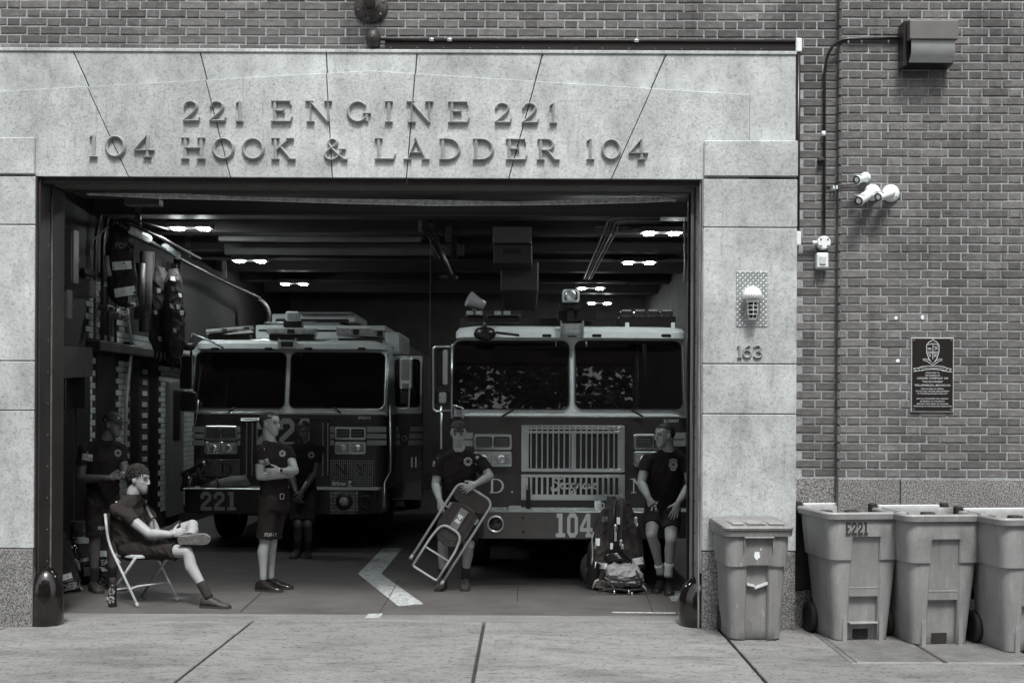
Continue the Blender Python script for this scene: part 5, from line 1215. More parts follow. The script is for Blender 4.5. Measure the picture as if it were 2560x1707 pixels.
# roof gear
o = panel('spotlight', te, M_whtd, (713, 778, 748, 803), YE + .1, .14, .03, .012); panel('lens', o, M_lens, (718, 782, 743, 799), YE + .092, .02, .02, .006)
panel('spotlight_base', te, M_black, (708, 803, 754, 818), YE + .12, .15, .01, .005)
lightbar(te, (668, 819, 787, 839), YE + .06, 0, M_lens, 5); lightbar(te, (515, 822, 626, 838), YE + .1, .09, M_lens, 6); lightbar(te, (841, 816, 960, 840), YE + .1, -.06, M_lens, 6)
panel('light_top', te, M_wht, (845, 816, 925, 822), YE + .09, .3, .005, .003)
o = panel('floodlight', te, M_alum, (697, 850, 737, 870), YE - .05, .1, .01, .006); panel('lens', o, M_dlens, (702, 854, 733, 867), YE - .058, .02, .008, .003)
for a in (694, 737): panel('yoke', o, M_alum, (a, 845, a + 4, 873), YE - .03, .05, .004, .002)
for r4, d, m in (((639, 813, 965, 848), 1.0, M_whtd), ((680, 785, 890, 806), 1.6, M_whtd), ((676, 806, 850, 813), 1.3, M_strip), ((748, 780, 882, 785), 1.5, M_strip)): panel('roof_box', te, m, r4, YE + d, 1.2, .02, .015)
panel('roof_recess', te, M_black, (689, 797, 872, 806.5), YE + 1.59, .05, .02, .004); panel('roof_recess', te, M_black, (646, 824, 962, 829), YE + .99, .05, .02, .004)
panel('raised_roof', te, M_whtd, (962, 830, 1003, 885), YE + .9, 1.2, .05, .03)
tube_px('antenna', te, M_alum, [(660, 807, YE + .4), (790, 804, YE + .4)], .006)
# mirrors
ml = tube_px('mirror_loop', te, M_chrome, [(995, 893, YE - .1), (1003, 890, YE - .12), (1024, 891, YE - .12), (1026, 900, YE - .12), (1022, 1020, YE - .1), (995, 1023, YE - .05)], .012)
o = panel('mirror_head', ml, M_chrome, (998, 891, 1030, 972), YE - .12, .07, .03, .012); panel('mirror_glass', o, M_strip, (1003, 898, 1024, 950), YE - .128, .01, .02, .003)
panel('convex_glass', ml, M_lens, (1005, 958, 1022, 970), YE - .128, .02, .02, .006); panel('convex_mirror', ml, M_black, (1000, 975, 1024, 1010), YE - .11, .06, .03, .015)
o = panel('mirror_head', te, M_black, (449, 890, 480, 972), YE - .1, .08, .03, .012); ring_px('mirror_rim', o, M_alum, (448, 889, 481, 973), YE - .102, .02, .008, .03, .003)
o = panel('convex_mirror', te, M_black, (448, 978, 492, 1028), YE - .1, .08, .05, .02)
tube_px('mirror_arm', te, M_alum, [(481, 835, YE - .1), (520, 850, YE - .08), (560, 870, YE - .02)], .013)
tube_px('mirror_arm', te, M_black, [(480, 836, YE - .1), (477, 870, YE - .1), (478, 890, YE - .1)], .014)
p = P(470, 866, YE - .12); MB().ell(p, .10, .06, .055, nu=16, nv=10).build('dome_mirror', M_black, te)
tube_px('grab_rail', te, M_alum, [(976, 1012, YE - .08), (977, 1178, YE - .08), (962, 1204, YE - .08), (960, 1268, YE - .3)], .012)
tube_px('grab_rail', te, M_alum, [(497, 1000, YE - .05), (488, 1062, YE - .05)], .008)
tube_px('door_post', te, M_alum, [(970, 884, YE + .02), (966, 1040, YE + .0)], .012)
# opened rear door at the right of the engine
o = panel('cab_door', te, M_redd, (978, 886, 1057, 1250), YE + 1.1, .06, .03, .01)
panel('door_frame', o, M_whtd, (980, 888, 1056, 1034), YE + 1.098, .02, .03, .004); panel('door_window', o, M_glass, (986, 897, 1050, 1018), YE + 1.09, .015, .05, .004)
panel('door_stripe', o, M_strip, (978, 1066, 1057, 1078), YE + 1.097, .02, .002, .001); panel('door_stripe', o, M_strip, (978, 1083, 1057, 1096), YE + 1.097, .02, .002, .001); panel('door_stripe', o, M_strip, (978, 1100, 1057, 1112), YE + 1.097, .02, .002, .001)
mb = MB(); x0, x1, z0, z1 = rect_px(996, 1060, 1026, 1120, YE + 1.08); cxx, czz = (x0 + x1) / 2, (z0 + z1) / 2; mb.prism([(x0, z1 - .04), (x0 + .03, z1), (x1 - .03, z1), (x1, z1 - .04), (x1 - .03, z0 + .05), (cxx, z0), (x0 + .03, z0 + .05)], Fr((0, YE + 1.085, 0)), -.005, .003, .002); mb.build('door_crest', M_steel, o)
MB().lathe((cxx, YE + 1.08, czz - .03), (0, -1, 0), [(.04, 0), (.04, .006), (.025, .006)], 18, False, False).build('crest_ring', M_strip, o)
panel('door_handle', o, M_chrome, (1028, 1142, 1031, 1168), YE + 1.08, .02, .004, .002); panel('door_handle', o, M_chrome, (1038, 1142, 1041, 1168), YE + 1.08, .02, .004, .002)
# seat jacket behind the windscreen is hidden by glass; rolled hose and tarp on the bumper
ro = thing('hose_bag', 'pale folded tarp and strap lying on the bumper of the 221 truck', 'tarp', P(545, 1210, YE - .3))
mb = MB(); q = [P(502, 1220, YE - .3), P(540, 1212, YE - .3), P(580, 1206, YE - .3), P(610, 1203, YE - .3), P(620, 1216, YE - .3)]; mb.tube(q, [.03, .06, .085, .085, .05], 12); mb.build('tarp', mat('grey_tarp', .12, .6, var=.3, bump=.4, bscale=20), ro)
MB().tube([P(541, 1196, YE - .38), P(545, 1206, YE - .41), P(547, 1222, YE - .40)], .016, 8).build('strap', M_black, ro)
no = thing('hose_nozzle', 'dark hose coupling standing on the left of the 221 bumper', 'nozzle', P(480, 1200, YE - .3))
MB().tube([P(456, 1188, YE - .3), P(480, 1180, YE - .3), P(505, 1165, YE - .3), P(520, 1160, YE - .3)], [.05, .06, .055, .07], 14).build('barrel', M_gloss, no)
MB().lathe(P(470, 1225, YE - .3), (0, 0, 1), [(.1, 0), (.08, .08), (.07, .2), (.05, .22)], 16).build('base', M_gloss, no)
MB().tube([P(495, 1170, YE - .38), P(500, 1195, YE - .38), P(520, 1200, YE - .36)], .014, 8).build('lever', M_black, no)
# ------------------------------------------------------------------ people
def remesh(mb, voxel, smooth=2, fac=0.5):
    me = bpy.data.meshes.new('t'); me.from_pydata([tuple(p) for p in mb.v], [], mb.f)
    bm = bmesh.new(); bm.from_mesh(me); bmesh.ops.recalc_face_normals(bm, faces=bm.faces); bm.to_mesh(me); bm.free()
    ob = bpy.data.objects.new('t', me); COL.objects.link(ob)
    md = ob.modifiers.new('r', 'REMESH'); md.mode = 'VOXEL'; md.voxel_size = voxel; md.use_smooth_shade = True
    if smooth: sm = ob.modifiers.new('s', 'SMOOTH'); sm.factor = fac; sm.iterations = smooth
    dg = bpy.context.evaluated_depsgraph_get(); out = bpy.data.meshes.new_from_object(ob.evaluated_get(dg))
    bpy.data.objects.remove(ob); bpy.data.meshes.remove(me); return out
def coords(me):
    a = np.empty(len(me.vertices) * 3, np.float32); me.vertices.foreach_get('co', a); return a.reshape(-1, 3)
def set_coords(me, a): me.vertices.foreach_set('co', a.astype(np.float32).ravel()); me.update()
def norms(me):
    a = np.empty(len(me.vertices) * 3, np.float32); me.vertices.foreach_get('normal', a); return a.reshape(-1, 3)
def folds(me, amp, freq, seed=0, axis=None):
    c = coords(me); n = norms(me); r = np.random.RandomState(seed); d = np.zeros(len(c))
    for k in range(7):
        w = r.normal(size=3); w[2] *= .55; w *= freq * (0.5 + 1.3 * r.rand()) / np.linalg.norm(w)
        w2 = r.normal(size=3) * freq * .4
        ph = c @ w + 1.2 * np.sin(c @ w2 + r.rand() * 6) + r.rand() * 6
        d += (1 - np.abs(np.sin(ph))) ** 2 - .4
    set_coords(me, c + n * (amp * d / 2.2)[:, None])
def put(me, name, m, root):
    c = coords(me); set_coords(me, c - np.array(root.location)); me.materials.clear(); me.materials.append(m); me.name = name
    me.polygons.foreach_set('use_smooth', [True] * len(me.polygons))
    o = bpy.data.objects.new(name, me); COL.objects.link(o); o.parent = root; return o
def axes(f, u=(0, 0, 1)):
    f = Vector(f).normalized(); u = Vector(u); r = f.cross(u).normalized(); u = r.cross(f).normalized(); return r, f, u
def cap_(mb, a, b, r0, r1, n=12): mb.cyl(a, b, r0, r1, n); mb.ell(a, r0, nu=n, nv=8); mb.ell(b, r1, nu=n, nv=8)
def hand(mb, w, d, n, side, curl=.3, spread=.06, thumb=.6, s=1.0):
    w = Vector(w); d = Vector(d).normalized(); n = Vector(n); n = (n - d * n.dot(d)).normalized(); t = d.cross(n) * side
    M3 = Matrix((t, d, n)).transposed()
    mb.ell(w + d * .05 * s, .041 * s, .054 * s, .0165 * s, M=M3, nu=14, nv=8)
    mb.ell(w + d * .075 * s, .040 * s, .030 * s, .014 * s, M=M3, nu=14, nv=8)
    mb.ell(w + d * .032 * s + t * .022 * s + n * .006, .019 * s, .034 * s, .016 * s, M=M3)
    cap_(mb, w - d * .02, w + d * .02, .026 * s, .027 * s)
    for k, (off, ln) in enumerate(((.031, .073), (.0105, .082), (-.0105, .076), (-.031, .06))):
        p = w + d * (.088 - .004 * abs(k - 1)) * s + t * off * s; a = spread * (1.2 - k) ; dd = (d + t * a).normalized(); ang = curl * (.8 + .12 * k)
        for seg, (fr_, r) in enumerate(((.44, .0092), (.31, .0085), (.25, .0076))):
            q_ = p + (dd * math.cos(ang) + n * math.sin(ang)) * ln * fr_ * s; cap_(mb, p, q_, r * s, r * .93 * s, 8); p = q_; ang += curl
    p = w + d * .03 * s + t * .034 * s; dd = (d * .75 + t * thumb + n * .3).normalized()
    for ln, r in ((.036, .0115), (.03, .0098)):
        q_ = p + dd * ln * s; cap_(mb, p, q_, r * s, r * .9 * s, 8); p = q_; dd = (dd + d * .35 + n * .2 * curl).normalized()
def head_prims(mb, c, f, u, s, neck):
    r, f, u = axes(f, u); M3 = Matrix((r, f, u)).transposed(); L = lambda x, y, z: Vector(c) + M3 @ Vector((x * s, y * s, z * s))
    E = lambda p, a, b, e: mb.ell(L(*p), a * s, b * s, e * s, M=M3, nu=16, nv=12)
    rg = []
    for z, w, fy, by in ((-.116, .012, .056, .034), (-.110, .022, .070, .02), (-.098, .032, .079, .004), (-.078, .044, .082, -.018), (-.056, .053, .081, -.04), (-.032, .060, .081, -.062), (-.008, .0655, .080, -.08), (.012, .068, .080, -.09), (.032, .070, .086, -.097), (.056, .071, .083, -.101), (.08, .066, .071, -.097), (.099, .052, .050, -.08), (.111, .030, .022, -.048)):
        cy, ry = (fy + by) / 2, (fy - by) / 2; ring = []
        for k in range(28):
            a = 2 * math.pi * k / 28; ca, sa = math.cos(a), math.sin(a); e = .86 if sa > 0 else 1.0
            ring.append(L(w * math.copysign(abs(ca) ** e, ca), cy + ry * math.copysign(abs(sa) ** e, sa), z))
        rg.append(ring)
    mb.loft(rg, True, True)
    for x in (-1, 1):
        E((x * .036, .052, -.018), .021, .018, .017); E((x * .0715, -.010, -.002), .010, .017, .030); E((x * .0115, .094, -.031), .009, .011, .0075)
    mb.cyl(L(-.036, .078, .029), L(.036, .078, .029), .0105 * s); mb.cyl(L(0, .082, .022), L(0, .103, -.022), .0075 * s, .0105 * s); mb.ell(L(0, .100, -.026), .0105 * s)
    mb.tube([L(-.021, .074, -.056), L(0, .085, -.0535), L(.021, .074, -.056)], .0065 * s); mb.tube([L(-.018, .073, -.067), L(0, .083, -.067), L(.018, .073, -.067)], .007 * s)
    cap_(mb, L(0, -.022, -.055), Vector(neck), .056 * s, .06 * s, 14)
    return L, M3
def sculpt_head(me, L, M3, s, open_mouth=0.0):
    c = coords(me).astype(np.float64); fw = np.array(M3.col[1])
    for p, rad, amt in (((.031, .083, .008), .016, .008), ((-.031, .083, .008), .016, .008), ((0, .090, -.0615), .007, .004), ((.018, .083, -.0615), .007, .003), ((-.018, .083, -.0615), .007, .003), ((0, .083, -.081), .012, .003)):
        q = np.array(L(*p)); d2 = ((c - q) ** 2).sum(1); c -= fw * (amt * s * np.exp(-d2 / (2 * (rad * s * .6) ** 2)))[:, None]
    set_coords(me, c)
    bm = bmesh.new(); bm.from_mesh(me); hc = L(0, 0, 0); vs = [v for v in bm.verts if (v.co - hc).length < .16 * s]
    for _ in range(2): bmesh.ops.smooth_vert(bm, verts=vs, factor=.45, use_axis_x=True, use_axis_y=True, use_axis_z=True)
    bm.to_mesh(me); bm.free()
M_eye = mat('eye_white', .22, .15, var=0); M_iris = mat('iris', .012, .1, var=0)
M_lip = mat('lip', .07, .5, var=.1)
def face_parts(root, L, M3, s, hairm, look=(0, 1, 0), browz=.031, closed=False):
    MB().tube([L(-.019, .0755, -.0605), L(-.008, .0825, -.060), L(.008, .0825, -.060), L(.019, .0755, -.0605)], [.0015 * s, .0028 * s, .0028 * s, .0015 * s], 6).build('mouth', M_lip, root)
    for x in (-1, 1):
        c = L(x * .031, .0655, .0075); e = MB().ell(c, .0125 * s, .0125 * s, .0105 * s, M=M3, nu=12, nv=8).build('eye', M_eye, root)
        lk = (M3 @ Vector(look)).normalized()
        MB().ell(c + lk * .0085 * s, .0062 * s, nu=10, nv=6).build('iris', M_iris, e)
        b = MB(); b.tube([L(x * .013, .0865, browz - .004), L(x * .03, .0845, browz + .002), L(x * .05, .068, browz - .003)], [.0035 * s, .004 * s, .002 * s], 6); b.build('eyebrow', hairm, root)
        b = MB(); b.tube([L(x * .018, .077, .013), L(x * .031, .0785, .0165), L(x * .045, .070, .0115)], .0024 * s, 5); b.build('eyelid', hairm, root)
def hair_shell(root, L, M3, s, m, lim, rx=.0795, ry=.1, rz=.091, c=(0, -.016, .033), name='hair', lump=0.0, seed=0):
    nu, nv = 36, 24; mb = MB(); rnd = random.Random(seed)
    idx = {}; vs = []; fs = []
    for i in range(nv + 1):
        t = math.pi * i / nv - math.pi / 2
        for j in range(nu):
            a = 2 * math.pi * j / nu; x, y, z = rx * math.cos(t) * math.cos(a), ry * math.cos(t) * math.sin(a), rz * math.sin(t)
            p = (c[0] + x, c[1] + y, c[2] + z)
            if lim(*p): idx[i, j] = len(vs); k = 1 + rnd.uniform(-lump, lump); vs.append(L(c[0] + x * k, c[1] + y * k, c[2] + z * k))
    for i in range(nv):
        for j in range(nu):
            q = [(i, j), (i, (j + 1) % nu), (i + 1, (j + 1) % nu), (i + 1, j)]
            if all(k in idx for k in q): fs.append(tuple(idx[k] for k in q))
    mb.add(vs, fs, True); o = mb.build(name, m, root); so = o.modifiers.new('t', 'SOLIDIFY'); so.thickness = .012 * s; so.offset = -1; return o
def shoe(root, ank, f, up, sole_z, m, ms, L=.285, s=1.0, lace=True):
    """ank: point under the ankle on the sole plane"""
    r, f, u = axes(f, up); o = Vector(ank)
    def ring(x, hw, h, lift=0.0, bot=.018):
        return [o + f * x * s + r * a * s + u * b * s for a, b in ((-hw, bot), (-hw * 1.02, bot + (h - bot) * .45), (-hw * .75, bot + (h - bot) * .85), (-hw * .3, h), (hw * .3, h), (hw * .75, bot + (h - bot) * .85), (hw * 1.02, bot + (h - bot) * .45), (hw, bot))]
    mb = MB(); mb.loft([ring(-.075, .018, .06), ring(-.068, .031, .085), ring(-.03, .037, .105), ring(.015, .038, .10), ring(.06, .040, .083), ring(.105, .046, .062), ring(.15, .048, .048), ring(.185, .040, .04), ring(.207, .02, .032)], True, True, True)
    a = mb.build('shoe', m, root)
    ol = [(-.08, .015), (-.072, .033), (-.03, .040), (.04, .039), (.11, .050), (.155, .051), (.19, .042), (.213, .018)]
    pts = [(x, w_) for x, w_ in ol] + [(x, -w_) for x, w_ in ol[::-1]]
    mb = MB(); mb.loft([[o + f * x * s + r * w_ * s + u * h for x, w_ in pts] for h in (.0, .022)], True, True, False); mb.build('sole', ms, a)
    if lace:
        mb = MB()
        for k in range(4): x, h = .035 + k * .022, .097 - k * .011; mb.tube([o + f * x * s - r * .02 * s + u * h * s, o + f * (x + .008) * s + u * (h + .004) * s, o + f * x * s + r * .02 * s + u * h * s], .003, 5)
        tag(mb.build('lace', ms, a), kind='stuff')
    return a
def torso_rings(j, spec, bulge=0.0):
    hc, sc = (j['hipL'] + j['hipR']) / 2, (j['shL'] + j['shR']) / 2
    lh, ls = (j['hipR'] - j['hipL']).normalized(), (j['shR'] - j['shL']).normalized(); up = (sc - hc); bow = Vector(j.get('bow', (0, 0, 0)))
    out = []
    for t, rx, ry in spec:
        lat = lh.lerp(ls, min(1, max(0, t))).normalized(); fw = up.cross(lat).normalized(); tt = min(1, max(0, t))
        c = hc + up * t + bow * (4 * tt * (1 - tt))
        if t > .95 and 'neck' in j: c = c.lerp(j['neck'], min(1, (t - .95) / .15))
        out.append([c + lat * rx * math.cos(a) + fw * ry * (math.sin(a) * (1.0 if math.sin(a) < 0 else 1.0 + bulge * (1 if t < .6 else .3))) for a in [2 * math.pi * k / 24 for k in range(24)]])
    return out
def limb(mb, pts):                     # [(point, radius)...] with round joints
    for (a, ra), (b, rb) in zip(pts, pts[1:]): cap_(mb, a, b, ra, rb, 14)
def person(label, j, head, skin, hairm, shirt, shorts, hands, feet, group, g=1.0, belly=0.0, hem=.80, sleeve=.58, socks=None, hs=1.0, seed=1, sock_len=.14, shirt_hem=-.2, sitting=False):
    base = (j['anL'] + j['anR']) / 2
    t = thing('person', label, 'person', (base.x, base.y, 0), group)
    mb = MB()
    mb.loft(torso_rings(j, [(-.2, .12, .09), (0, .15, .1), (.3, .135, .095), (.6, .15, .1), (.85, .155, .095), (1.0, .08, .065), (1.1, .058, .058)]), True, True)
    L, M3 = head_prims(mb, head['c'], head['f'], head.get('u', (0, 0, 1)), hs, j['neck'])
    for sd in 'LR':
        sh, el, wr = j['sh' + sd], j['el' + sd], j['wr' + sd]; k = 1.0 * g
        limb(mb, [(sh - Vector((0, 0, .032)), .052 * k), (sh.lerp(el, .45), .049 * k), (el, .040 * k)]); limb(mb, [(el, .040 * k), (el.lerp(wr, .28), .043 * k), (el.lerp(wr, .7), .033 * k), (wr, .0265)])
        hp, kn, an = j['hip' + sd], j['kn' + sd], j['an' + sd]
        limb(mb, [(hp, .085), (hp.lerp(kn, .5), .074), (kn, .055)]); 
        back = Vector(j.get('calf' + sd, (0, .014, 0)))
        limb(mb, [(kn, .054), (kn.lerp(an, .12), .05), (kn.lerp(an, .32) + back, .054), (kn.lerp(an, .7) + back * .3, .039), (an, .034)])
        h = hands[sd]; hand(mb, wr, h['d'], h['n'], 1 if sd == 'R' else -1, h.get('curl', .3), h.get('spread', .06), h.get('thumb', .6), h.get('s', 1.0))
        ft = feet[sd]; mb.ell(Vector(ft['o']) + Vector(ft.get('u', (0, 0, 1))) * .05, .03)
    me = remesh(mb, .0052, 2, .45); sculpt_head(me, L, M3, hs); body = put(me, 'body', skin, t)
    face_parts(t, L, M3, hs, hairm, head.get('look', (0, 1, -.1)))
    # shirt
    sb = MB(); sb.loft(torso_rings(j, [(shirt_hem, .178 * g, .135), (-.05, .176 * g, .133), (.15, .166 * g, .128), (.35, .163 * g, .126), (.6, .176 * g, .134), (.80, .178 * g, .124), (.90, .155 * g, .104), (1.0, .095, .085), (1.075, .066, .068)], belly), True, True)
    for sd in 'LR':
        sh, el = j['sh' + sd], j['el' + sd]; e = sh.lerp(el, sleeve); limb(sb, [(sh - Vector((0, 0, .032)), .064 * g), (sh.lerp(el, sleeve * .5), .066 * g)]); sb.cyl(j['neck'].lerp(sh, .12) - Vector((0, 0, .03)), sh - Vector((0, 0, .04)), .062, .056 * g, 14); sb.cyl(sh.lerp(el, sleeve * .5), e, .066 * g, .070 * g, 16)
    me = remesh(sb, .0085, 3, .5); folds(me, .0115, 19, seed); shirt_o = put(me, 'shirt', shirt, t)
    # shorts
    pb = MB(); pb.loft(torso_rings(j, [(-.24, .150 * g, .122), (-.1, .168 * g, .13), (.08, .163 * g, .126), (.2, .155 * g, .12)]), True, True)
    for sd in 'LR':
        hp, kn = j['hip' + sd], j['kn' + sd]; e = hp.lerp(kn, hem); limb(pb, [(hp, .10 * g), (hp.lerp(kn, hem * .5), .094)]); pb.cyl(hp.lerp(kn, hem * .5), e, .094, .094, 16)
    me = remesh(pb, .0085, 3, .5); folds(me, .011, 15, seed + 9); shorts_o = put(me, 'shorts', shorts, t)
    for sd in 'LR':
        kn, an = j['kn' + sd], j['an' + sd]; ft = feet[sd]
        if socks is not None:
            d = (kn - an).normalized(); ln = sock_len if not isinstance(sock_len, dict) else sock_len[sd]
            m1 = MB(); m1.lathe(an - d * .03, d, [(.044, 0), (.041, .03), (.041, .06), (.043, ln * .7), (.0465, ln), (.044, ln + .004)], 18); m1.build('sock', socks, t)
        shoe(t, ft['o'], ft['f'], ft.get('u', (0, 0, 1)), 0, ft['m'], ft['ms'], lace=ft.get('lace', True))
    return t, L, M3, shirt_o, shorts_o, body
def bvh(o):
    me = o.data; off = Vector((0, 0, 0)); r = o
    while r is not None: off += r.location; r = r.parent
    return BVHTree.FromPolygons([v.co + off for v in me.vertices], [tuple(p.vertices) for p in me.polygons])
CAMP = Vector((0, -D, H))
def decal(name, o, root_o, mb, m, lift=.004):
    """mb holds flat print in the garment's own plane as (x, h, z) with y = print relief; laid onto the cloth"""
    tr = bvh(o); out = []
    for p in mb.v:
        d = (Vector((p.x, p.y, p.z)) - CAMP).normalized(); hit = tr.ray_cast(CAMP, d)
        out.append((hit[0] if hit[0] is not None else Vector(p)) - d * lift)
    m2 = MB(); m2.v = out; m2.f = mb.f; m2.s = mb.s; return m2.build(name, m, root_o)
def pxmb(y): 
    mb = MB(); return mb, Fr((P(0, 0, y).x, y, P(0, 0, y).z), (((D + y) / F), 0, 0), (0, 0, -((D + y) / F)), (0, -1, 0))
def emblem(name, o, px, py, r, y, m, style=0):
    mb = MB(); c = P(px, py, y); k = (D + y) / F; rr_ = r * k
    f = Fr((c.x, y, c.z))
    if style == 0:
        for i in range(8): a0 = 45 * i + 4; stroke(mb, [(rr_ * .8 * math.cos(R(a0 + 37 * q / 4)), rr_ * .8 * math.sin(R(a0 + 37 * q / 4))) for q in range(5)], rr_ * .42, f, 0, 0, 0, 0, 1, False)
        stroke(mb, oval(0, 0, rr_ * .45, rr_ * .45), rr_ * .12, f, 0, 0, 0, 0, 1, False)
    else:
        for q in (.95, .66, .36): stroke(mb, oval(0, 0, rr_ * q, rr_ * q), rr_ * .13, f, 0, 0, 0, 0, 1, False)
        for i in range(8): a = R(45 * i + 10); stroke(mb, [(rr_ * .4 * math.cos(a), rr_ * .4 * math.sin(a)), (rr_ * .95 * math.cos(a), rr_ * .95 * math.sin(a))], rr_ * .13, f, 0, 0, 0, 0, 1, False)
        stroke(mb, oval(0, rr_ * .05, rr_ * 1.15, rr_ * 1.2, 40, 140), rr_ * .22, f, 0, 0, 0, 0, 1, False); stroke(mb, oval(0, -rr_ * .1, rr_ * 1.1, rr_ * 1.15, 235, 305), rr_ * .22, f, 0, 0, 0, 0, 1, False)
    return decal(name, o, root_of(o), mb, m)
def root_of(o):
    while o.parent is not None: o = o.parent
    return o
def flag(o, q4, y, m, rows=7):
    """striped flag patch between four pixel corners (tl, tr, br, bl)"""
    mb = MB(); tl, tr_, br, bl = [Vector(q) for q in q4]
    pt = lambda u, v: (tl.lerp(tr_, u)).lerp(bl.lerp(br, u), v)
    def quad(u0, u1, v0, v1):
        b = len(mb.v); n = 4
        for i in range(n + 1):
            for v in (v0, v1): q = pt(u0 + (u1 - u0) * i / n, v); mb.v.append(P(q.x, q.y, y))
        for i in range(n): mb.f.append((b + 2 * i, b + 2 * i + 2, b + 2 * i + 3, b + 2 * i + 1)); mb.s.append(False)
    for r in range(rows): quad(0 if r >= rows // 2 else 0, 1 if r >= rows // 2 + 1 else .5, (r + .0) / rows, (r + .58) / rows)
    quad(.56, 1, 0, .5)
    return decal('flag_patch', o, root_of(o), mb, m)
M_pr = mat('pale_screen_print', .36, .7, var=.1); M_prd = mat('dim_screen_print', .2, .7, var=.1)
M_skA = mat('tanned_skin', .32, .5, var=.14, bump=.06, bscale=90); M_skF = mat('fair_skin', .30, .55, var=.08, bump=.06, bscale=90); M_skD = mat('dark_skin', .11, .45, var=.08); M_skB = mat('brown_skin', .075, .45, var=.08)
M_hair = mat('dark_hair', .010, .6, var=.3, bump=.6, bscale=90); M_hairl = mat('cropped_hair', .024, .7, var=.3, bump=.5, bscale=130)
M_shirt = mat('black_shirt', .0105, .85, var=.15, bump=.1, bscale=200, spec=.2); M_shirtg = mat('faded_black_shirt', .019, .85, var=.2, bump=.1, bscale=200, spec=.2)
M_shorts = mat('dark_shorts', .018, .85, var=.15, bump=.1, bscale=160, spec=.2)
M_sockb = mat('black_sock', .016, .9, var=.1); M_sockw = mat('white_sock', .62, .9, var=.05)
M_shoe = mat('black_leather', .016, .22, var=.15, coat=.3); M_shoed = mat('dark_trainer', .03, .6, var=.4, scale=40); M_sole = mat('dark_sole', .028, .8); M_soleg = mat('grey_sole', .15, .8, var=.5, scale=30, bump=.5, bscale=60)
def tors(px, py, y, f, half_s, hp, half_h, f2=None):
    r, _, _ = axes(f); c = P(px, py, y); rh = axes(f2 or f)[0]; h = P(*hp)
    return {'shR': c + r * half_s, 'shL': c - r * half_s, 'hipR': h + rh * half_h, 'hipL': h - rh * half_h}
GRP = 'firefighters standing and sitting in the garage doorway'
def footp(px, py, z=0.0): p = G(px, py); p.z = z; return p
# A: arms crossed, looking right
yA_ = 2.03; fA_ = (.84, -.54, 0)
j = tors(683, 1117, yA_, fA_, .178, (686, 1250, yA_), .088, (.9, -.42, 0))
j.update(neck=P(674, 1100, yA_), elR=P(650, 1190, 1.86), wrR=P(708, 1189, 1.94), elL=P(737, 1177, 2.0), wrL=P(703, 1177, 1.78), knR=P(662, 1348, 1.97), knL=P(681, 1345, 2.12), anR=P(658, 1444, 1.96), anL=P(677, 1441, 2.12), calfR=(-.014, 0, 0), calfL=(-.014, 0, 0))
hd = dict(c=P(676, 1060, yA_), f=(.93, -.40, -.03), look=(-.05, 1, -.05))
H_ = {'R': dict(d=(.8, .5, .25), n=(-.5, .8, 0), curl=.4), 'L': dict(d=(-1, -.12, -.13), n=(.1, 1, .1), curl=.22, spread=.05, thumb=.55)}
ft = lambda m, ms, o, f, **k: dict(o=o, f=f, m=m, ms=ms, **k)
FT = {'R': ft(M_shoe, M_sole, Vector((j['anR'].x, 1.95, 0)), (.95, -.3, 0)), 'L': ft(M_shoe, M_sole, Vector((j['anL'].x + .02, 2.13, 0)), (.97, -.22, 0))}
t, L, M3, so, sh_o, bo = person('man in black shirt and shorts with crossed arms, cropped hair and polished shoes', j, hd, M_skA, M_hairl, M_shirt, M_shorts, H_, FT, GRP, hem=.98, hs=1.02, seed=2)
hair_shell(t, L, M3, 1.02, M_hairl, lambda x, y, z: z > .035 + .35 * max(0, y) + (.02 if y > .06 else 0) - (.06 if y < -.03 else 0) or (y < -.06 and z > -.035), rx=.0775, ry=.108, rz=.0925, c=(0, -.013, .031))
flag(so, ((647, 1150), (669, 1146), (676, 1160), (653, 1168)), yA_, M_pr)
emblem('chest_print', so, 706, 1133, 8, yA_, M_pr)
d = (j['wrL'] - j['elL']).normalized(); q = j['wrL'] - d * .012
mb = MB(); mb.lathe(q - d * .011, d, [(.031, 0), (.032, .004), (.032, .018), (.031, .022)], 20, False, False); w_ = mb.build('watch', M_blackm, t); MB().lathe(q + Vector((0, -.030, .006)), (0, -1, .2), [(.016, 0), (.016, .006), (.012, .007)], 16).build('watch_face', M_dlens, w_)
mb = MB(); X = rect_px(661, 1330, 678, 1340, yA_); print_text(mb, 'FDNY', (X[3] - X[2]) * 1.2, Fr((X[0], yA_, X[2])), 0, 0, 0, .001, 'LEFT', 1.0); decal('shorts_print', sh_o, t, mb, M_pr)
x = P(706, 1240, 1.9); MB().frame(rrect(x.x - .02, x.x + .02, x.z - .026, x.z + .026, .004, 1), rrect(x.x - .015, x.x + .015, x.z - .021, x.z + .021, .003, 1), Fr((0, 1.885, 0)), -.004, .004).build('belt_tag', M_alum, t)
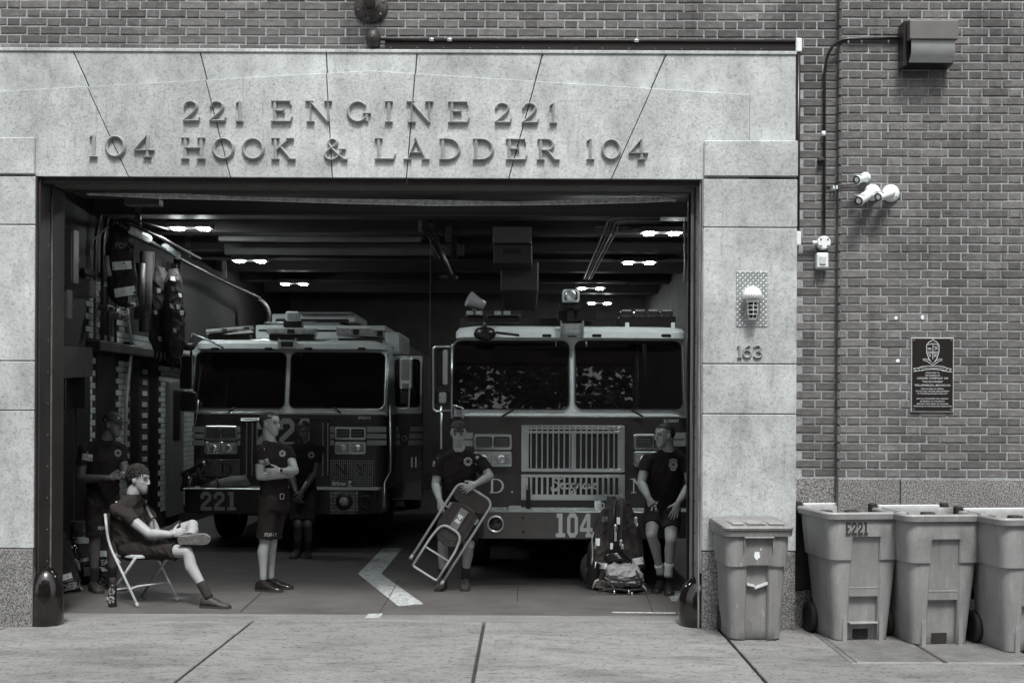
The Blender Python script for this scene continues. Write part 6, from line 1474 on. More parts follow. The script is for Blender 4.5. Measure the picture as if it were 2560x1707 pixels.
# C: capped man behind the chair
yC_ = 1.95; fC = (.72, -.69, 0)
j = tors(256, 1113, yC_, fC, .185, (258, 1256, yC_ + .02), .09)
j.update(neck=P(265, 1096, yC_), elR=P(203, 1197, 1.84), wrR=P(272, 1194, 1.66), elL=P(312, 1190, 1.98), wrL=P(309, 1190, 1.70), knR=P(238, 1347, 1.88), knL=P(284, 1345, 2.0), anR=P(236, 1446, 1.92), anL=P(280, 1443, 2.06), calfR=(-.01, .01, 0), calfL=(-.01, .01, 0))
hd = dict(c=P(283, 1063, yC_ - .02), f=(.93, -.36, -.06), look=(0, 1, -.1))
H_ = {'R': dict(d=(1, -.1, .25), n=(0, .8, -.5), curl=.35), 'L': dict(d=(.3, -.6, .2), n=(-.5, 0, -.6), curl=.5)}
FT = {'R': ft(M_shoed, M_sole, Vector((j['anR'].x, 1.9, 0)), (.6, -.8, 0)), 'L': ft(M_shoed, M_sole, Vector((j['anL'].x, 2.05, 0)), (.8, -.6, 0))}
t, L, M3, so, sh_o, bo = person('man in black cap, shirt and shorts standing behind the seated man', j, hd, M_skD, M_hair, M_shirt, M_shorts, H_, FT, GRP, hem=.96, socks=M_sockb, hs=1.0, seed=4)
cp = hair_shell(t, L, M3, 1, M_blackm, lambda x, y, z: z > .038 + .12 * y, rx=.084, ry=.105, rz=.098, name='cap')
b = MB(); b.loft([[L(a * .078, .07 + .085 * (1 - a * a) ** .5 * k + .0, .052 - .014 * k - .012 * a * a + h) for a in (-1, -.75, -.4, 0, .4, .75, 1)] for k, h in ((0, 0), (1, 0), (1, .005), (0, .005))], False, False, True, False); b.build('brim', M_blackm, t)
p = L(.02, .085, .085); q = axes(M3.col[1])
mb = MB(); mb.ell(L(.03, .083, .075), .014, .006, .012, M=M3); mb.build('cap_badge', M_pr, t)
mb = MB(); mb.ell(L(.076, -.03, .052), .006, .018, .010, M=M3); mb.build('cap_print', M_pr, t)
flag(so, ((206, 1133), (232, 1136), (231, 1154), (205, 1149)), yC_, M_pr); emblem('chest_print', so, 295, 1132, 9, yC_, M_prd)
mb = MB(); X = rect_px(245, 1314, 262, 1323, yC_); print_text(mb, 'FDNY', (X[3] - X[2]) * 1.2, Fr((X[0], yC_, X[2])), 0, 0, 0, .001, 'LEFT'); decal('shorts_print', sh_o, t, mb, M_pr)
# D: seated man, ankle on knee
yD_ = 1.25; fD = (.93, -.36, 0)
j = tors(322, 1263, yD_, fD, .178, (338, 1369, yD_ + .02), .09)
j.update(neck=P(334, 1231, yD_), elR=P(373, 1334, 1.02), wrR=P(428, 1335, 1.0), elL=P(392, 1333, 1.42), wrL=P(462, 1331, 1.2), knR=P(466, 1378, 1.02), knL=P(481, 1313, 1.35), anR=P(519, 1488, .96), anL=P(474, 1346, 1.03), bow=(-.05, 0, 0), calfR=(-.02, 0, -.01), calfL=(.01, 0, -.014))
hd = dict(c=P(347, 1199, yD_), f=(.98, -.18, -.06), look=(0, 1, -.05))
H_ = {'R': dict(d=(1, .1, .25), n=(0, .9, -.2), curl=.5, thumb=.8), 'L': dict(d=(.5, -.8, 0), n=(0, -.1, -1), curl=.5)}
FT = {'R': ft(M_shoed, M_sole, Vector((P(522, 1490, .96).x, .95, .0)), (.96, -.22, 0)), 'L': ft(M_shoed, M_soleg, P(466, 1350, .945), (.99, -.1, .06), u=(0.03, 1, .28))}
t, L, M3, so, sh_o, bo = person('dark curly-haired man sitting on the open folding chair, ankle resting on his knee', j, hd, M_skF, M_hair, M_shirtg, M_shorts, H_, FT, GRP, g=1.06, belly=.75, hem=.84, socks=M_sockb, hs=1.04, seed=6, sock_len={'R': .16, 'L': .06}, shirt_hem=-.1)
hair_shell(t, L, M3, 1.04, M_hair, lambda x, y, z: z > .022 + .42 * max(0, y) - (.05 if y < .015 else 0) - (.03 if y < -.03 else 0), rx=.079, ry=.106, rz=.098)
rnd = random.Random(2); mb = MB()
for k in range(700):
    a, b = rnd.uniform(0, 6.28), rnd.uniform(-.55, 1.57); y = -.016 + .103 * math.cos(b) * math.sin(a); z = .038 + .098 * math.sin(b); x = .083 * math.cos(b) * math.cos(a)
    if z > .03 + .42 * max(0, y) - (.055 if y < .015 else 0) - (.03 if y < -.03 else 0) + rnd.uniform(-.012, .012) and not (abs(x) > .06 and -.03 < y < .012 and z < .03): mb.ell(L(x, y, z), rnd.uniform(.006, .0105), nu=6, nv=4)
tag(mb.build('curls', M_hair, t), kind='stuff')
mb = MB(); f_ = Fr(P(364, 1266, yD_)); stroke(mb, bz([(0, .03), (.018, -.02), (.05, -.08), (.075, -.12)], 10), .022, f_, 0, 0, 0, 0, 1, False); decal('chest_print', so, t, mb, M_prd)
mb = MB()
for px, py in ((291, 1255), (283, 1282), (281, 1296)): mb.ell(P(px, py, yD_ - .02), .012, .01, .012, nu=8, nv=6)
mb.build('back_print', M_pr, t)
# E: cap worn backwards, holding the folded chair
yE_ = 2.22; fE = (.02, -1, 0)
j = tors(1147, 1141, yE_ + .03, fE, .178, (1147, 1290, yE_ + .1), .09)
j.update(neck=P(1148, 1122, yE_), elR=P(1089, 1212, 2.2), wrR=P(1099, 1250, 2.0), elL=P(1224, 1190, 2.2), wrL=P(1190, 1209, 1.96), knR=P(1108, 1362, 2.1), knL=P(1172, 1364, 2.12), anR=P(1107, 1441, 2.2), anL=P(1163, 1438, 2.22))
hd = dict(c=P(1146, 1083, yE_ - .05), f=(.04, -1, -.30), look=(0, 1, -.5))
H_ = {'R': dict(d=(.15, -.25, -1), n=(.6, .75, 0), curl=.55), 'L': dict(d=(-.92, -.2, -.45), n=(-.2, .95, -.25), curl=.3, spread=.08)}
FT = {'R': ft(M_shoed, M_sole, Vector((j['anR'].x, 2.18, 0)), (-.15, -1, 0)), 'L': ft(M_shoed, M_sole, Vector((j['anL'].x, 2.2, 0)), (.05, -1, 0))}
t, L, M3, so, sh_o, bo = person('man with backwards cap looking down and holding a folded metal chair', j, hd, M_skA, M_hair, M_shirt, M_shorts, H_, FT, GRP, g=1.04, hem=.90, sleeve=.72, socks=M_sockb, hs=1.0, seed=8, sock_len=.12)
hair_shell(t, L, M3, 1, M_blackm, lambda x, y, z: z > .058 - .35 * y if y < .03 else z > .062, rx=.083, ry=.103, rz=.096, name='cap')
mb = MB(); mb.loft([[L(a * .075, -.085 - .07 * (1 - a * a) ** .5 * k, .03 - .02 * k + h) for a in (-1, -.6, 0, .6, 1)] for k, h in ((0, 0), (1, 0), (1, .005), (0, .005))], False, False, True, False); mb.build('brim', M_blackm, t)
rnd = random.Random(5)
mb = MB()
for k in range(16): a = (k - 8) / 8; mb.tube([L(a * .05, .078, .066), L(a * .052 + rnd.uniform(-.008, .008), .088, .052), L(a * .05 + rnd.uniform(-.012, .012), .089, .042 + rnd.uniform(-.006, .006))], [.006, .006, .002], 5)
tag(mb.build('fringe', M_hair, t), kind='stuff')
emblem('chest_print', so, 1170, 1153, 11, yE_, M_pr); flag(so, ((1083, 1151), (1088, 1152), (1085, 1167), (1080, 1165)), yE_, M_pr)
personE = t
# F: man at the right, sitting against the bumper
yF_ = 2.12
j = tors(1667, 1143, yF_ + .06, (-.12, -1, 0), .19, (1657, 1272, 2.25), .09, (-.15, -1, 0))
j.update(neck=P(1672, 1124, yF_ + .03), elR=P(1603, 1208, 2.1), wrR=P(1622, 1245, 1.93), elL=P(1726, 1211, 2.12), wrL=P(1695, 1257, 1.95), knR=P(1629, 1336, 1.95), knL=P(1677, 1350, 1.90), anR=P(1650, 1426, 2.12), anL=P(1671, 1432, 1.98), calfR=(.01, .012, 0))
hd = dict(c=P(1660, 1089, yF_ - .02), f=(-.86, -.52, -.04), look=(-.1, 1, 0))
H_ = {'R': dict(d=(.3, -.15, -1), n=(.7, .6, .1), curl=.4), 'L': dict(d=(-.35, -.1, -1), n=(-.25, 1, 0), curl=.12, spread=.12, thumb=.8)}
FT = {'R': ft(M_shoe, M_sole, Vector((j['anR'].x - .01, 2.1, 0)), (-.3, -.95, 0)), 'L': ft(M_shoe, M_sole, Vector((j['anL'].x, 1.95, 0)), (-.08, -1, 0))}
t, L, M3, so, sh_o, bo = person('man with white socks leaning on the bumper at right, looking left', j, hd, M_skF, M_hair, M_shirt, M_shorts, H_, FT, GRP, g=1.06, hem=.70, socks=M_sockw, hs=1.02, seed=10, sock_len={'R': .10, 'L': .13})
hair_shell(t, L, M3, 1.02, M_hair, lambda x, y, z: z > .055 + .3 * max(0, y) - (.05 if y < -.02 else 0) or (y < -.065 and z > -.03), rx=.079, ry=.110, rz=.095, c=(0, -.013, .032))
emblem('chest_print', so, 1683, 1161, 11, yF_, M_pr, 1)
ph = P(1637, 1266, 1.87); m1 = MB().box(-.036, .036, -.004, .004, -.065, .065, .006, M=Matrix.Translation(ph) @ Matrix.Rotation(R(55), 4, 'Y') @ Matrix.Rotation(R(20), 4, 'Z'))
ph_o = m1.build('phone', M_black, None, ph); tag(ph_o, 'dark phone in a patterned case held by the man with white socks', 'phone')
mb = MB(); rnd = random.Random(3); MP = Matrix.Translation(ph) @ Matrix.Rotation(R(55), 4, 'Y') @ Matrix.Rotation(R(20), 4, 'Z')
for k in range(7): a, b = rnd.uniform(-.025, .025), rnd.uniform(-.05, .05); mb.add([MP @ Vector((a + .009 * math.cos(i), -.0046, b + .012 * math.sin(i))) for i in (0, 1, 2, 3, 4, 5)], [tuple(range(6))])
tag(mb.build('case_print', M_white, ph_o), kind='stuff')
# B: man in the shade before the left truck
yB_ = 4.72
j = tors(760, 1116, yB_, (-.05, -1, 0), .18, (757, 1232, yB_ + .08), .088)
j.update(neck=P(758, 1102, yB_), elR=P(728, 1186, 4.72), wrR=P(741, 1232, 4.5), elL=P(786, 1182, 4.72), wrL=P(755, 1228, 4.5), knR=P(745, 1312, 4.6), knL=P(769, 1312, 4.6), anR=P(744, 1368, 4.72), anL=P(771, 1368, 4.72))
hd = dict(c=P(758, 1077, yB_ - .04), f=(-.1, -1, -.35), look=(0, 1, -.5))
H_ = {'R': dict(d=(.4, -.3, -1), n=(.5, .6, .2), curl=.5), 'L': dict(d=(-.4, -.3, -1), n=(-.5, .6, .2), curl=.5)}
FT = {'R': ft(M_shoed, M_sole, Vector((j['anR'].x, 4.7, 0)), (-.1, -1, 0)), 'L': ft(M_shoed, M_sole, Vector((j['anL'].x, 4.7, 0)), (.1, -1, 0))}
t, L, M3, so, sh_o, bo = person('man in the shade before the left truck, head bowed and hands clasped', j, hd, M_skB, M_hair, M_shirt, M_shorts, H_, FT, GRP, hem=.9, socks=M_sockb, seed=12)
hair_shell(t, L, M3, 1, M_hair, lambda x, y, z: z > .05 + .3 * max(0, y), rx=.0775, ry=.108, rz=.0925, c=(0, -.013, .031))
emblem('chest_print', so, 778, 1137, 8, yB_, M_prd)
# ------------------------------------------------------------------ folding chairs
M_tube = mat('beige_chair_tube', .40, .35, var=.12, scale=12, spec=.5); M_pan = mat('brown_chair_pan', .045, .35, var=.2); M_foot = mat('grey_rubber_foot', .3, .7, var=.1)
ch = thing('folding_chair', 'open metal folding chair under the seated man, pale frame', 'chair', (-3.49, 1.27, 0), 'metal folding chairs')
A_ = math.atan2(-.6, .8); cA, sA = math.cos(A_), math.sin(A_)
lc = lambda x, y, z: Vector((-3.49 + cA * x - sA * y, 1.27 + sA * x + cA * y, z))
for s in (-1, 1):
    MB().tube(rounded_path([lc(.235, s * .215, .03), lc(-.2, s * .21, .54), lc(-.265, s * .2, .80)], .12), .0125, 9).build('front_leg', M_tube, ch)
    MB().tube([lc(-.225, s * .185, .03), lc(.17, s * .185, .43)], .0125, 9).build('rear_leg', M_tube, ch)
    for x, w_ in ((.235, .215), (-.225, .185)): MB().cyl(lc(x + (.012 if x > 0 else -.012), s * w_, 0), lc(x, s * w_, .04), .017, .015).build('rubber_foot', M_foot, ch)
    MB().tube([lc(-.15, s * .2, .455), lc(-.03, s * .2, .37)], .007, 6).build('hinge_link', M_tube, ch)
MB().tube(rounded_path([lc(.135, -.21, .15), lc(.15, -.16, .17), lc(.15, .16, .17), lc(.135, .21, .15)], .03), .009, 8).build('cross_bar', M_tube, ch)
MB().tube([lc(-.15, -.185, .115), lc(-.15, .185, .115)], .009, 8).build('cross_bar', M_tube, ch)
pts = rrect(-.19, .2, -.19, .19, .06)
MB().loft([[lc(a, b, z) for a, b in (pts if k else inset(pts, .015))] for k, z in ((1, .425), (1, .44), (0, .452))], True, True, False).build('seat', M_tube, ch)
MB().loft([[lc(-.236 + dx, y, z) for dx, z in ((0, .62), (-.022, .62), (-.05, .80), (-.028, .80))] for y in (-.19, -.1, 0, .1, .19)], True, True, False).build('backrest', M_pan, ch)
fc = thing('folding_chair', 'folded metal chair held tilted before the man with the backwards cap', 'chair', P(1104, 1459, 1.93), 'metal folding chairs')
fF = Fr(P(1104, 1459, 1.93), (.846, 0, -.533), (.533, .05, .846), (0, -1, .05)); e_ = lambda u, v, n=0: fF(u, v, n)
outer = rounded_path([e_(0, .02), e_(0, .93), e_(-.385, .93), e_(-.385, .07)], .09, 6); MB().tube(outer, .0125, 10).build('outer_frame', M_tube, fc)
inner = rounded_path([e_(-.33, .0, .012), e_(-.33, .35, .02), e_(-.30, .50, .03), e_(-.09, .50, .03), e_(-.055, .35, .02), e_(-.055, .0, .012)], .10, 6); MB().tube(inner, .0125, 10).build('rear_frame', M_tube, fc)
MB().tube(rounded_path([e_(-.33, .06, .012), e_(-.33, .0, .012), e_(-.055, .0, .012), e_(-.055, .06, .012)], .04), .0115, 9).build('bottom_bar', M_tube, fc)
MB().tube([e_(-.335, .22, .016), e_(-.05, .22, .016)], .0095, 8).build('cross_bar', M_tube, fc)
for u, v in ((0, .02), (-.385, .07)): MB().cyl(e_(u, v - .03), e_(u, v + .015), .018, .0155).build('rubber_foot', M_foot, fc)
bk = rrect(-.372, -.013, .755, .922, .07); MB().prism(bk, fF, -.012, .004, .003).build('backrest', M_pan, fc)
st_ = [(-.345, .72), (-.355, .5), (-.33, .40), (-.27, .345), (-.19, .325), (-.11, .345), (-.05, .40), (-.03, .5), (-.04, .72), (-.11, .755), (-.19, .765), (-.27, .755)]
seat_ = MB().prism(st_, fF, -.006, .010, .006).build('seat', M_pan, fc)
for k in (.014, .04, .062): MB().tube([e_(*q, .013) for q in inset(st_[::-1] if sum(st_[i][0] * st_[(i + 1) % 12][1] - st_[(i + 1) % 12][0] * st_[i][1] for i in range(12)) < 0 else st_, k)], .0042, 5, closed=True).build('seat_rib', M_pan, seat_)
for u in (-.29, -.10): MB().tube([e_(u, .37, .013), e_(u, .73, .013)], .0045, 5).build('seat_rib', M_pan, seat_)
lp_ = MB().prism([(-.235, .49), (-.15, .49), (-.15, .72), (-.235, .72)], fF, .008, .034, .003).build('label_plate', mat('tan_plate', .2, .5, var=.2), fc)
mb = MB(); mb.prism([(-.22, .575), (-.168, .575), (-.168, .66), (-.22, .66)], fF, .030, .0355); mb.build('label', M_white, lp_)
mb = MB(); v, f = text_verts('2', .085); mb.add([fF(-.194 + p.y - .03, .59 + .028 - p.x, .0362) for p in v], f); mb.build('label_print', M_black, lp_)
for u in (-.345, -.035): MB().box(-.012, .012, -.02, .0, -.03, .03, .004, M=Matrix.Translation(e_(u, .68)) @ Matrix((fF.u, -fF.n, fF.v)).transposed().to_4x4()).build('hinge', M_alum, fc)
# ------------------------------------------------------------------ bottle, mug
b0 = G(281, 1516); wb = thing('water_bottle', 'black water bottle with white printed pattern on the floor by the chair', 'bottle', b0)
MB().lathe(b0, (0, 0, 1), [(.033, 0), (.036, .006), (.036, .175), (.034, .19), (.027, .203)], 22).build('flask', M_black, wb)
MB().lathe(b0 + Vector((0, 0, .2)), (0, 0, 1), [(.026, 0), (.028, .004), (.028, .05), (.024, .056)], 20).build('cap', M_blackm, wb)
mb = MB(); rnd = random.Random(4)
def bot(a, z): return b0 + Vector((.0368 * math.sin(a), -.0368 * math.cos(a), z))
for cz, rr2 in ((.14, .9), (.14, .5), (.07, .9), (.075, .45)):
    n = 16
    for k in range(n):
        if rnd.random() < .2: continue
        q = [(rr2 * math.cos(6.283 * (k + d) / n) * s_, cz + .033 * rr2 * math.sin(6.283 * (k + d) / n) * s_) for d, s_ in ((0, 1), (1, 1), (1, .72), (0, .72))]
        mb.add([bot(a * .95, z) for a, z in q], [(0, 1, 2, 3)])
for k in range(16):
    a, z, w_ = rnd.uniform(-.7, .7), rnd.uniform(.025, .175), rnd.uniform(.08, .22); mb.add([bot(a - w_, z), bot(a + w_, z + rnd.uniform(-.01, .01)), bot(a + w_ * .6, z + .008)], [(0, 1, 2)])
tag(mb.build('printed_pattern', M_pr, wb), kind='stuff')
m0 = P(1495, 1277, 2.48); m0.z = zb1 if False else PZ(1430, 1281, YT - .53) + .0165; mg = thing('mug', 'white printed mug standing on the bumper of the 104 truck', 'mug', m0)
mb = MB(); mb.lathe(m0, (0, 0, 1), [(.034, 0), (.036, .005), (.036, .095), (.032, .095), (.031, .01)], 24); mb.build('cup', M_white, mg)
MB().tube(arc(m0 + Vector((.036, 0, .05)), .028, -80, 80, 8), .006, 8).build('handle', M_white, mg)
mb = MB()
for k in range(9): a = -.7 + k * .17; z = .02 + .06 * (k % 3) / 2; mb.add([m0 + Vector((.0366 * math.sin(a + d), -.0366 * math.cos(a + d), z + e)) for d, e in ((0, 0), (.14, 0), (.14, .022), (0, .022))], [(0, 1, 2, 3)])
tag(mb.build('print', M_prd, mg), kind='stuff')
# ------------------------------------------------------------------ turnout gear
M_gear = mat('black_turnout_cloth', .022, .85, var=.3, bump=.3, bscale=60); M_gearb = mat('dark_turnout_cloth', .032, .85, var=.3, bump=.3, bscale=60); M_refl = mat('reflective_tape', .85, .45, var=.15, scale=30); M_refld = mat('dull_reflective_tape', .35, .5, var=.3, scale=30); M_canvas = mat('grey_canvas', .26, .85, var=.3, bump=.4, bscale=50); M_strap = mat('webbing_strap', .25, .7, var=.3)
def blob(rings, voxel, amp, fr, seed, extra=None):
    mb = MB(); mb.loft(rings, True, True)
    if extra: extra(mb)
    me = remesh(mb, voxel, 2, .5); folds(me, amp, fr, seed); return me
def oring(c, rx, ry, n=18, wob=0.0, seed=0):
    rnd = random.Random(seed); return [Vector(c) + Vector((rx * (1 + rnd.uniform(-wob, wob)) * math.cos(2 * math.pi * k / n), ry * math.sin(2 * math.pi * k / n), 0)) for k in range(n)]
def tape(o, quad, y, m, name='reflective_tape', lift=.006):
    mb = MB(); tl, tr_, br, bl = [Vector(q) for q in quad]; n = 8
    for i in range(n + 1):
        for v in (0, 1): u = i / n; q = tl.lerp(tr_, u).lerp(bl.lerp(br, u), v); mb.v.append(P(q.x, q.y, y))
    for i in range(n): mb.f.append((2 * i, 2 * i + 2, 2 * i + 3, 2 * i + 1)); mb.s.append(False)
    return decal(name, o, root_of(o), mb, m, lift)
def cloth_text(o, txt, px, py, h, y, m, rot=0, bold=.004):
    mb = MB(); f0 = P(px, py, y); k = (D + y) / F; c, s_ = math.cos(R(rot)), math.sin(R(rot)); fr = Fr(f0, (c, 0, s_), (-s_, 0, c)); print_text(mb, txt, h * k * 1.35, fr, 0, 0, 0, bold, 'LEFT'); return decal('lettering', o, root_of(o), mb, m, .009)
# coat propped beside the bumper with an air pack, canvas bag and gear bag before it
yg = 2.06
def coat(name, label, spec, y, seed, m=M_gear, ry=.13, amp=.016, loc=None, group='black turnout coats with reflective tape', arms=()):
    c0 = P(spec[-1][0], spec[-1][1], y); t = thing(name, label, 'coat', (c0.x, y, max(0, c0.z) if loc is None else loc), group)
    k = (D + y) / F
    rg = [oring(P(px, py, y + dy), hw * k, ry * f_) for px, py, hw, f_, dy in spec]
    def ex(mb):
        for a in arms: limb(mb, [(P(*q[:2], y + q[3]), q[2] * k) for q in a])
    o = put(blob(rg, .012, amp, 22, seed, ex), 'cloth', m, t); return t, o
t, o = coat('turnout_coat', 'black turnout coat with tape standing propped against the bumper by the bags', [(1530, 1238, 14, .4, .14), (1534, 1262, 24, .6, .12), (1535, 1300, 44, .9, .1), (1542, 1350, 52, 1.0, .06), (1546, 1400, 60, 1.2, .03), (1548, 1440, 64, 1.3, 0), (1548, 1472, 60, 1.2, 0)], yg + .12, 3, M_gearb, arms=([(1514, 1275, 11, .06), (1500, 1330, 17, .0), (1499, 1400, 22, -.05)], [(1562, 1262, 16, .06), (1586, 1330, 20, .0), (1594, 1410, 22, -.05)]))
tape(o, ((1488, 1403), (1518, 1408), (1517, 1422), (1487, 1420)), yg, M_refl); tape(o, ((1581, 1396), (1607, 1391), (1609, 1409), (1583, 1412)), yg, M_refl); tape(o, ((1489, 1345), (1500, 1345), (1499, 1364), (1488, 1363)), yg, M_refl)
flag(o, ((1506, 1291), (1520, 1290), (1519, 1304), (1505, 1305)), yg, M_prd); cloth_text(o, 'D', 1541, 1249, 13, yg, M_pr)
ap = thing('air_pack', 'breathing air pack harness with hoses and gauges leaning on the propped coat', 'air pack', G(1545, 1462))
q = [P(1537, 1250, yg - .05), P(1534, 1300, yg - .08), P(1531, 1350, yg - .1), P(1532, 1395, yg - .1)]
MB().tube(q, .018, 8).build('shoulder_strap', M_black, ap)
MB().tube([P(1555, 1245, yg - .03), P(1553, 1300, yg - .08), P(1552, 1355, yg - .1), P(1550, 1390, yg - .1)], .022, 8).build('shoulder_strap', M_gearb, ap)
MB().tube(rounded_path([P(1545, 1300, yg - .1), P(1540, 1350, yg - .13), P(1530, 1385, yg - .13), P(1545, 1400, yg - .14), P(1560, 1385, yg - .12)], .06), .012, 8).build('air_hose', M_gloss, ap)
for k in range(3): a = P(1524 + k * 5, 1395 + k * 5, yg - .12); MB().tube([a + Vector((.11 * math.cos(R(20 * i)), -.03 * math.sin(R(20 * i)), .045 * math.sin(R(20 * i)))) + Vector((.06, 0, 0)) for i in range(18)], .011, 7, closed=True).build('hose_coil', M_gloss, ap)
for px, py, w_, h_, m in ((1546, 1302, .016, .035, M_refl), (1538, 1318, .01, .03, M_alum), (1539, 1340, .012, .05, M_refld), (1552, 1356, .014, .03, M_alum), (1529, 1365, .014, .03, M_refl), (1556, 1366, .014, .022, M_alum), (1590, 1300, .015, .03, M_alum), (1592, 1312, .012, .012, M_chrome)): p = P(px, py, yg - .13); MB().box(p.x - w_, p.x + w_, p.y - .01, p.y + .012, p.z - h_, p.z + h_, .004).build('buckle', m, ap)
a = P(1500, 1420, yg + .02); MB().lathe(P(1487, 1405, yg + .1), (0, 0, 1), [(.03, -.25), (.075, -.2), (.078, .12), (.05, .2)], 18).build('cylinder', M_black, ap)
MB().tube(rounded_path([P(1484, 1330, yg - .02), P(1480, 1345, yg - .05), P(1482, 1390, yg - .05), P(1479, 1410, yg - .06)], .04), .008, 6).build('thin_hose', M_refld, ap)
cb = thing('canvas_bag', 'wrinkled grey canvas bag lying in front of the propped coat', 'bag', G(1558, 1470))
me = blob([oring(P(1558, 1405, yg - .1), .10, .06), oring(P(1556, 1415, yg - .12), .17, .1), oring(P(1560, 1435, yg - .13), .185, .13), oring(P(1562, 1455, yg - .12), .18, .13), oring(P(1562, 1464, yg - .1), .15, .1)], .009, .024, 30, 8); o = put(me, 'canvas', M_canvas, cb)
for k, pts in enumerate(([(1515, 1440), (1560, 1452), (1605, 1446)], [(1590, 1425), (1598, 1445), (1606, 1456)])): MB().tube([P(a, b, yg - .27) for a, b in pts], .012, 6).build('strap', M_gear, cb)
gb_ = thing('gear_bag', 'flat black gear bag with buckled straps on the floor under the canvas bag', 'bag', G(1552, 1482))
c = G(1552, 1476); me = blob([oring(c + Vector((0, 0, z)), rx, .15) for z, rx in ((.0, .23), (.03, .27), (.08, .262), (.125, .2))], .01, .022, 30, 5); o = put(me, 'bag', mat('worn_black_nylon', .045, .7, var=.5, scale=14, bump=.4, bscale=40), gb_)
for pts, m in (([(1481, 1470), (1489, 1452), (1497, 1448)], M_strap), ([(1496, 1478), (1530, 1471), (1570, 1475), (1612, 1472)], M_gear), ([(1606, 1462), (1613, 1470), (1617, 1479)], M_strap), ([(1528, 1462), (1536, 1470), (1540, 1482)], M_gear)): MB().tube([P(a, b, yg - .24) for a, b in pts], .011, 6).build('strap', m, gb_)
for px, py in ((1536, 1476), (1572, 1475), (1580, 1480)): p = P(px, py, yg - .26); MB().lathe(p + Vector((0, 0, -.035)), (0, 0, 1), [(.010, 0), (.009, .02), (.004, .04)], 10).build('clip', M_alum, gb_)
hx = thing('helmet_strap_bag', 'dark round pouch between the coat and the bumper at the left of the pile', 'pouch', G(1478, 1455)); MB().ell(P(1478, 1420, yg + .2), .11, .09, .16, nu=16, nv=12).build('pouch', M_gear, hx); MB().tube([P(1478, 1378, yg + .1), P(1473, 1400, yg + .1), P(1468, 1425, yg + .1)], .008, 6).build('strap', M_refl, hx)
# left pile
yl = 2.55
t, o = coat('turnout_coat', 'turnout coat crumpled on the floor at the left jamb, lettered hem forward', [(150, 1330, 16, .5, .1), (155, 1370, 26, .8, .1), (162, 1410, 32, 1, .05), (166, 1445, 36, 1.1, 0), (166, 1475, 34, 1.0, 0)], 1.9, 11, M_gearb, ry=.12)
tape(o, ((145, 1440), (178, 1430), (182, 1444), (148, 1454)), 1.8, M_refl); cloth_text(o, 'IDER(', 150, 1479, 17, 1.8, M_pr, 14)
MB().tube([P(x, y_, 1.76) for x, y_ in ((147, 1458), (184, 1448))], .004, 5).build('piping', M_pr, t); MB().tube([P(x, y_, 1.76) for x, y_ in ((150, 1481), (190, 1468))], .004, 5).build('piping', M_pr, t)
t, o = coat('turnout_coat', 'turnout coat with a curved pale band, standing in the left pile of gear', [(195, 1300, 20, .6, .1), (202, 1335, 26, .8, .05), (204, 1380, 32, 1, 0), (206, 1430, 36, 1.1, 0), (206, 1468, 38, 1.1, 0)], 2.5, 12)
tape(o, ((182, 1342), (222, 1341), (222, 1357), (184, 1359)), 2.4, M_refld); tape(o, ((200, 1396), (221, 1392), (222, 1401), (201, 1405)), 2.4, M_refld)
mb = MB()
for k in range(6): mb.tube([P(172 + k * 1.5, 1402 + k * 5, 2.3), P(185 + k, 1396 + k * 5, 2.28), P(198 + k * .6, 1404 + k * 4, 2.3)], .008, 6)
sk = mb.build('folded_hose', M_refld, None, P(185, 1415, 2.3)); tag(sk, 'small striped flat hose bundle stuffed between the coats at left', 'hose')
t, o = coat('turnout_coat', 'turnout coat with pale patches behind the legs of the capped man', [(255, 1335, 16, .6, 0), (258, 1370, 22, .9, 0), (260, 1420, 24, 1, 0), (260, 1462, 28, 1.1, 0)], 2.6, 13)
tape(o, ((249, 1376), (270, 1376), (270, 1391), (249, 1391)), 2.5, M_refl); cloth_text(o, 'EA', 252, 1412, 13, 2.5, M_pr, 8); tape(o, ((248, 1415), (262, 1418), (270, 1426), (252, 1428)), 2.5, M_refl)
for k, (px, py, r_) in enumerate(((228, 1440, .11), (180, 1385, .10))):
    c = P(px, py, 2.45); o = MB().lathe(c, (.2, -.5, 1), [(r_ * 1.35, -.01), (r_ * 1.3, .0), (r_, .01), (r_ * .95, .06), (r_ * .6, .12), (r_ * .1, .14)], 20).build('fire_helmet', M_gloss, None, c); tag(o, ['black helmet lying low in the gear pile behind the capped man', 'black helmet lying higher in the gear pile near the left jamb'][k], 'helmet', 'black fire helmets in the gear pile')
    MB().box(-.035, .035, -.006, .006, -.045, .045, .004, M=Matrix.Translation(c + Vector((0, -r_ * 1.02, .06)))).build('front_shield', M_prd, o)
# coats hanging on the left wall
def hung(label, spec, y, seed, ry=.1, m=M_gear):
    return coat('hanging_coat', label, spec, y, seed, m, ry, .014, loc=P(spec[-1][0], spec[-1][1], y).z, group='turnout coats hanging on the left wall')
t, o = hung('hanging turnout coat with two bright tapes, highest on the left wall', [(300, 560, 10, .5, .05), (298, 575, 26, .8, 0), (298, 620, 36, 1, 0), (304, 680, 38, 1, 0), (306, 740, 38, 1, 0), (322, 768, 24, .9, 0)], 4.2, 21)
tape(o, ((280, 655), (328, 652), (330, 672), (281, 676)), 4, M_refl); tape(o, ((285, 722), (336, 714), (340, 736), (288, 744)), 4, M_refl); tape(o, ((318, 756), (339, 756), (340, 767), (318, 768)), 4, M_refl)
cloth_text(o, 'IEF', 320, 754, 14, 4, M_pr); cloth_text(o, 'FDNY', 287, 621, 15, 4, M_prd)
MB().tube([P(266, 640, 4.05), P(268, 665, 4.05), P(274, 690, 4.05)], .03, 8).build('glove', M_strip, t)
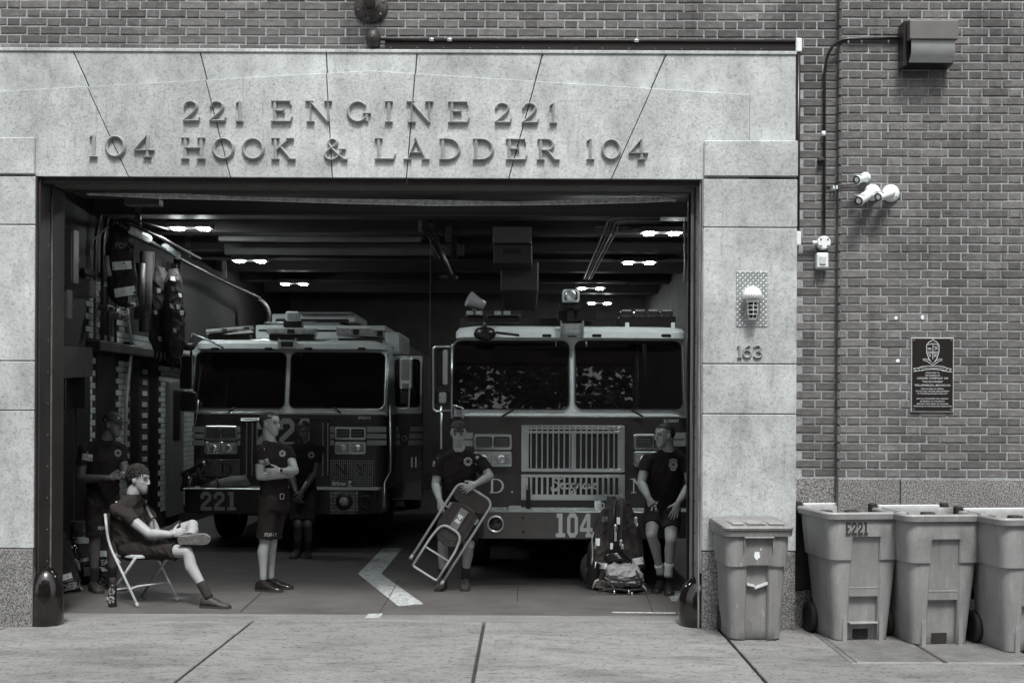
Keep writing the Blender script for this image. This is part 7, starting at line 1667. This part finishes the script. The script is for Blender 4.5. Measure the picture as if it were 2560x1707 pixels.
MB().tube([P(228, 622, 4.2), P(232, 600, 4.2), P(255, 580, 4.2), P(270, 565, 4.2)], .01, 6).build('hanger_pipe', M_alum, t)
rnd = random.Random(9)
for k, (spec, y, lab) in enumerate((([(400, 668, 12, .5, 0), (400, 700, 26, 1, 0), (400, 770, 30, 1, 0), (402, 850, 30, 1, 0), (404, 880, 18, .8, 0)], 5.6, 'dark turnout coat with small pale patches, left in the hanging cluster by the truck'), ([(434, 672, 12, .5, 0), (434, 705, 24, 1, 0), (436, 780, 28, 1, 0), (438, 860, 26, 1, 0), (438, 900, 14, .8, 0)], 5.4, 'dark turnout coat with paler sleeve bands, right in the hanging cluster by the truck'))):
    t, o = hung(lab, spec, y, 30 + k, .12)
    for px, py in (((392, 720), (407, 745), (395, 840), (384, 775)) if k == 0 else ((428, 715), (445, 732), (424, 758), (441, 760), (450, 775), (433, 820), (426, 690))): tape(o, ((px, py), (px + rnd.uniform(8, 14), py + 2), (px + rnd.uniform(8, 13), py + rnd.uniform(10, 16)), (px + 1, py + rnd.uniform(9, 13))), y - .2, M_refld if rnd.random() < .6 else M_refl)
    for q in range(4): MB().tube([P(spec[-1][0] - 15 + q * 9, spec[-1][1] - 10, y - .03), P(spec[-1][0] - 16 + q * 10, spec[-1][1] + rnd.uniform(8, 34), y - .03)], .018, 6).build('strap', M_gear, t)
# shadowy shelving and tools filling the wall between coats
tl = thing('tool_rack', 'dark rack of tools and hoses on the left wall beyond the hanging coat', 'tool rack', P(350, 800, 6))
for k in range(8):
    px = 352 + k * 13; y = 5.0 + k * .28; MB().tube([P(px, 640 + rnd.uniform(-15, 20), y), P(px + rnd.uniform(-6, 6), 790 + rnd.uniform(-30, 40), y)], .03 + rnd.uniform(0, .05), 7).build('hung_tool', M_gear if k % 3 else M_steel, tl)
MB().box(XW, XW + .06, 4.2, 8.2, 3.30, 3.36, .004).build('rail', M_black, tl)
# ------------------------------------------------------------------ street trees across the road (seen mirrored in the windscreens)
M_leaf = mat('street_leaf', .17, .5, var=.4, rand=.5); M_bark = mat('bark', .06, .9, var=.4, bump=.6)
for k, (tx, ty, hh) in enumerate(((-7.5, -17.0, 13.5), (-2.2, -17.8, 14.5), (3.4, -17.2, 14.0), (9.2, -17.8, 14.5))):
    rnd = random.Random(40 + k); t = thing('street_tree', ['leafy street tree mirrored at the left of the windscreens', 'leafy street tree mirrored near the middle of the left windscreen', 'leafy street tree mirrored in the right truck windscreen', 'leafy street tree mirrored at the far right of the windscreens'][k], 'tree', (tx, ty, -.14))
    mb = MB(); mb.tube([(tx, ty, -.14), (tx + .05, ty, 2.2), (tx - .1, ty + .1, 6), (tx, ty, 11)], [.22, .17, .13, .05], 10)
    for i in range(12): a = rnd.uniform(0, 6.28); z = 2.8 + i * .7; mb.tube([(tx, ty, z), (tx + 1.1 * math.cos(a), ty + 1.1 * math.sin(a), z + 1), (tx + 2.3 * math.cos(a), ty + 2.3 * math.sin(a), z + 2.4)], [.08, .05, .02], 6)
    mb.build('trunk', M_bark, t)
    cl = [(tx + rnd.uniform(-3.1, 3.1), ty + rnd.gauss(0, 1.3), rnd.uniform(3.0, hh - .8), rnd.uniform(.7, 1.3)) for _ in range(95)]
    vs, fs = [], []
    for i in range(16000):
        c = cl[i % len(cl)]; d = Vector((rnd.gauss(0, 1), rnd.gauss(0, 1), rnd.gauss(0, 1))); d = d.normalized() * c[3] * rnd.random() ** .4
        p = Vector(c[:3]) + d; n = Vector((rnd.gauss(0, 1), rnd.gauss(0, 1), rnd.gauss(0, 1) + .8)); u, v = perp(n); s = rnd.uniform(.10, .2); b = len(vs)
        vs += [p - u * s, p + v * s * .6, p + u * s, p - v * s * .6]; fs.append((b, b + 1, b + 2, b + 3))
    mb = MB(); mb.add(vs, fs); tag(mb.build('crown', M_leaf, t), kind='stuff')

bd = thing('added_row_building', 'plain brick row building across the road, unseen, added to dim the sky gaps mirrored in the windscreens', 'building', (0, -27, -.14))  # added out of view so sky gaps between mirrored leaves look darker
MB().box(-28, 28, -30, -27, -.14, 12.5).build('wall', mat('added_building_brick', .13, .85, var=.3, scale=2), bd)  # wall of the added, unseen building
wf = None
for r in range(4):
    for c in range(14):
        x, z = -26 + c * 4, 1.4 + r * 3.2
        if wf is None: wf = MB().box(x - .6, x + .6, -27.02, -26.98, z, z + 1.8, .02).build('window', M_glass, bd); w0 = (x, z)
        else: o = wf.copy(); COL.objects.link(o); o.location = (x - w0[0], 0, z - w0[1])
